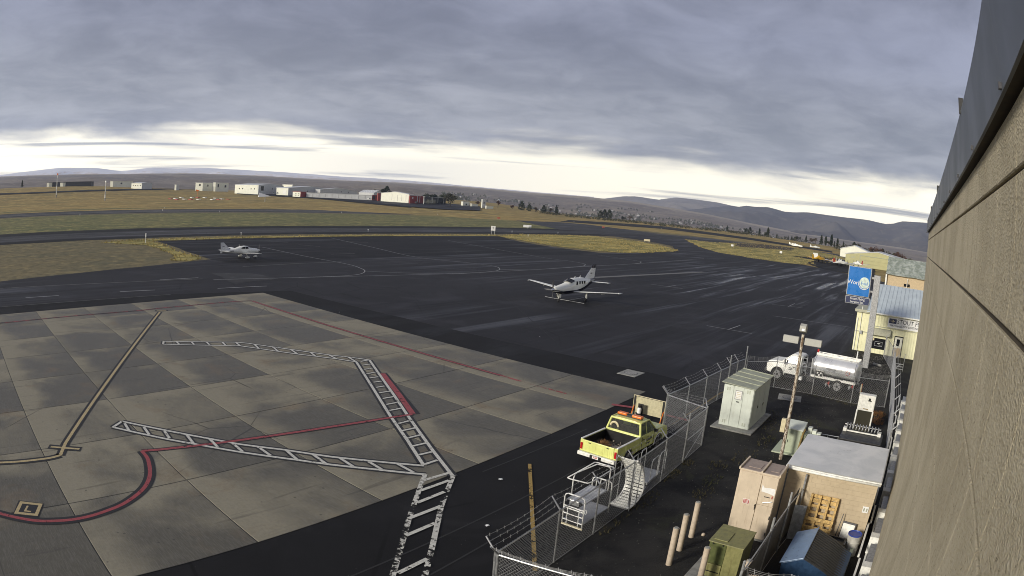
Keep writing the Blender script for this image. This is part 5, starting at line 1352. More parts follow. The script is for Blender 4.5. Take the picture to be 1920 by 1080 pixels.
# ---------------------------------------------------------------- paper scraps on the asphalt
for i, (px_, py_, l) in enumerate(((938, 900, 'white paper scrap on black asphalt between ladder road and worn yellow line'), (914, 987, 'larger white paper scrap on black asphalt above the corner fence post'), (1012, 632, 'tiny white scrap on the dark apron below the turboprop'), (636, 586, 'tiny pale scrap at the slab edge along the dark strip'))):
    p = at(px_, py_, .05); m = MB(); r = random.Random(i); s = .11 if i < 2 else .08
    ring = [(s*r.uniform(.5, 1.2)*math.cos(a), s*r.uniform(.5, 1.2)*math.sin(a), r.uniform(.01, .07)) for a in [2*math.pi*k/7 for k in range(7)]]
    m.add([(0, 0, .05)]+ring, [(0, k+1, (k+1) % 7+1) for k in range(7)]); tag(m.build('paper_scrap', M['sign_white'], None, p), l, 'litter', 'paper scraps')

# ---------------------------------------------------------------- white tank truck
def tanker():
    t = thing('tank_truck', 'white cab fuel truck with a polished silver tank behind the cross fence', 'truck', (48.05, 4.85, .036), R(84))
    HW = 1.0; w = M['white']                                      # x forward, origin under the rear axle
    MB().bb(-1.6, 5.4, -.42, .42, .62, .82).build('chassis', M['black'], t)
    # cab and hood shell
    prof = [(3.25, .70), (4.55, .70)]+arch(5.10, .56, 9, .55)[1:]+[(6.05, .62), (6.08, 1.15), (5.98, 1.40), (5.75, 1.48), (4.75, 1.56), (3.25, 1.52)]
    m = MB(); n = len(prof); ins = lambda z: HW if z < 1.25 else HW-.08
    m.add([(x, ins(z), z) for x, z in prof]+[(x, -ins(z), z) for x, z in prof], [(i, (i+1) % n, n+(i+1) % n, n+i) for i in range(n)]+[tuple(range(n-1, -1, -1)), tuple(range(n, 2*n))])
    m.build('cab', w, t, bevel=.05)
    wy, wt = HW-.08, HW-.22
    m = MB()
    rings = []
    for x, z0, k in ((3.27, 2.10, 0), (3.40, 2.20, 0), (4.05, 2.20, 0), (4.20, 2.12, 0)):
        rings.append([(x, -wt-.03, z0-.12), (x, -wt*.8, z0), (x, wt*.8, z0), (x, wt+.03, z0-.12), (x, wt, z0-.16), (x, -wt, z0-.16)])
    m.loft(rings); m.build('roof', w, t, bevel=.03)
    m = MB()
    for s in (-1, 1):
        m.cyl((3.30, s*wy, 1.5), (3.30, s*wt, 2.05), .07, n=8); m.cyl((4.82, s*wy, 1.52), (4.15, s*wt, 2.08), .05, n=8); m.cyl((3.72, s*wy, 1.5), (3.70, s*wt, 2.05), .03, n=6)
    m.build('pillar', w, t)
    for s in (-1, 1):
        MB().quad((3.36, s*(wy-.02), 1.52), (4.78, s*(wy-.02), 1.53), (4.14, s*(wt-.02), 2.06), (3.36, s*(wt-.02), 2.06)).build('side_window', M['glass'], t)
        m = MB(); m.cyl((4.55, s*.95, 1.50), (4.52, s*1.18, 1.55), .02, n=5); m.bb(4.45, 4.55, s*1.08, s*1.28, 1.45, 1.80); m.build('mirror', M['black'], t)
        for x in (3.62, 4.50): MB().bb(x, x+.015, s*(HW+.003), s*(HW-.02), .85, 1.5).build('door_gap', M['dark_steel'], t)
        m = MB(); m.bb(3.70, 3.86, s*(HW+.02), s*HW, 1.24, 1.28); m.build('door_handle', M['black'], t)
        MB().bb(3.4, 4.5, s*(HW+.12), s*(HW-.1), .48, .54).build('step', M['dark_steel'], t)
        m = MB(); m.tube([(x, s*(HW+.01), z) for x, z in arch(5.10, .57, 10, .55)], .045, 6); m.build('fender_flare', w, t, smooth=True)
        MB().bb(5.98, 6.09, s*.62, s*.95, 1.05, 1.32).build('headlight', M['chrome'], t, bevel=.02)
    m = MB(); m.disc((4.05, HW+.004, 1.12), .001, .004, 'y', 4)
    for pts in ([(3.88, 1.14), (4.22, 1.14), (4.16, 1.20), (3.94, 1.20)], [(3.92, 1.03), (4.2, 1.03), (4.2, 1.08), (3.92, 1.08)]): m.quad(*[(a, HW+.006, c) for a, c in pts])
    m.build('door_emblem', M['navy'], t)
    MB().quad((4.84, -wy+.03, 1.55), (4.84, wy-.03, 1.55), (4.17, wt-.02, 2.07), (4.17, -wt+.02, 2.07)).build('windscreen', M['glass'], t)
    MB().bb(6.082, 6.13, -.60, .60, .95, 1.34).build('grille', M['dark_steel'], t)
    MB().bb(6.0, 6.22, -1.0, 1.0, .55, .82).build('front_bumper', M['dark_steel'], t, bevel=.03)
    # tank: ellipse section barrel with dished ends
    rings = []
    for x, k in ((-1.42, .80), (-1.36, .93), (-1.25, 1.0), (0.2, 1.0), (1.6, 1.0), (2.15, 1.0), (2.26, .93), (2.32, .80)):
        rings.append([(x, 1.04*k*math.cos(2*math.pi*i/36), 1.72+.74*k*math.sin(2*math.pi*i/36)) for i in range(36)])
    m = MB(); m.loft(rings); tk = m.build('tank', M['tank'], t, smooth=True, shade_angle=30)
    for x in (-1.25, 2.15):
        m = MB(); m.tube([(x, 1.05*math.cos(2*math.pi*i/36), 1.72+.75*math.sin(2*math.pi*i/36)) for i in range(37)], .022, 5); m.build('tank_band', M['galv'], tk)
    m = MB(); m.bb(-1.40, 2.25, -.34, -.29, 2.44, 2.60); m.bb(-1.40, 2.25, .29, .34, 2.44, 2.60); m.bb(-1.40, 2.25, -.288, .288, 2.44, 2.475); m.build('top_walkway', M['white'], t)
    for x in (-.7, .5, 1.6):
        m = MB(); m.cyl((x, 0, 2.476), (x, 0, 2.56), .17, n=14); m.build('hatch', M['galv'], t)
    m = MB(); m.cyl((2.18, .18, 2.60), (2.18, .18, 2.66), .06, n=10); m.cyl((2.18, .18, 2.661), (2.18, .18, 2.84), .10, .08, 12); m.build('beacon', M['redlens'], t, smooth=True, shade_angle=40)
    tilt = R(58)
    ny = Vector((0, math.cos(.30)*.74, math.sin(.30)*1.04)).normalized()
    def onside(txt, size, x, ang, mat, sx=1.0):
        y, z = 1.045*math.cos(ang), 1.72+.745*math.sin(ang); tl = math.atan2(1.04*math.sin(ang), .74*math.cos(ang))
        word(txt, size, mat, tk, (x, y+.012*math.cos(tl), z+.012*math.sin(tl)), (R(90)-tl, 0, R(180)), 'CENTER', .003, 'lettering', sx)
    onside('STOUT FLYING SERVICE INC', .19, .55, .22, M['navy']); onside('208-743-8408', .15, .7, -.04, M['navy']); onside('LEWISTON ID', .09, .6, -.20, M['navy'])
    m = MB(); m.tube([(-.72+.16*math.cos(2*math.pi*i/14), 1.055, 1.62+.16*math.sin(2*math.pi*i/14)) for i in range(15)], .02, 5); m.build('round_emblem', M['red'], tk)
    # cabinets, hoses, frame between cab and tank, rear gear
    MB().bb(2.30, 2.40, -.9, .9, .85, 2.2).build('bulkhead_frame', M['galv_dull'], t)
    for y in (-.95, -.5, 0, .5, .95):
        m = MB(); m.tube([(2.62, y, .8), (2.62, y, 2.05), (2.55, y*.9, 2.25)], .028, 6); m.build('hose_pipe', M['dark_steel'], t)
    for z in (1.2, 1.7, 2.1):
        m = MB(); m.cyl((2.75, .98, z), (3.1, .98, z), .025, n=6); m.build('ladder_rung', M['galv'], t)
    for x in (2.75, 3.10):
        m = MB(); m.cyl((x, .98, .8), (x, .98, 2.25), .025, n=6); m.build('ladder_rail', M['galv'], t)
    for q in range(3):
        m = MB(); m.tube([(2.92+.02*q, .86-.05*q, 1.45+.38*math.sin(2*math.pi*i/16)) if False else (2.92+.16*math.cos(2*math.pi*i/16), .85-.08*q, 1.35+.40*math.sin(2*math.pi*i/16)) for i in range(17)], .03, 5); m.build('hose_loop', M['rubber'], t)
    MB().bb(-1.45, 2.30, .70, .98, .86, 1.02).build('tank_sill', M['white'], t, bevel=.01); MB().bb(-1.45, 2.30, -.98, -.70, .86, 1.02).build('tank_sill', M['white'], t, bevel=.01)
    c = MB().bb(1.30, 1.95, .72, 1.02, .98, 1.42).build('gauge_cabinet', M['black'], t)
    m = MB(); m.tube([(1.30, 1.03, .98), (1.95, 1.03, .98), (1.95, 1.03, 1.42), (1.30, 1.03, 1.42), (1.30, 1.03, .98)], .025, 5); m.build('frame', M['white'], c)
    for x, z in ((1.48, 1.25), (1.75, 1.25), (1.62, 1.10)):
        m = MB(); m.disc((x, 1.03, z), .07, .02, 'y', 12); m.build('gauge', M['sign_white'], c)
    MB().bb(2.0, 2.6, .66, 1.0, .45, .85).build('pump_box', M['dark_steel'], t)
    MB().bb(3.0, 3.25, .70, 1.0, .40, .66).build('tool_box', M['sign_white'], t, bevel=.015)
    for x, z, mt in ((.75, .62, 'red'), (.95, .50, 'galv'), (1.15, .65, 'dark_steel'), (.62, .45, 'galv'), (-1.0, .6, 'galv'), (-1.25, .72, 'red')):
        m = MB(); m.cyl((x, .62, z), (x, .98, z), .08, n=8); m.cyl((x, .80, z-.2), (x, .80, z+.12), .03, n=6); m.build('valve', M[mt], t)
    m = MB(); m.tube([(x, .93, z) for x, z in arch(0, .62, 10, .50)], .05, 5); m.build('mud_guard', M['black'], t); m = MB(); m.tube([(x, -.93, z) for x, z in arch(0, .62, 10, .50)], .05, 5); m.build('mud_guard', M['black'], t)
    m = MB(); m.bb(-1.9, -1.62, -.9, .9, .45, .55); m.build('rear_bumper', M['dark_steel'], t)
    for y in (.35, .62): MB().bb(-1.98, -1.90, y-.06, y+.06, .30, .95).build('chevron_board', M['orange'] if y < .5 else M['cream'], t)
    m = MB(); m.tube([(-1.5, .55, .8), (-1.65, .55, 1.6), (-1.65, .55, 2.35), (-1.3, .3, 2.5)], .025, 6); m.tube([(-1.5, .2, .8), (-1.65, .2, 1.6), (-1.65, .2, 2.35), (-1.3, .25, 2.5)], .025, 6); m.build('rear_ladder', M['galv'], t)
    for k in range(5):
        m = MB(); m.cyl((-1.62, .2, .9+.3*k), (-1.62, .55, .9+.3*k), .018, n=5); m.build('ladder_rung', M['galv'], t)
    for x, r, wd in ((0, .50, .30), (5.10, .50, .28)):
        for s in (-1, 1): wheel(t, (x, s*(.86), r), r, wd, s)
        m = MB(); m.cyl((x, -.7, r), (x, .7, r), .09, n=8); m.build('axle', M['black'], t)
tanker()

# ---------------------------------------------------------------- aircraft
def two_tone(name, top, low, slope, off):
    t = NT(name); s = t.n.new('ShaderNodeSeparateXYZ'); t.l.new(t.n.new('ShaderNodeTexCoord').outputs['Object'], s.inputs[0])
    x = t.math('SUBTRACT', s.outputs[0], 4.5); x = t.math('MAXIMUM', x, 0.0); c = t.math('MULTIPLY', t.math('MULTIPLY', x, x), slope)
    h = t.math('SUBTRACT', t.math('SUBTRACT', s.outputs[2], c), off)
    return t.fin(t.mix(t.rng(h, -.01, .01), low, top), .22)
M['tbm_body'] = two_tone('white_over_navy_hull', (.80, .80, .72), (.012, .014, .028), .055, 1.36)
M['ac_white'] = plain('white_aircraft_paint', (.80, .80, .74), .25, var=.03)
M['ac_grey'] = plain('pale_grey_aircraft_paint', (.58, .59, .60), .3, var=.05)
def section(x, w, zt, zb, n=16, sq=2.3):
    cz, h = (zt+zb)/2, (zt-zb)/2; out = []
    for i in range(n):
        a = 2*math.pi*i/n; c, s = math.cos(a), math.sin(a)
        out.append((x, w*math.copysign(abs(c)**(2/sq), c), cz+h*math.copysign(abs(s)**(2/sq), s)))
    return out
def hull(m, table): return m.loft([section(*r) for r in table])
def foil(m, root, tip, cr, ct, tk=.12, vertical=False):
    """tapered aerofoil from root to tip (leading-edge points); x runs aft"""
    rings = []
    for (x, y, z), c in ((root, cr), (tip, ct)):
        ring = []
        for u, v in ((0, 0), (.08, .45), (.3, .55), (.65, .35), (1, .03), (1, -.03), (.65, -.3), (.3, -.42), (.08, -.35)):
            if vertical: ring.append((x+u*c, y+v*tk*c, z))
            else: ring.append((x+u*c, y, z+v*tk*c))
        rings.append(ring)
    return m.loft(rings)
def prop(parent, c, r, n, mat, ph=0.0):
    m = MB(); m.loft([[(c[0]-.34*k, c[1]+rr*math.cos(2*math.pi*i/12), c[2]+rr*math.sin(2*math.pi*i/12)) for i in range(12)] for k, rr in ((0, .20), (.4, .185), (.8, .11), (1, .02))]); m.build('spinner', M['chrome'] if n > 3 else mat, parent, smooth=True)
    for k in range(n):
        a = ph+2*math.pi*k/n; d = Vector((0, math.cos(a), math.sin(a))); q = Vector((0, -math.sin(a), math.cos(a))); C = Vector((c[0]-.12, c[1], c[2])); m = MB()
        rings = []
        for t, w in ((.15, .05), (.4, .085), (.75, .08), (1.0, .035)):
            p = C+d*r*t; rings.append([p+q*w+Vector((.03, 0, 0)), p+Vector((.018, 0, 0)), p-q*w-Vector((.03, 0, 0)), p-Vector((.018, 0, 0))])
        m.loft(rings); m.build('propeller_blade', M['dark_steel'], parent)
def turboprop():
    # x runs aft from the spinner, nose towards the camera side
    t = thing('turboprop_plane', 'white and navy single turboprop parked on the wet apron', 'airplane', (63.45, 41.35, .03), R(3))
    m = MB(); hull(m, [(.35, .20, 1.80, 1.38), (.75, .34, 1.92, 1.22), (1.5, .46, 2.06, 1.02), (2.6, .55, 2.20, .90), (3.2, .60, 2.32, .86), (3.9, .64, 2.72, .84), (4.5, .64, 2.80, .84), (6.2, .64, 2.78, .88), (7.4, .55, 2.66, 1.12), (8.6, .38, 2.48, 1.55), (9.8, .20, 2.32, 1.85), (10.35, .08, 2.22, 2.0)])
    b = m.build('fuselage', M['tbm_body'], t, smooth=True)
    prop(t, (.36, 0, 1.60), 1.15, 4, M['black'], R(90))
    for s in (-1, 1):
        m = MB(); foil(m, (4.15, s*.5, 1.05), (4.75, s*6.25, 1.62), 1.75, 1.0, .13); wg = m.build('wing', M['ac_white'], t, smooth=True, shade_angle=40)
        m = MB(); m.cyl((4.13, s*.55, 1.06), (4.74, s*6.2, 1.63), .045, n=6); m.build('deicing_boot', M['black'], wg)
        m = MB(); m.ball((4.95, s*6.28, 1.66), (.45, .09, .09), 10, 6); m.build('wing_tip', M['ac_white'], wg, smooth=True)
        m = MB(); m.ball((5.2, s*4.0, 1.30), (.6, .06, .10), 8, 5); m.build('flap_fairing', M['ac_white'], wg, smooth=True)
        m = MB(); foil(m, (9.05, s*.1, 2.02), (9.55, s*2.45, 2.10), 1.15, .70, .10); m.build('tailplane', M['ac_white'], t, smooth=True, shade_angle=40)
        m = MB(); m.ball((9.6, s*2.45, 2.10), (.35, .07, .07), 8, 5); m.build('tailplane_tip', M['ac_white'], t, smooth=True)
        for k, (x, wd, zb, zt) in enumerate(((4.72, .40, 1.98, 2.42), (5.42, .26, 2.02, 2.40), (6.02, .26, 2.02, 2.40), (6.62, .26, 2.02, 2.38))):
            m = MB(); y = s*.645
            pts = [(x-wd/2, zb), (x+wd/2, zb), (x+wd/2, zt), (x-wd/2+(.12 if k == 0 else 0), zt)]
            m.prism(pts, y-.10*s, y+.012*s, 'y'); m.build('window', M['glass'], t, bevel=.03)
        m = MB(); m.quad((3.22, s*.10, 2.46), (3.42, s*.60, 2.30), (4.22, s*.665, 2.50), (3.84, s*.14, 2.80)); m.build('windscreen', M['glass'], t)
        m = MB(); m.ball((1.35, s*.47, 1.36), (.42, .10, .10), 10, 6); m.build('exhaust', M['dark_steel'], t, smooth=True)
        # main gear
        y = s*1.95; g = MB(); g.cyl((4.75, y, 1.15), (4.72, y, .30), .055, n=8); leg = g.build('gear_leg', M['ac_white'], t)
        m = MB(); m.prism([(4.62, .45), (4.86, .45), (4.86, 1.15), (4.62, 1.15)], y+.10*s, y+.13*s, 'y'); m.build('gear_door', M['ac_white'], leg)
        m = MB(); m.wheel((4.72, y, .26), .26, .17, 'y', 18); m.build('gear_wheel', M['rubber'], t)
    m = MB(); m.quad((3.22, -.09, 2.46), (3.22, .09, 2.46), (3.83, .12, 2.80), (3.83, -.12, 2.80)); m.build('windscreen', M['glass'], t)
    m = MB(); foil(m, (7.4, 0, 2.45), (9.65, 0, 4.28), 2.85, .85, .09, True); fn = m.build('fin', M['ac_white'], t, smooth=True, shade_angle=40)
    m = MB(); foil(m, (9.10, 0, 3.82), (9.66, 0, 4.32), 1.35, .86, .10, True); m.build('fin_top', M['navy'], fn)
    m = MB(); foil(m, (7.32, 0, 2.46), (9.60, 0, 4.28), .14, .12, .6, True); m.build('fin_boot', M['navy'], fn)
    m = MB(); foil(m, (10.16, 0, 2.40), (10.42, 0, 3.85), .16, .12, .12, True); m.build('rudder', M['navy'], fn)
    m = MB(); m.quad((8.9, -.115, 3.1), (9.4, -.10, 3.1), (9.4, -.09, 3.22), (8.95, -.09, 3.22)); m.build('fin_emblem', M['navy'], fn)
    m = MB(); m.cyl((1.80, 0, 1.1), (1.74, 0, .28), .05, n=8); m.build('gear_leg', M['ac_white'], t)
    m = MB(); m.wheel((1.72, 0, .22), .22, .14, 'y', 16); m.build('gear_wheel', M['rubber'], t)
    for y in (-.20, .18): MB().bb(1.66, 1.92, y, y+.02, .55, 1.0).build('gear_door', M['ac_white'], t)
    for x in (5.0, 6.3):
        m = MB(); m.prism([(x, 2.78), (x+.25, 2.78), (x+.30, 2.98), (x+.20, 2.98)], -.015, .015, 'y'); m.build('antenna', M['ac_white'], t)
    t.scale = (1.06, 1.02, .98)
turboprop()
def tow(name, label, a, b):
    A, B = at(*a, .1), at(*b, .1); m = MB(); m.cyl(A, B, .03, n=6); t = m.build(name, M['galv_dull'])
    return tag(t, label, 'tow bar')
tow('tow_bar', 'long grey tow bar lying under the turboprop nose wheel', (1022, 556), (1095, 569))
tow('tow_bar', 'second grey bar crossing under the turboprop towards its main wheel', (1066, 563), (1094, 558))
def trainer():
    # x runs aft, nose pointing away along +x of the apron after the half turn
    t = thing('light_plane', 'white low wing light airplane with wheel fairings near the dry grass edge', 'airplane', (56.55, 95.35, .045), R(178))
    m = MB(); hull(m, [(.15, .32, 1.45, .95), (.5, .45, 1.55, .80), (1.4, .55, 1.66, .72), (1.9, .60, 1.74, .70), (2.5, .62, 2.02, .70), (3.1, .62, 2.10, .72), (3.9, .56, 2.02, .76), (4.8, .40, 1.72, .85), (6.0, .22, 1.50, 1.00), (7.3, .08, 1.38, 1.15)])
    m.build('fuselage', M['ac_white'], t, smooth=True); prop(t, (.14, 0, 1.22), .98, 3, M['ac_white'], R(90))
    for s in (-1, 1):
        m = MB(); foil(m, (2.35, s*.45, .86), (2.62, s*5.75, 1.32), 1.35, .80, .13); m.build('wing', M['ac_white'], t, smooth=True, shade_angle=40)
        m = MB(); foil(m, (6.35, s*.08, 1.28), (6.65, s*1.95, 1.32), .85, .55, .10); m.build('tailplane', M['ac_white'], t, smooth=True, shade_angle=40)
        for pts in ([(2.42, 1.62), (2.95, 1.60), (2.98, 1.98), (2.66, 1.96)], [(3.05, 1.60), (3.85, 1.66), (3.72, 1.86), (3.08, 1.98)]):
            m = MB(); m.prism(pts, s*.50, s*.632, 'y'); m.build('window', M['glass'], t, bevel=.03)
        m = MB(); m.quad((2.05, s*.05, 1.80), (2.15, s*.50, 1.66), (2.52, s*.52, 1.90), (2.42, s*.08, 2.03)); m.build('windscreen', M['glass'], t)
        m = MB(); m.cyl((2.95, s*.7, .85), (2.98, s*1.4, .32), .04, n=6); m.build('gear_leg', M['ac_white'], t)
        m = MB(); m.ball((3.02, s*1.42, .25), (.48, .13, .17), 12, 8); m.build('wheel_fairing', M['ac_white'], t, smooth=True)
        m = MB(); m.wheel((2.98, s*1.42, .16), .16, .10, 'y', 14); m.build('gear_wheel', M['rubber'], t)
    m = MB(); m.cyl((.9, 0, .8), (.72, 0, .28), .035, n=6); m.build('gear_leg', M['dark_steel'], t)
    m = MB(); m.ball((.72, 0, .24), (.42, .11, .16), 12, 8); m.build('wheel_fairing', M['ac_white'], t, smooth=True)
    m = MB(); m.wheel((.70, 0, .15), .15, .09, 'y', 14); m.build('gear_wheel', M['rubber'], t)
    m = MB(); foil(m, (5.7, 0, 1.42), (7.05, 0, 2.68), 1.85, .62, .09, True); fn = m.build('fin', M['ac_grey'], t, smooth=True, shade_angle=40)
    m = MB(); foil(m, (7.28, 0, .95), (7.30, 0, 1.5), .4, .3, .1, True); m.build('rudder', M['ac_white'], t)
    word('N506CJ', .36, M['navy'], t, (5.3, .34, 1.24), (R(90), 0, R(184)), name='registration')
    m = MB(); m.prism([(6.9, 2.0), (7.3, 2.0), (7.3, 2.06), (6.9, 2.06)], .07, .085, 'y'); m.build('fin_emblem', M['navy'], fn)
    m = MB(); m.cyl((3.9, 0, 2.0), (4.1, 0, 2.4), .015, n=4); m.build('antenna', M['ac_white'], t)
trainer()
# ---------------------------------------------------------------- far hills
def hill_mat(name, a, b, c=None, snow=None, sc=.004, top=None):
    t = NT(name); p = t.pos(); n = t.noise(p, sc, 6, .62, .6); m = t.noise(p, sc*6, 5, .65, .8)
    col = t.mix(t.rng(n, .36, .64), a, b)
    if c: col = t.mix(t.rng(m, .50, .66, 0, .8), col, c)
    if snow:
        s = t.n.new('ShaderNodeSeparateXYZ'); t.l.new(p, s.inputs[0])
        h = t.math('ADD', t.math('MULTIPLY', s.outputs[2], 1/360), t.math('MULTIPLY', t.math('SUBTRACT', m, .5), 1.2))
        col = t.mix(t.rng(h, .35, .70, 0, .9), col, snow)
    if top:                                        # plateau fields beyond the brow, their sunlit paleness put into the colour
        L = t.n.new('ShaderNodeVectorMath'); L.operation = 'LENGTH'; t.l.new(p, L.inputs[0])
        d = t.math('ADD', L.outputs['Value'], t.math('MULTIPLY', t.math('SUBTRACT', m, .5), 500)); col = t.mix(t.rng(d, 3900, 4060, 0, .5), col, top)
    return t.fin(col, .95, spec=.1)
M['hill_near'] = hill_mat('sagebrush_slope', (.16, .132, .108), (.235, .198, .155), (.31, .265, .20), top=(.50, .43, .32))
M['hill_snow'] = hill_mat('pale_snow_dusted_hills', (.60, .47, .33), (.74, .62, .47), (.42, .32, .24), (.88, .88, .90), .002)
M['hill_right'] = hill_mat('dark_mountain', (.075, .070, .068), (.115, .105, .095), (.16, .145, .12), None, .0018)
M['hill_pale'] = hill_mat('pale_mountain', (.17, .15, .13), (.24, .215, .18), (.30, .265, .22), None, .0018)
class Hill:
    def __init__(s, ridge, d0, d1, z0, amp, fs, power=1.15):
        s.tab = sorted((math.degrees(azel(*p)[0]), azel(*p)[1]) for p in ridge); s.d0, s.d1, s.z0, s.amp, s.fs, s.pw = d0, d1, z0, amp, fs, power
    def p(s, az, t):
        el = lerp_tab(s.tab, az); zr = CAM_H+s.d1*math.tan(el); z0 = s.z0(az) if callable(s.z0) else s.z0
        d = s.d0+(s.d1-s.d0)*t; a = R(az); x, y = d*math.cos(a), d*math.sin(a)
        if t <= 1:
            z = z0+(zr-z0)*t**s.pw
            g = 1-abs(noise.noise((x*s.fs+7, y*s.fs-3, s.d1*.01)))*2; g2 = noise.noise((x*s.fs*2.7, y*s.fs*2.7, 5))
            z += s.amp*(g*.7-.45+g2*.35)*math.sin(math.pi*t)**.8*(1-t)**.5*1.2
        else:
            z = zr-(t-1)*s.d1*.16
        if t == 1: z += s.amp*.03*noise.noise((x*s.fs*3, y*s.fs*3, 9))
        return Vector((x, y, z))
    def build(s, name, mat, az0, az1, na, nt):
        mb = MB(); ts = [i/nt for i in range(nt+1)]+[1.12, 1.35]
        for t in ts:
            for k in range(na+1): mb.v.append(tuple(s.p(az0+(az1-az0)*k/na, t)))
        w = na+1
        for j in range(len(ts)-1):
            for k in range(na): mb.f.append((j*w+k, j*w+k+1, (j+1)*w+k+1, (j+1)*w+k))
        return struct(mb.build(name, mat, smooth=True))
near = Hill([(-200,338),(-100,333),(0,331),(120,327.5),(240,326),(350,325),(480,329),(560,334),(640,338),(760,343),(880,351),(1000,362),(1100,369),(1180,377),(1250,388),(1330,402),(1400,417),(1500,437),(1600,452),(1700,466),(1760,476),(1920,500)], 1550, 4200, lambda a: -70+74*smooth((a-33)/14)+8*smooth((a-60)/20), 40, .0016)
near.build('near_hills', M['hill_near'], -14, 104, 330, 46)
snowy = Hill([(-200,334),(-80,330),(0,328),(60,320.5),(110,314.5),(180,315),(228,321),(245,319),(285,314.5),(330,316),(380,315),(440,317.5),(480,320),(520,322),(580,326),(640,331),(700,334),(760,338),(900,351),(1000,360)], 6200, 9500, 40, 110, .0011, 1.0)
snowy.build('snow_dusted_hills', M['hill_snow'], 30, 104, 240, 30)
pale = Hill([(1080,378),(1120,374),(1150,370),(1168,367.5),(1190,368),(1235,374),(1252,372),(1268,370.5),(1310,374),(1345,379),(1370,385),(1420,394),(1480,404),(1600,424)], 5200, 8200, -70, 190, .0011, 1.0)
pale.build('pale_mountains', M['hill_pale'], 6, 34, 170, 34)
right = Hill([(1200,400),(1280,394),(1330,389),(1366,386),(1385,387.5),(1400,385.5),(1415,387.5),(1440,388.5),(1470,396.5),(1490,398),(1516,398.5),(1560,404.5),(1600,409),(1630,413.5),(1660,419.5),(1675,419),(1692,415),(1715,416),(1735,417.5),(1780,424),(1860,436),(1920,446)], 3600, 6400, -70, 170, .0014, 1.05)
right.build('dark_mountains', M['hill_right'], -16, 26, 240, 40)
# town on the slope across the valley: a mass of small houses and trees
def town():
    rnd = random.Random(12); m = MB(); tr = MB()
    mats = []
    for _ in range(1000):
        px_ = rnd.uniform(830, 1560); az = math.degrees(azel(px_, 400)[0]); t = rnd.betavariate(1.1, 2.8)*.72
        if px_ < 950: t = t*.5+.28*rnd.random()
        p = near.p(az, t)
        if noise.noise((p.x*.002, p.y*.002, 3)) < -.22: continue
        w, l, h = rnd.uniform(5, 9), rnd.uniform(7, 15), rnd.uniform(2.6, 4.6); a = rnd.uniform(0, 3.14)
        T = Matrix.Translation(p) @ Matrix.Rotation(a, 4, 'Z')
        m.add([(-l/2,-w/2,-3),(l/2,-w/2,-3),(l/2,w/2,-3),(-l/2,w/2,-3),(-l/2,-w/2,h),(l/2,-w/2,h),(l/2,w/2,h),(-l/2,w/2,h),(-l/2,0,h+3),(l/2,0,h+3)], [(0,1,5,4),(2,3,7,6),(1,2,6,9,5),(3,0,4,8,7),(4,5,9,8),(6,7,8,9)], T)
        for _ in range(5):
            q = p+Vector((rnd.gauss(0, 26), rnd.gauss(0, 26), -2)); hh = rnd.uniform(6, 14); r = hh*.35
            tr.add([q+Vector((r, 0, 1)), q+Vector((-r*.5, r*.8, 1)), q+Vector((-r*.5, -r*.8, 1)), q+Vector((0, 0, hh)), q+Vector((r*1.1, .4, hh*.55)), q+Vector((-r, r, hh*.6)), q+Vector((-r*.4, -r, hh*.5))], [(0,4,3),(4,5,3),(5,6,3),(6,4,3),(0,1,5,4),(1,2,6,5),(2,0,4,6)])
    m.build('town_houses', M['town'], kind='stuff'); tr.build('town_trees', M['round'], kind='stuff')
def town_mat():
    t = NT('town_walls'); n = t.noise(t.pos(), .03, 2, .5); k = t.noise(t.pos(), .018, 2, .5)
    return t.fin(t.mix(t.rng(n, .45, .58), t.mix(t.rng(k, .4, .6), (.12, .10, .09), (.20, .19, .18)), (.42, .41, .40)), .7)
M['town'] = town_mat()
town()

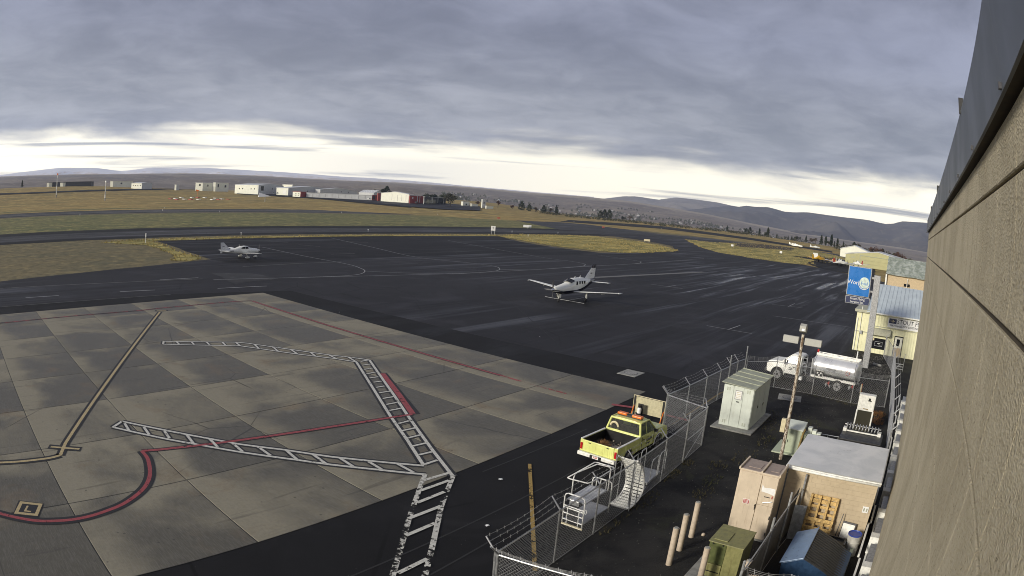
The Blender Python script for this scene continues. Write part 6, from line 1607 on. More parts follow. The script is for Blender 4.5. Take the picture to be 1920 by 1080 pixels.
# ---------------------------------------------------------------- far airport buildings
E1, E2 = R(105), R(15)
def cut(C, px_, head):
    """length along a heading from corner C until the sight line of photo column px_"""
    a = azel(px_, 375)[0]; e = Vector((math.cos(head), math.sin(head))); v = Vector((math.cos(a), math.sin(a)))
    den = e.x*v.y-e.y*v.x
    return abs((C.x*v.y-C.y*v.x)/den)
def building(name, label, c, left, right, eave, D, wallA, wallB, turn=None, to=None, roof='roof_pale', ridge=0.0, gable='B', winA=(), winB=(), winmat='glass', door=None, group=None, maxL=90, doormat='galv', skylights=0):
    E1, E2 = (R(105), R(15)) if turn is None else (azel(*c)[0]+R(turn), azel(*c)[0]+R(turn-90))
    C = far(c[0], c[1], D)
    if to: q = far(*to); E2 = math.atan2(q.y-C.y, q.x-C.x); E1 = E2+R(90)
    zt = far(c[0], eave, D).z; h = zt-C.z; pxm_ = D/1180
    LA = min(maxL, cut(C, left, E1)) if left else 8; LB = min(maxL, cut(C, right, E2)) if right else 8
    t = thing(name, label, 'building', C, E2, group)           # local x along E2, local y along E1
    low = min(C.z, 0)-3-C.z
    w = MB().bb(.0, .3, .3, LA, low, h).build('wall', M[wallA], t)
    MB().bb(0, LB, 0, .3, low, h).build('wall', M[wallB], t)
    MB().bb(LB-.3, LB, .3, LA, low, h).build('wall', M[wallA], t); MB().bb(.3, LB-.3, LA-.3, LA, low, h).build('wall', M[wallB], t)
    rr = ridge*pxm_; o = .35
    m = MB()
    if ridge and gable == 'B':
        m.prism([(-o, h), (LB/2, h+rr), (LB+o, h), (LB+o, h+.3), (LB/2, h+rr+.3), (-o, h+.3)], -o, LA+o, 'y')
        g = MB(); g.prism([(0, h), (LB, h), (LB/2, h+rr)], .02, .28, 'y'); g.build('gable', M[wallB], t)
    elif ridge:
        m.prism([(-o, h), (LA/2, h+rr), (LA+o, h), (LA+o, h+.3), (LA/2, h+rr+.3), (-o, h+.3)], -o, LB+o, 'x')
        g = MB(); g.prism([(0, h), (LA, h), (LA/2, h+rr)], .02, .28, 'x'); g.build('gable', M[wallA], t)
    else: m.bb(-o, LB+o, -o, LA+o, h, h+.35)
    rf = m.build('roof', M[roof], t)
    for k in range(skylights):
        m = MB(); y = LA*(.1+.8*k/skylights); m.prism([(.2, h+.32), (LB/2, h+rr+.32), (LB/2, h+rr+.42), (.2, h+.42)], y, y+LA*.05, 'y'); m.build('skylight', M['sign_white'], rf)
    for u, v0, v1, wd in winA:
        m = MB(); m.bb(-.12, -.01, LA*u-wd/2, LA*u+wd/2, h*v0, h*v1); m.build('window', M[winmat], t)
    for u, v0, v1, wd in winB:
        m = MB(); m.bb(LB*u-wd/2, LB*u+wd/2, -.12, -.01, h*v0, h*v1); m.build('window', M[winmat], t)
    if door:
        side, u0, u1, v1 = door
        if side == 'A': MB().bb(-.10, -.01, LA*u0, LA*u1, 0, h*v1).build('door', M[doormat], t)
        else: MB().bb(LB*u0, LB*u1, -.10, -.01, 0, h*v1).build('door', M[doormat], t)
    return t
W4 = lambda *u: [(k, .42, .58, 1.5) for k in u]
building('hangar', 'long cream hangar with four dark windows, leftmost of the far hangar row', (484, 361.5), 439, 530, 347, 800, 'hangar_pale', 'hangar_grey_and_shade', ridge=3, winA=W4(.16, .30, .66, .80), winB=[(.15, .3, .9, 5), (.55, .5, .65, 1.4), (.8, .5, .65, 1.4)], door=('A', .05, .95, .92), doormat='hangar_pale')
building('hangar', 'far hangar with cream end and long shaded gable holding two windows, behind the wind tetrahedron', (540, 364), 517, 622, 352.5, 790, 'hangar_pale', 'hangar_grey_and_shade', ridge=4.5, gable='B', winB=[(.42, .5, .7, 1.6), (.66, .5, .7, 1.6)], door=('A', .15, .45, .6), doormat='white')
building('hangar', 'flat white roofed building peeking between the two leftmost far hangars', (548, 352), 528, 553, 346.5, 900, 'hangar_pale', 'hangar_grey_and_shade')
building('hangar', 'far grey gabled hangar above the middle of the long low grey row', (600, 362), 590, 669, 355.5, 815, 'hangar_grey_and_shade', 'hangar_grey_and_shade', ridge=4.5, winB=[(.55, .5, .75, 1.6), (.75, .5, .75, 1.6)])
building('hangar_row', 'long low grey hangar row with plain doors along the far apron', (574, 368.5), None, 697, 361.3, 755, 'hangar_grey_and_shade', 'hangar_grey_and_shade', to=(697, 377.5, 735), maxL=170, winB=[(k/10, .02, .85, .5) for k in range(1, 10)], winmat='galv_dull')
building('office_block', 'small white far office with red door at the end of the long grey row', (563, 368.5), 548, 574, 359.7, 752, 'hangar_pale', 'brick_red', roof='brick_red', winA=[(.25, .5, .7, 2), (.6, .5, .7, 2), (.25, .15, .35, 2), (.6, .15, .35, 2)], winmat='shed_roof')
building('hangar', 'far hangar with striped skylight roof behind the red doored sheds', (700, 372), 672, 718, 362, 770, 'hangar_grey_and_shade', 'hangar_grey_and_shade', ridge=5, gable='B', skylights=5)
building('red_shed', 'small dark red far shed next to the big white hangar front', (697, 373.5), 696, 709, 365.5, 735, 'brick_red', 'brick_red', roof='hangar_grey_and_shade', door=('B', .1, .5, .8), doormat='dark_steel')
building('red_tower', 'narrow dark red far building touching the left edge of the big white hangar', (708, 374), 706.5, 713, 362, 728, 'brick_red', 'brick_red', roof='hangar_grey_and_shade')
building('hangar', 'big white far hangar front with pale sliding doors left of the red building', (766, 378), 714, 774, 364.5, 700, 'hangar_pale', 'hangar_grey_and_shade', ridge=3.5, gable='A', winA=[(k, .03, .88, .25) for k in (.1, .25, .4, .6)], winmat='galv_dull')
building('red_building', 'flat roofed dark red far building with two white posts beside the white hangar', (768, 379), 767, 794, 366.5, 690, 'brick_red', 'brick_red', roof='galv_dull', winB=[(.2, .5, .8, 2), (.55, .02, .98, .9), (.72, .02, .98, .9)], winmat='sign_white')
building('glass_terminal', 'long flat roofed far building with dark glass bays right of the red building', (795, 380), 794, 836, 369, 690, 'galv_dull', 'glass', roof='galv_dull', winB=[(k, .02, .97, .8) for k in (.02, .3, .36, .62, .9)], winmat='galv')
building('shed', 'pale cream far shed with four little windows left of the windsock', (266, 352), 245, 284, 343.5, 830, 'hangar_pale', 'hangar_grey_and_shade', ridge=1.5, winA=W4(.15, .38, .6, .82), turn=48)
building('long_shed', 'long low black far shed on the left skyline behind the red and white mast', (171, 346), 86, 174, 340.5, 900, 'dark_wall', 'dark_wall', roof='dark_wall', maxL=140, turn=80)
building('white_shed', 'group of low white far sheds right of the long black shed', (212, 345), 205, 248, 339.5, 960, 'hangar_pale', 'hangar_pale', winB=[(.4, .0, .5, 6)], turn=62)
building('white_hut', 'tiny white far hut between the cream shed and the windsock', (331, 350), 326, 335, 346.5, 860, 'hangar_pale', 'hangar_grey_and_shade', turn=62)
building('white_office', 'left one of two white far buildings above the windsock', (380, 350.5), 365, 397, 342.8, 930, 'hangar_pale', 'hangar_pale', winA=[(.4, .2, .7, 3)], winB=[(.5, .1, .6, 6)], turn=62)
building('white_office', 'right one of two white far buildings above the windsock, with dark doorways', (404, 351), 398, 427, 342.2, 930, 'hangar_pale', 'hangar_pale', winB=[(.2, 0, .7, 4), (.75, 0, .5, 6)], turn=62)
building('white_hut', 'white far hut in front of the left end of the long black shed', (92, 345.5), 86, 96, 342.8, 880, 'hangar_pale', 'hangar_pale', turn=62)
building('white_hut', 'white far hut in front of the middle of the long black shed', (118, 345.5), 111, 121, 342.8, 880, 'hangar_pale', 'hangar_pale', turn=62)
building('white_store', 'left white far building with flat roof near the white tower', (868, 385), 865, 881, 378, 720, 'hangar_pale', 'hangar_pale', roof='galv_dull', winB=[(.5, .1, .5, 3)])
building('white_store', 'small square white far building just left of the white tower', (884, 386), 883, 897, 382.5, 715, 'hangar_pale', 'hangar_pale')
building('control_tower', 'slim white far tower with a dark window band among bare trees', (904, 389), 903, 911, 374.5, 705, 'hangar_pale', 'hangar_grey_and_shade', winB=[(.5, .45, .75, 2)])
building('white_store', 'low white far building at the foot of the white tower, to its right', (912, 390), 911, 926, 386.5, 700, 'hangar_pale', 'hangar_pale')
# right hand side
def hangar_right():
    t = thing('khaki_hangar', 'khaki steel hangar with a wide panelled door behind the blue sign', 'building', (277, 0, 0))
    Y0, Y1, h = 2, 33.5, 4.6
    MB().bb(0.2, 30, Y0, Y1, 0, h).build('wall', M['hangar_tan'], t)
    m = MB(); m.prism([(Y0, h), (Y1, h), ((Y0+Y1)/2+1, h+2.3)], .2, .5, 'x'); m.build('gable', M['hangar_tan'], t)
    m = MB(); m.prism([(Y0-.4, h), ((Y0+Y1)/2+1, h+2.35), (Y1+.4, h), (Y1+.4, h+.3), ((Y0+Y1)/2+1, h+2.65), (Y0-.4, h+.3)], 0, 30, 'x'); m.build('roof', M['hangar_grey_and_shade'], t)
    for z0, z1_ in ((.1, 1.5), (1.55, 2.95), (3.0, 4.4)): MB().bb(-.02, .18, 5, 26.5, z0, z1_).build('door_panel', M['hangar_tan'], t)
    MB().bb(-.0, .19, 4.7, 4.98, 0, 4.7).build('door_post', M['shed_roof'], t); MB().bb(0, .19, 26.52, 26.8, 0, 4.7).build('door_post', M['shed_roof'], t)
    MB().bb(0, .19, 4.7, 26.8, 4.72, 4.95).build('door_head', M['shed_roof'], t)
    m = MB(); m.bb(.16, .195, 29, 31, 3.9, 4.1); m.bb(.16, .195, 28.6, 31, 3.3, 3.5); m.build('wall_mark', M['shed_roof'], t)
hangar_right()
def small_hangar():
    p = at(1573, 481, 0); C = far(1575, 477, 390)
    t = thing('cream_hangar', 'small cream gabled hangar just left of the khaki hangar roof', 'building', (C.x, C.y-12, 0))
    MB().bb(0, 16, -6, 12, -3, 4.6).build('wall', M['hangar_pale'], t)
    m = MB(); m.prism([(-6, 4.6), (12, 4.6), (3, 7.2)], 0, .3, 'x'); m.build('gable', M['hangar_pale'], t)
    m = MB(); m.prism([(-6.5, 4.5), (3, 7.25), (12.5, 4.5), (12.5, 4.8), (3, 7.55), (-6.5, 4.8)], -.3, 16.3, 'x'); m.build('roof', M['roof_pale'], t)
    MB().bb(-.06, -.01, -3, 9, 0, 3.6).build('door', M['hangar_pale'], t)
small_hangar()
def shingle_house():
    t = thing('shingled_building', 'peach walled building with a steep mossy grey shingle roof beyond the yellow office', 'building', (140, 0, 0))
    MB().bb(.1, 16, -12, 6.6, 0, 5.0).build('wall', M['peach'], t)
    n = 0; sh = None
    for r in range(7):                                   # courses of shingle strips
        x0, z0 = -.5+.72*r, 4.95+.50*r
        for k in range(10):
            y0 = -12+1.9*k; y1 = min(y0+1.88, 6.9)
            m = MB(); dz = rp.uniform(-.03, .05)
            m.prism([(x0, z0+dz), (x0+.80, z0+.50+dz), (x0+.80, z0+.62+dz), (x0, z0+.16+dz)], y0, y1, 'y'); m.build('shingle', M['shingle'], t)
    m = MB(); m.prism([(4.5, 8.4), (14.5, 4.9), (14.5, 5.1), (4.5, 8.55)], -12, 6.8, 'y'); m.build('roof', M['shingle'], t)
    MB().bb(-.5, .3, 6.61, 6.95, 2.4, 5.1).build('corner_trim', M['white'], t)
    for y in (.9, 1.75): MB().bb(.02, .09, y, y+.62, 2.9, 3.5).build('window', M['glass'], t)
    m = MB(); m.cyl((-.3, 1.6, 2.4), (-.3, 1.6, 4.6), .07, n=6); m.build('vent_pipe', M['white'], t)
shingle_house()

# ---------------------------------------------------------------- crop planes and other far aircraft
def small_plane(name, label, p, rz, col, accent, group=None):
    t = thing(name, label, 'airplane', p, rz, group)
    m = MB(); hull(m, [(.2, .40, 1.9, 1.0), (.8, .5, 2.0, .9), (2.4, .55, 2.1, .9), (3.2, .5, 2.7, .95), (3.9, .5, 2.7, 1.0), (5.4, .35, 1.9, 1.05), (8.2, .10, 1.4, 1.15)]); m.build('fuselage', M[col], t, smooth=True)
    for s in (-1, 1):
        m = MB(); foil(m, (2.2, s*.4, 1.05), (2.3, s*6.6, 1.5), 1.9, 1.7, .13); m.build('wing', M[col], t)
        m = MB(); foil(m, (7.3, s*.1, 1.3), (7.5, s*2.2, 1.35), 1.1, .8, .1); m.build('tailplane', M[col], t)
        m = MB(); m.cyl((2.6, s*1.1, 1.0), (2.5, s*1.2, .4), .08, n=6); m.wheel((2.5, s*1.2, .4), .4, .22, 'y', 14); m.build('main_wheel', M['rubber'], t)
    m = MB(); foil(m, (6.9, 0, 1.4), (7.6, 0, 3.0), 1.4, .9, .1, True); m.build('fin', M[accent], t)
    MB().bb(3.1, 3.95, -.46, .46, 2.15, 2.66).build('canopy', M['glass'], t, bevel=.1)
    prop(t, (.2, 0, 1.5), 1.3, 3, M['black'], R(90)); return t
M['ag_yellow'] = plain('yellow_aircraft_paint', (.72, .42, .02), .3, var=.05)
G = 'crop planes parked left of the khaki hangar'
small_plane('crop_plane', 'orange yellow crop plane nearest the white trailer', (266, 41.5, .15), R(150), 'ag_yellow', 'ag_yellow', G)
small_plane('crop_plane', 'orange yellow crop plane in the middle of the parked crop planes', (264, 37.5, .15), R(200), 'ag_yellow', 'brick_red', G)
small_plane('crop_plane', 'white crop plane right next to the yellow ones', (262, 33.0, .15), R(170), 'ac_white', 'ac_white', G)
small_plane('crop_plane', 'white crop plane with red fin touching the khaki hangar', (268, 28.5, .15), R(215), 'ac_white', 'brick_red', G)
small_plane('crop_plane', 'white crop plane lowest in the parked cluster, nearest the wet apron', (254, 29.5, .15), R(140), 'ac_white', 'red', G)
def trailer():
    p = at(1528, 487, .1); t = thing('box_trailer', 'small white box trailer left of the yellow crop planes', 'trailer', p, R(12))
    MB().bb(-2.6, 2.6, -1.1, 1.1, .7, 2.9).build('box', M['white'], t, bevel=.05)
    for s in (-1, 1):
        m = MB(); m.wheel((-.4, s*.95, .4), .4, .2, 'y', 14); m.build('wheel', M['rubber'], t)
    m = MB(); m.cyl((2.6, 0, .6), (4.0, 0, .5), .06, n=6); m.build('drawbar', M['dark_steel'], t)
trailer()
for i, (x, y, rz, l) in enumerate(((1498, 464, 80, 'left one of two far white airplanes parked near the row of poplars'), (1505, 466.5, 95, 'right one of two far white airplanes parked near the row of poplars'), (1537, 468.5, 120, 'single far white airplane between the poplars and the cream hangar'))):
    q = at(x, y, 0); q.z = .1; small_plane('parked_plane', l, q, R(rz), 'ac_white', 'ac_white', 'far white airplanes')
# ---------------------------------------------------------------- masts, windsock, markers, signs
def mast(name, label, base, top, D, bands):
    B = far(*base, D); T = far(base[0], top, D); t = thing(name, label, 'mast', (B.x, B.y, B.z))
    h = T.z-B.z; n = bands
    m = MB(); m.cyl((0, 0, -2), (0, 0, 0), .5, n=8); m.build('base', M['conc_plain'], t)
    for k in range(n):
        m = MB(); r = .42-.2*k/n; m.cyl((0, 0, h*k/n), (0, 0, h*(k+1)/n), r, r, 8); m.build('section', M['white'] if k % 2 == 0 else M['galv'], t)
    m = MB(); m.cyl((0, 0, h), (0, 0, h+1.2), .8, .5, 8); m.build('lamp', M['orange'] if bands > 6 else M['white'], t)
mast('beacon_mast', 'tall white mast with an orange top on the far left grass', (105.5, 365.5), 328, 520, 7)
mast('light_mast', 'thin white mast with a plain top left of the cream far shed', (197, 371), 342, 480, 5)
def windsock():
    B = far(370, 364, 640); T = far(370, 357, 640); t = thing('windsock', 'orange windsock on a short pole on the far grass', 'windsock', B); h = T.z-B.z
    m = MB(); m.cyl((0, 0, -3), (0, 0, h), .16, n=6); m.build('pole', M['orange'], t)
    m = MB(); m.cyl((-1.2, 1, h), (1.4, -1.4, h-.3), .95, .45, 10); m.build('sock', M['orange'], t)
windsock()
def marker(px_, py_, col, lab):
    p = atg(px_, py_); o = MB().bb(-1.5, 1.5, -1.9, 1.9, -.3, .55).build('circle_marker', M[col], None, p, R(15)); return tag(o, lab, 'marker', 'red and white markers of the segmented circle')
lw = ['leftmost white', 'second white', 'third white', 'fourth white', 'fifth white', 'sixth white', 'seventh white', 'eighth white', 'rightmost white']
for i, (x, y) in enumerate(((329, 372.5), (340, 371), (346, 374), (360, 371), (372, 374.5), (384, 371), (398, 374.5), (404, 372), (416, 373.7))): marker(x, y, 'sign_white', '%s low marker slab from the left in the circle below the windsock' % lw[i])
lr = ['leftmost red', 'second red', 'third red', 'fourth red', 'fifth red', 'rightmost red']
for i, (x, y) in enumerate(((320, 373.5), (332, 375), (358, 374.7), (371, 371), (410, 374.6), (428, 374))): marker(x, y, 'red', '%s low marker slab from the left in the circle below the windsock' % lr[i])
def tetra():
    B = far(497, 371.5, 560); t = thing('wind_tetrahedron', 'white wedge shaped wind tetrahedron on a pivot in front of the far hangars', 'wind indicator', B, E2)
    m = MB(); m.add([(-6.2, 2.4, .9), (-6.2, -2.4, .9), (-5.4, 0, 4.6), (5.2, 0, 1.7)], [(0, 1, 2), (1, 3, 2), (3, 0, 2), (0, 3, 1)])
    T = Matrix.Rotation(R(-38), 4, 'Z'); m.v = [tuple(T @ Vector(p)) for p in m.v]; m.build('wedge', M['sign_white'], t)
    m = MB(); m.cyl((0, 0, -3), (0, 0, 1.4), .3, n=8); m.build('pivot', M['galv'], t)
tetra()
def sign(label, px_, py_, w, h, col, post=1.0, txt=None, rz=None):
    p = at(px_, py_, .05); a = math.atan2(p.y, p.x); t = thing('airfield_sign', label, 'sign', p, a if rz is None else rz)
    for y in ((-w*.35, w*.35) if w > 1.3 else (0,)):
        m = MB(); m.cyl((0, y, -.05), (0, y, post), .05, n=6); m.build('post', M['galv'], t)
    MB().bb(-.08, .08, -w/2, w/2, post, post+h).build('panel', M[col], t, bevel=.02)
    if txt: word(txt, h*.7, M['black'], t, (-.09, 0, post+h/2), (R(90), 0, R(-90)))
sign('white square sign on a thin post at the edge of the dark parking apron', 924, 441, 1.5, 1.6, 'sign_white', 1.5, 'T')
sign('left one of two small white boxes beside the far taxiway', 986, 428.5, 2.6, 1.1, 'sign_white', .5)
sign('right one of two small white boxes beside the far taxiway', 992, 428.8, 2.0, 1.1, 'sign_white', .5)
sign('small red sign beside the far crossing taxiway', 935, 411.5, 2.0, .8, 'brick_red', .5)
sign('pale double box sign on the grass tip by the wet taxiway bend', 1213, 454, 2.6, .8, 'cream', .4)
sign('tiny pink sign on the verge right of the taxiway crossing', 1131, 428, 1.6, .7, 'brick_red', .4)
sign('small white ball sign on the right grass beside the dark loop', 1464, 476, 1.2, 1.0, 'sign_white', .3)
sign('small white sign left of the dark loop on the right grass', 1373, 463, 1.2, .9, 'sign_white', .3)
for i, (x, y, l) in enumerate(((273.5, 455, 'white topped marker post at the left corner of the dark parking apron'),)):
    p = at(x, y, .06); m = MB(); m.cyl((0, 0, 0), (0, 0, 2.0), .07, n=6); m.cyl((0, 0, 1.2), (0, 0, 2.0), .12, n=8); tag(m.build('marker_post', M['sign_white'], None, p), l, 'post')
lights = [(150, 404), (308, 391), (412, 398), (305, 395.5), (640, 399.5), (820, 403), (1076, 417), (848, 401), (960, 436.5), (1046, 438), (990, 444), (1240, 430), (1170, 421), (690, 434), (452, 441)]
where = ['on the far left runway verge below the white mast', 'above the runway, below the marker circle, left of its twin', 'on the runway edge right below the leftmost far hangar', 'on the runway edge just below the marker circle', 'on the runway edge under the long low hangar row', 'on the runway edge under the glass bayed building', 'beside the crossing taxiway under the pine clump', 'on the runway edge right of the glass bayed building', 'on the taxiway edge just right of the white square sign', 'on the taxiway edge above the middle of the straw island', 'at the upper left rim of the straw grass island', 'at the far side of the crossing taxiway by the bend', 'beside the crossing taxiway below the wide bare brown tree', 'on the taxiway edge left of the white square sign', 'on the taxiway edge above the small parked airplane']
for (x, y), w_ in zip(lights, where):
    l = 'tiny white edge light '+w_
    p = at(x, y, .06); m = MB(); m.cyl((0, 0, 0), (0, 0, .5), .06, n=6); m.ball((0, 0, .6), .16, 8, 5); tag(m.build('edge_light', M['sign_white'], None, p), l, 'airfield light', 'edge lights along the far pavements')
# ---------------------------------------------------------------- far vehicles
def far_car(label, px_, py_, D, rz, col, truck=False):
    p = far(px_, py_, D); t = thing('parked_car', label, 'car', p, rz, 'far parked vehicles')
    m = MB(); m.prism([(-2.3, .3), (2.3, .3), (2.3, .85), (1.2, 1.0), (-2.3, 1.0)], -.9, .9, 'y'); m.build('body', M[col], t, bevel=.06)
    m = MB(); x0 = -.4 if truck else -1.8
    m.prism([(x0, 1.0), (1.1, 1.0), (.5, 1.65), (x0+.3, 1.65)], -.8, .8, 'y'); m.build('cabin', M['glass'], t, bevel=.05)
    MB().bb(x0+.3, .5, -.78, .78, 1.66, 1.72).build('roof', M[col], t)
    for x in (-1.4, 1.4):
        for s in (-1, 1):
            m = MB(); m.wheel((x, s*.8, .34), .34, .2, 'y', 12); m.build('wheel', M['rubber'], t)
far_car('left white far car parked between the two leftmost far hangars', 513, 363, 790, R(60), 'white')
far_car('right white far car parked between the two leftmost far hangars', 520, 363.3, 790, R(70), 'white')
far_car('white far pickup before the dark red shed', 692, 373.5, 730, R(20), 'white', True)
far_car('dark far car before the dark red building', 781, 380.5, 680, R(20), 'dark_steel')
far_car('white far van at the end of the far apron near the white tower', 876, 390, 690, R(10), 'white')

# ---------------------------------------------------------------- trees
def crown(kind, seed):
    rnd = random.Random(seed); m = MB()
    def tri(p, s, up=.3):
        a, b = [Vector((rnd.gauss(0, 1), rnd.gauss(0, 1), rnd.gauss(0, 1)*.7+up)).normalized()*s for _ in range(2)]
        m.add([p-a*.5-b*.3, p+a*.6, p+b*.7], [(0, 1, 2)])
    if kind in ('cone', 'poplar', 'pine'):
        R0 = {'cone': .34, 'poplar': .14, 'pine': .42}[kind]
        for _ in range(620):
            z = rnd.random()**.9
            prof = {'cone': (1-z)**.85*(.75+.25*math.cos(z*26)), 'poplar': math.sin(math.pi*min(1, z*.9+.12))**.6, 'pine': (1-z**2.6)*(.80+.35*noise.noise((z*6, seed, 1)))*min(1, .35+z*2.2)+.10}[kind]
            r = R0*max(.03, prof)*math.sqrt(rnd.uniform(.15, 1)); a = rnd.uniform(0, 6.28)
            r *= 1+.35*noise.noise((math.cos(a)*2, math.sin(a)*2, z*5+seed))
            tri(Vector((r*math.cos(a), r*math.sin(a), .10+.90*z)), .095)
    elif kind == 'round':
        cl = [(Vector((rnd.gauss(0, .15), rnd.gauss(0, .15), rnd.uniform(.38, .80))), rnd.uniform(.13, .22)) for _ in range(9)]
        for _ in range(700):
            c, r = rnd.choice(cl); d = Vector((rnd.gauss(0, 1), rnd.gauss(0, 1), rnd.gauss(0, 1))).normalized()
            tri(c+d*r*rnd.uniform(.5, 1.05), .085)
    else:                                                # bare
        def br(p, d, l, k):
            q = p+d*l; w = d.cross(Vector((rnd.random(), rnd.random(), rnd.random()))).normalized()*(.010+.014*k/4)
            m.add([p+w, p-w, q-w*.5, q+w*.5], [(0, 1, 2, 3)])
            if k: 
                for _ in range(4 if k > 1 else 5): br(q-d*l*rnd.uniform(0, .5), (d+Vector((rnd.gauss(0, .5), rnd.gauss(0, .5), rnd.gauss(.05, .35)))).normalized(), l*rnd.uniform(.55, .8), k-1)
        for _ in range(3): br(Vector((0, 0, .18)), Vector((rnd.gauss(0, .3), rnd.gauss(0, .3), 1)).normalized(), .25, 4)
    return m
CR = {}
def tree(kind, label, px_, by, hpx, D, group=None, mat=None, wide=1.0):
    a, e = azel(px_, by-hpx); x, y = D*math.cos(a), D*math.sin(a); zt = CAM_H+D*math.tan(e)
    zb = min(gz(x, y), CAM_H+D*math.tan(azel(px_, by)[1])+.5); h = max(3, zt-zb)
    t = thing({'cone': 'conifer_tree', 'pine': 'pine_tree', 'poplar': 'poplar_tree', 'round': 'leafy_tree', 'bare': 'bare_tree'}[kind], label, 'tree', (x, y, zb), 0, group)
    sd = int(px_*7+by) % 3
    mt = mat or {'cone': 'conifer', 'pine': 'conifer', 'poplar': 'conifer', 'round': 'round', 'bare': 'bare'}[kind]
    k = (kind, sd, mt)
    if k not in CR:
        c = crown(kind, sd+1).build('crown', M[mt], t)
        m = MB(); m.cyl((0, 0, -.05), (.01, 0, .35), .028, .016, 7); m.cyl((.01, 0, .34), (0, .01, .7), .016, .006, 6); tr = m.build('trunk', M['bark'], t); CR[k] = (c.data, tr.data)
    else:
        for nm, me in zip(('crown', 'trunk'), CR[k]):
            o = bpy.data.objects.new(nm, me); COL.objects.link(o); o.parent = t
    t.scale = (h*wide, h*wide, h); t.rotation_euler.z = (px_*1.7) % 6.28
g1, g2, g3 = 'trees beyond the far hangars', 'trees along the far edge of the airfield', 'trees behind the khaki hangar'
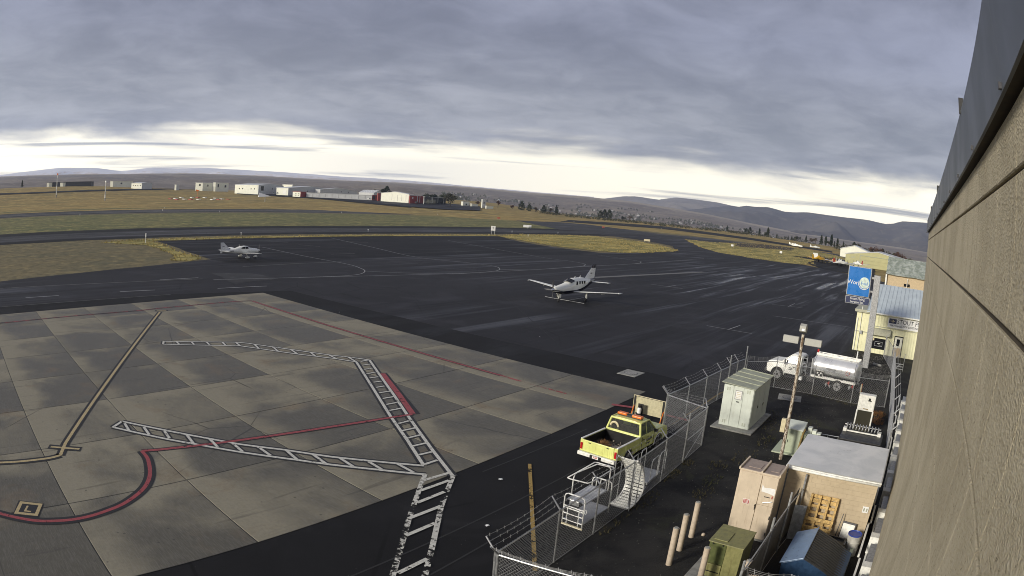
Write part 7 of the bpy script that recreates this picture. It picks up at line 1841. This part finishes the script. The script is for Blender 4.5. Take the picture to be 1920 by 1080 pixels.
TREES = [
 ('cone', 'lone dark conifer on the left skyline beside the long black shed', 42, 346, 8, 900, None, None),
 ('round', 'left dark tree over the skylight roofed far hangar', 707, 361, 7, 800, g1, 'conifer'), ('round', 'middle dark tree over the skylight roofed far hangar', 718, 361, 8, 800, g1, 'conifer'), ('pine', 'tallest dark tree over the skylight roofed far hangar', 726, 361, 12, 800, g1, None),
 ('round', 'small dark tree behind the red building roof', 799, 369, 9, 760, g1, 'conifer'), ('round', 'low dark tree behind the glass bayed building', 817, 371, 8, 760, g1, 'conifer'), ('round', 'dark tree over the right end of the glass bayed building', 832, 372, 12, 760, g1, 'conifer'),
 ('round', 'large dark olive tree standing at the right end of the glass bayed building', 846, 383, 22, 680, g1, None),
 ('bare', 'reddish bare tree left of the white tower', 896, 388, 14, 740, g1, 'reddish'), ('bare', 'tall reddish bare tree right of the white tower', 935, 389, 18, 780, g1, 'reddish'), ('bare', 'reddish bare bush-like tree left of the pine pair', 962, 395, 14, 800, g2, 'reddish'),
 ('pine', 'left and taller pine of the dark pair', 979, 398, 20, 820, g2, None), ('pine', 'right and shorter pine of the dark pair', 993, 399, 16, 820, g2, None), ('bare', 'grey bare tree right of the pine pair', 1005, 400, 15, 830, g2, None), ('pine', 'single pine between two grey bare trees', 1020, 401, 16, 840, g2, None), ('bare', 'grey bare tree left of the small spire-shaped conifer', 1033, 402, 16, 850, g2, None), ('cone', 'small spire-shaped conifer ending the first tree row', 1044, 402, 17, 850, g2, None),
 ('pine', 'left tree of the dark clump of three pines', 1126, 409, 14, 900, g2, None), ('pine', 'middle tree of the dark clump of three pines', 1134, 411, 18, 900, g2, None), ('pine', 'right tree of the dark clump of three pines', 1143, 412, 19, 900, g2, None),
 ('round', 'small dark round tree right of the clump of three pines', 1168, 415, 10, 920, g2, 'conifer'), ('bare', 'wide bare brown tree right of the small dark round tree', 1181, 416, 16, 920, g2, None),
 ('cone', 'small conifer at the left start of the right hand tree line', 1364, 433, 10, 880, g2, None), ('round', 'left one of two close dark trees below the dark mountain', 1400, 439, 12, 860, g2, 'conifer'), ('pine', 'right one of two close dark trees below the dark mountain', 1407, 439, 13, 860, g2, None),
 ('poplar', 'first slim poplar right of the two close dark trees', 1425, 442, 14, 850, g2, None), ('poplar', 'second slim poplar, paired with a low bush', 1441, 442, 15, 850, g2, None), ('round', 'low bush beside the second slim poplar', 1436, 442, 8, 850, g2, 'conifer'),
 ('cone', 'small conifer above the dark loop of grass', 1457, 445, 7, 820, g2, None), ('cone', 'leftmost tiny conifer of the trio beside the round bush', 1472, 448, 6, 800, g2, None), ('cone', 'middle tiny conifer of the trio beside the round bush', 1478, 448, 6, 800, g2, None), ('cone', 'rightmost tiny conifer of the trio beside the round bush', 1485, 448, 6, 800, g2, None), ('round', 'round grey bush right of the tiny conifer trio', 1493, 449, 9, 800, g2, None),
 ('cone', 'conifer above the pair of far white airplanes', 1512, 450, 8, 760, g2, None), ('bare', 'bare tree right of the conifer above the far white airplanes', 1521, 451, 9, 760, g2, None), ('bare', 'wide bare tree left of the tall dark cone tree', 1530, 454, 12, 740, g2, None), ('cone', 'tall dark cone tree left of the poplar pair', 1541, 456, 15, 720, g2, None), ('poplar', 'left poplar of the tall pair', 1549, 458, 15, 700, g2, None), ('round', 'bushy tree between the tall poplar pair', 1554, 460, 10, 700, g2, None), ('poplar', 'right and tallest poplar of the tall pair', 1560, 460, 20, 690, g2, None), ('cone', 'short cone tree right of the tall poplar pair', 1565, 462, 10, 690, g2, None), ('poplar', 'last slim poplar before the cream hangar', 1571, 464, 17, 680, g2, None), ('cone', 'stout conifer over the cream hangar', 1582, 465, 12, 660, g2, None),
 ('round', 'low dark bush left above the khaki hangar', 1593, 466, 8, 600, g3, None), ('pine', 'dark pine over the left end of the khaki hangar', 1602, 468, 14, 600, g3, None), ('round', 'round dark tree over the khaki hangar roof peak', 1611, 471, 15, 590, g3, None), ('bare', 'bare tree over the khaki hangar roof', 1622, 473, 12, 590, g3, None), ('round', 'low round tree over the right half of the khaki roof', 1634, 475, 11, 580, g3, None), ('round', 'large reddish brown tree over the shingle roof corner', 1647, 478, 18, 570, g3, 'reddish'), ('pine', 'slim dark tree beside the large reddish brown tree', 1655, 478, 11, 570, g3, None), ('round', 'dark round tree over the left part of the shingle roof', 1663, 483, 15, 560, g3, None), ('round', 'low tree over the middle of the shingle roof', 1676, 486, 12, 560, g3, None), ('round', 'brown round tree over the right part of the shingle roof', 1685, 489, 17, 550, g3, 'reddish'), ('round', 'small tree beside the terminal wall over the shingle roof', 1711, 494, 11, 540, g3, None)]
for k_, l_, x_, b_, h_, D_, gr_, mt_ in TREES: tree(k_, l_, x_, b_, h_, D_, gr_, mt_, 1.0 if k_ != 'round' else 1.25)
def scrub():
    rnd = random.Random(21); m = MB()
    for _ in range(700):
        px_ = rnd.choice([rnd.uniform(1480, 1730), rnd.uniform(1000, 1480)]); D = rnd.uniform(560, 640) if px_ > 1570 else rnd.uniform(760, 900)
        a = azel(px_, 450)[0]; x, y = D*math.cos(a), D*math.sin(a); z = gz(x, y); s = rnd.uniform(1.0, 2.6) if px_ < 1480 else rnd.uniform(1.5, 4.0)
        for _ in range(14):
            c = Vector((x+rnd.gauss(0, s), y+rnd.gauss(0, s), z+rnd.uniform(0, s*1.3))); A = Vector((rnd.gauss(0, 1), rnd.gauss(0, 1), rnd.gauss(0, 1)))*.5; B = Vector((rnd.gauss(0, 1), rnd.gauss(0, 1), rnd.gauss(0, 1)))*.5
            m.add([c-A, c+A*.6+B, c-B], [(0, 1, 2)])
    m.build('scrub_bushes', M['round'], kind='stuff')
scrub()
# ---------------------------------------------------------------- air between here and the hills
def haze():
    m = bpy.data.materials.new('air_haze'); m.use_nodes = True; nt = m.node_tree; nt.nodes.remove(nt.nodes['Principled BSDF'])
    v = nt.nodes.new('ShaderNodeVolumePrincipled'); v.inputs['Color'].default_value = (.62, .73, 1.0, 1); v.inputs['Density'].default_value = HAZE; v.inputs['Anisotropy'].default_value = .2
    nt.links.new(v.outputs[0], nt.nodes['Material Output'].inputs['Volume'])
    b = MB().bb(-2600, 13500, -4200, 13500, -1900, 1000); o = b.build('haze', m, kind='stuff'); o.display_type = 'WIRE'
HAZE = 7.5e-5
haze()
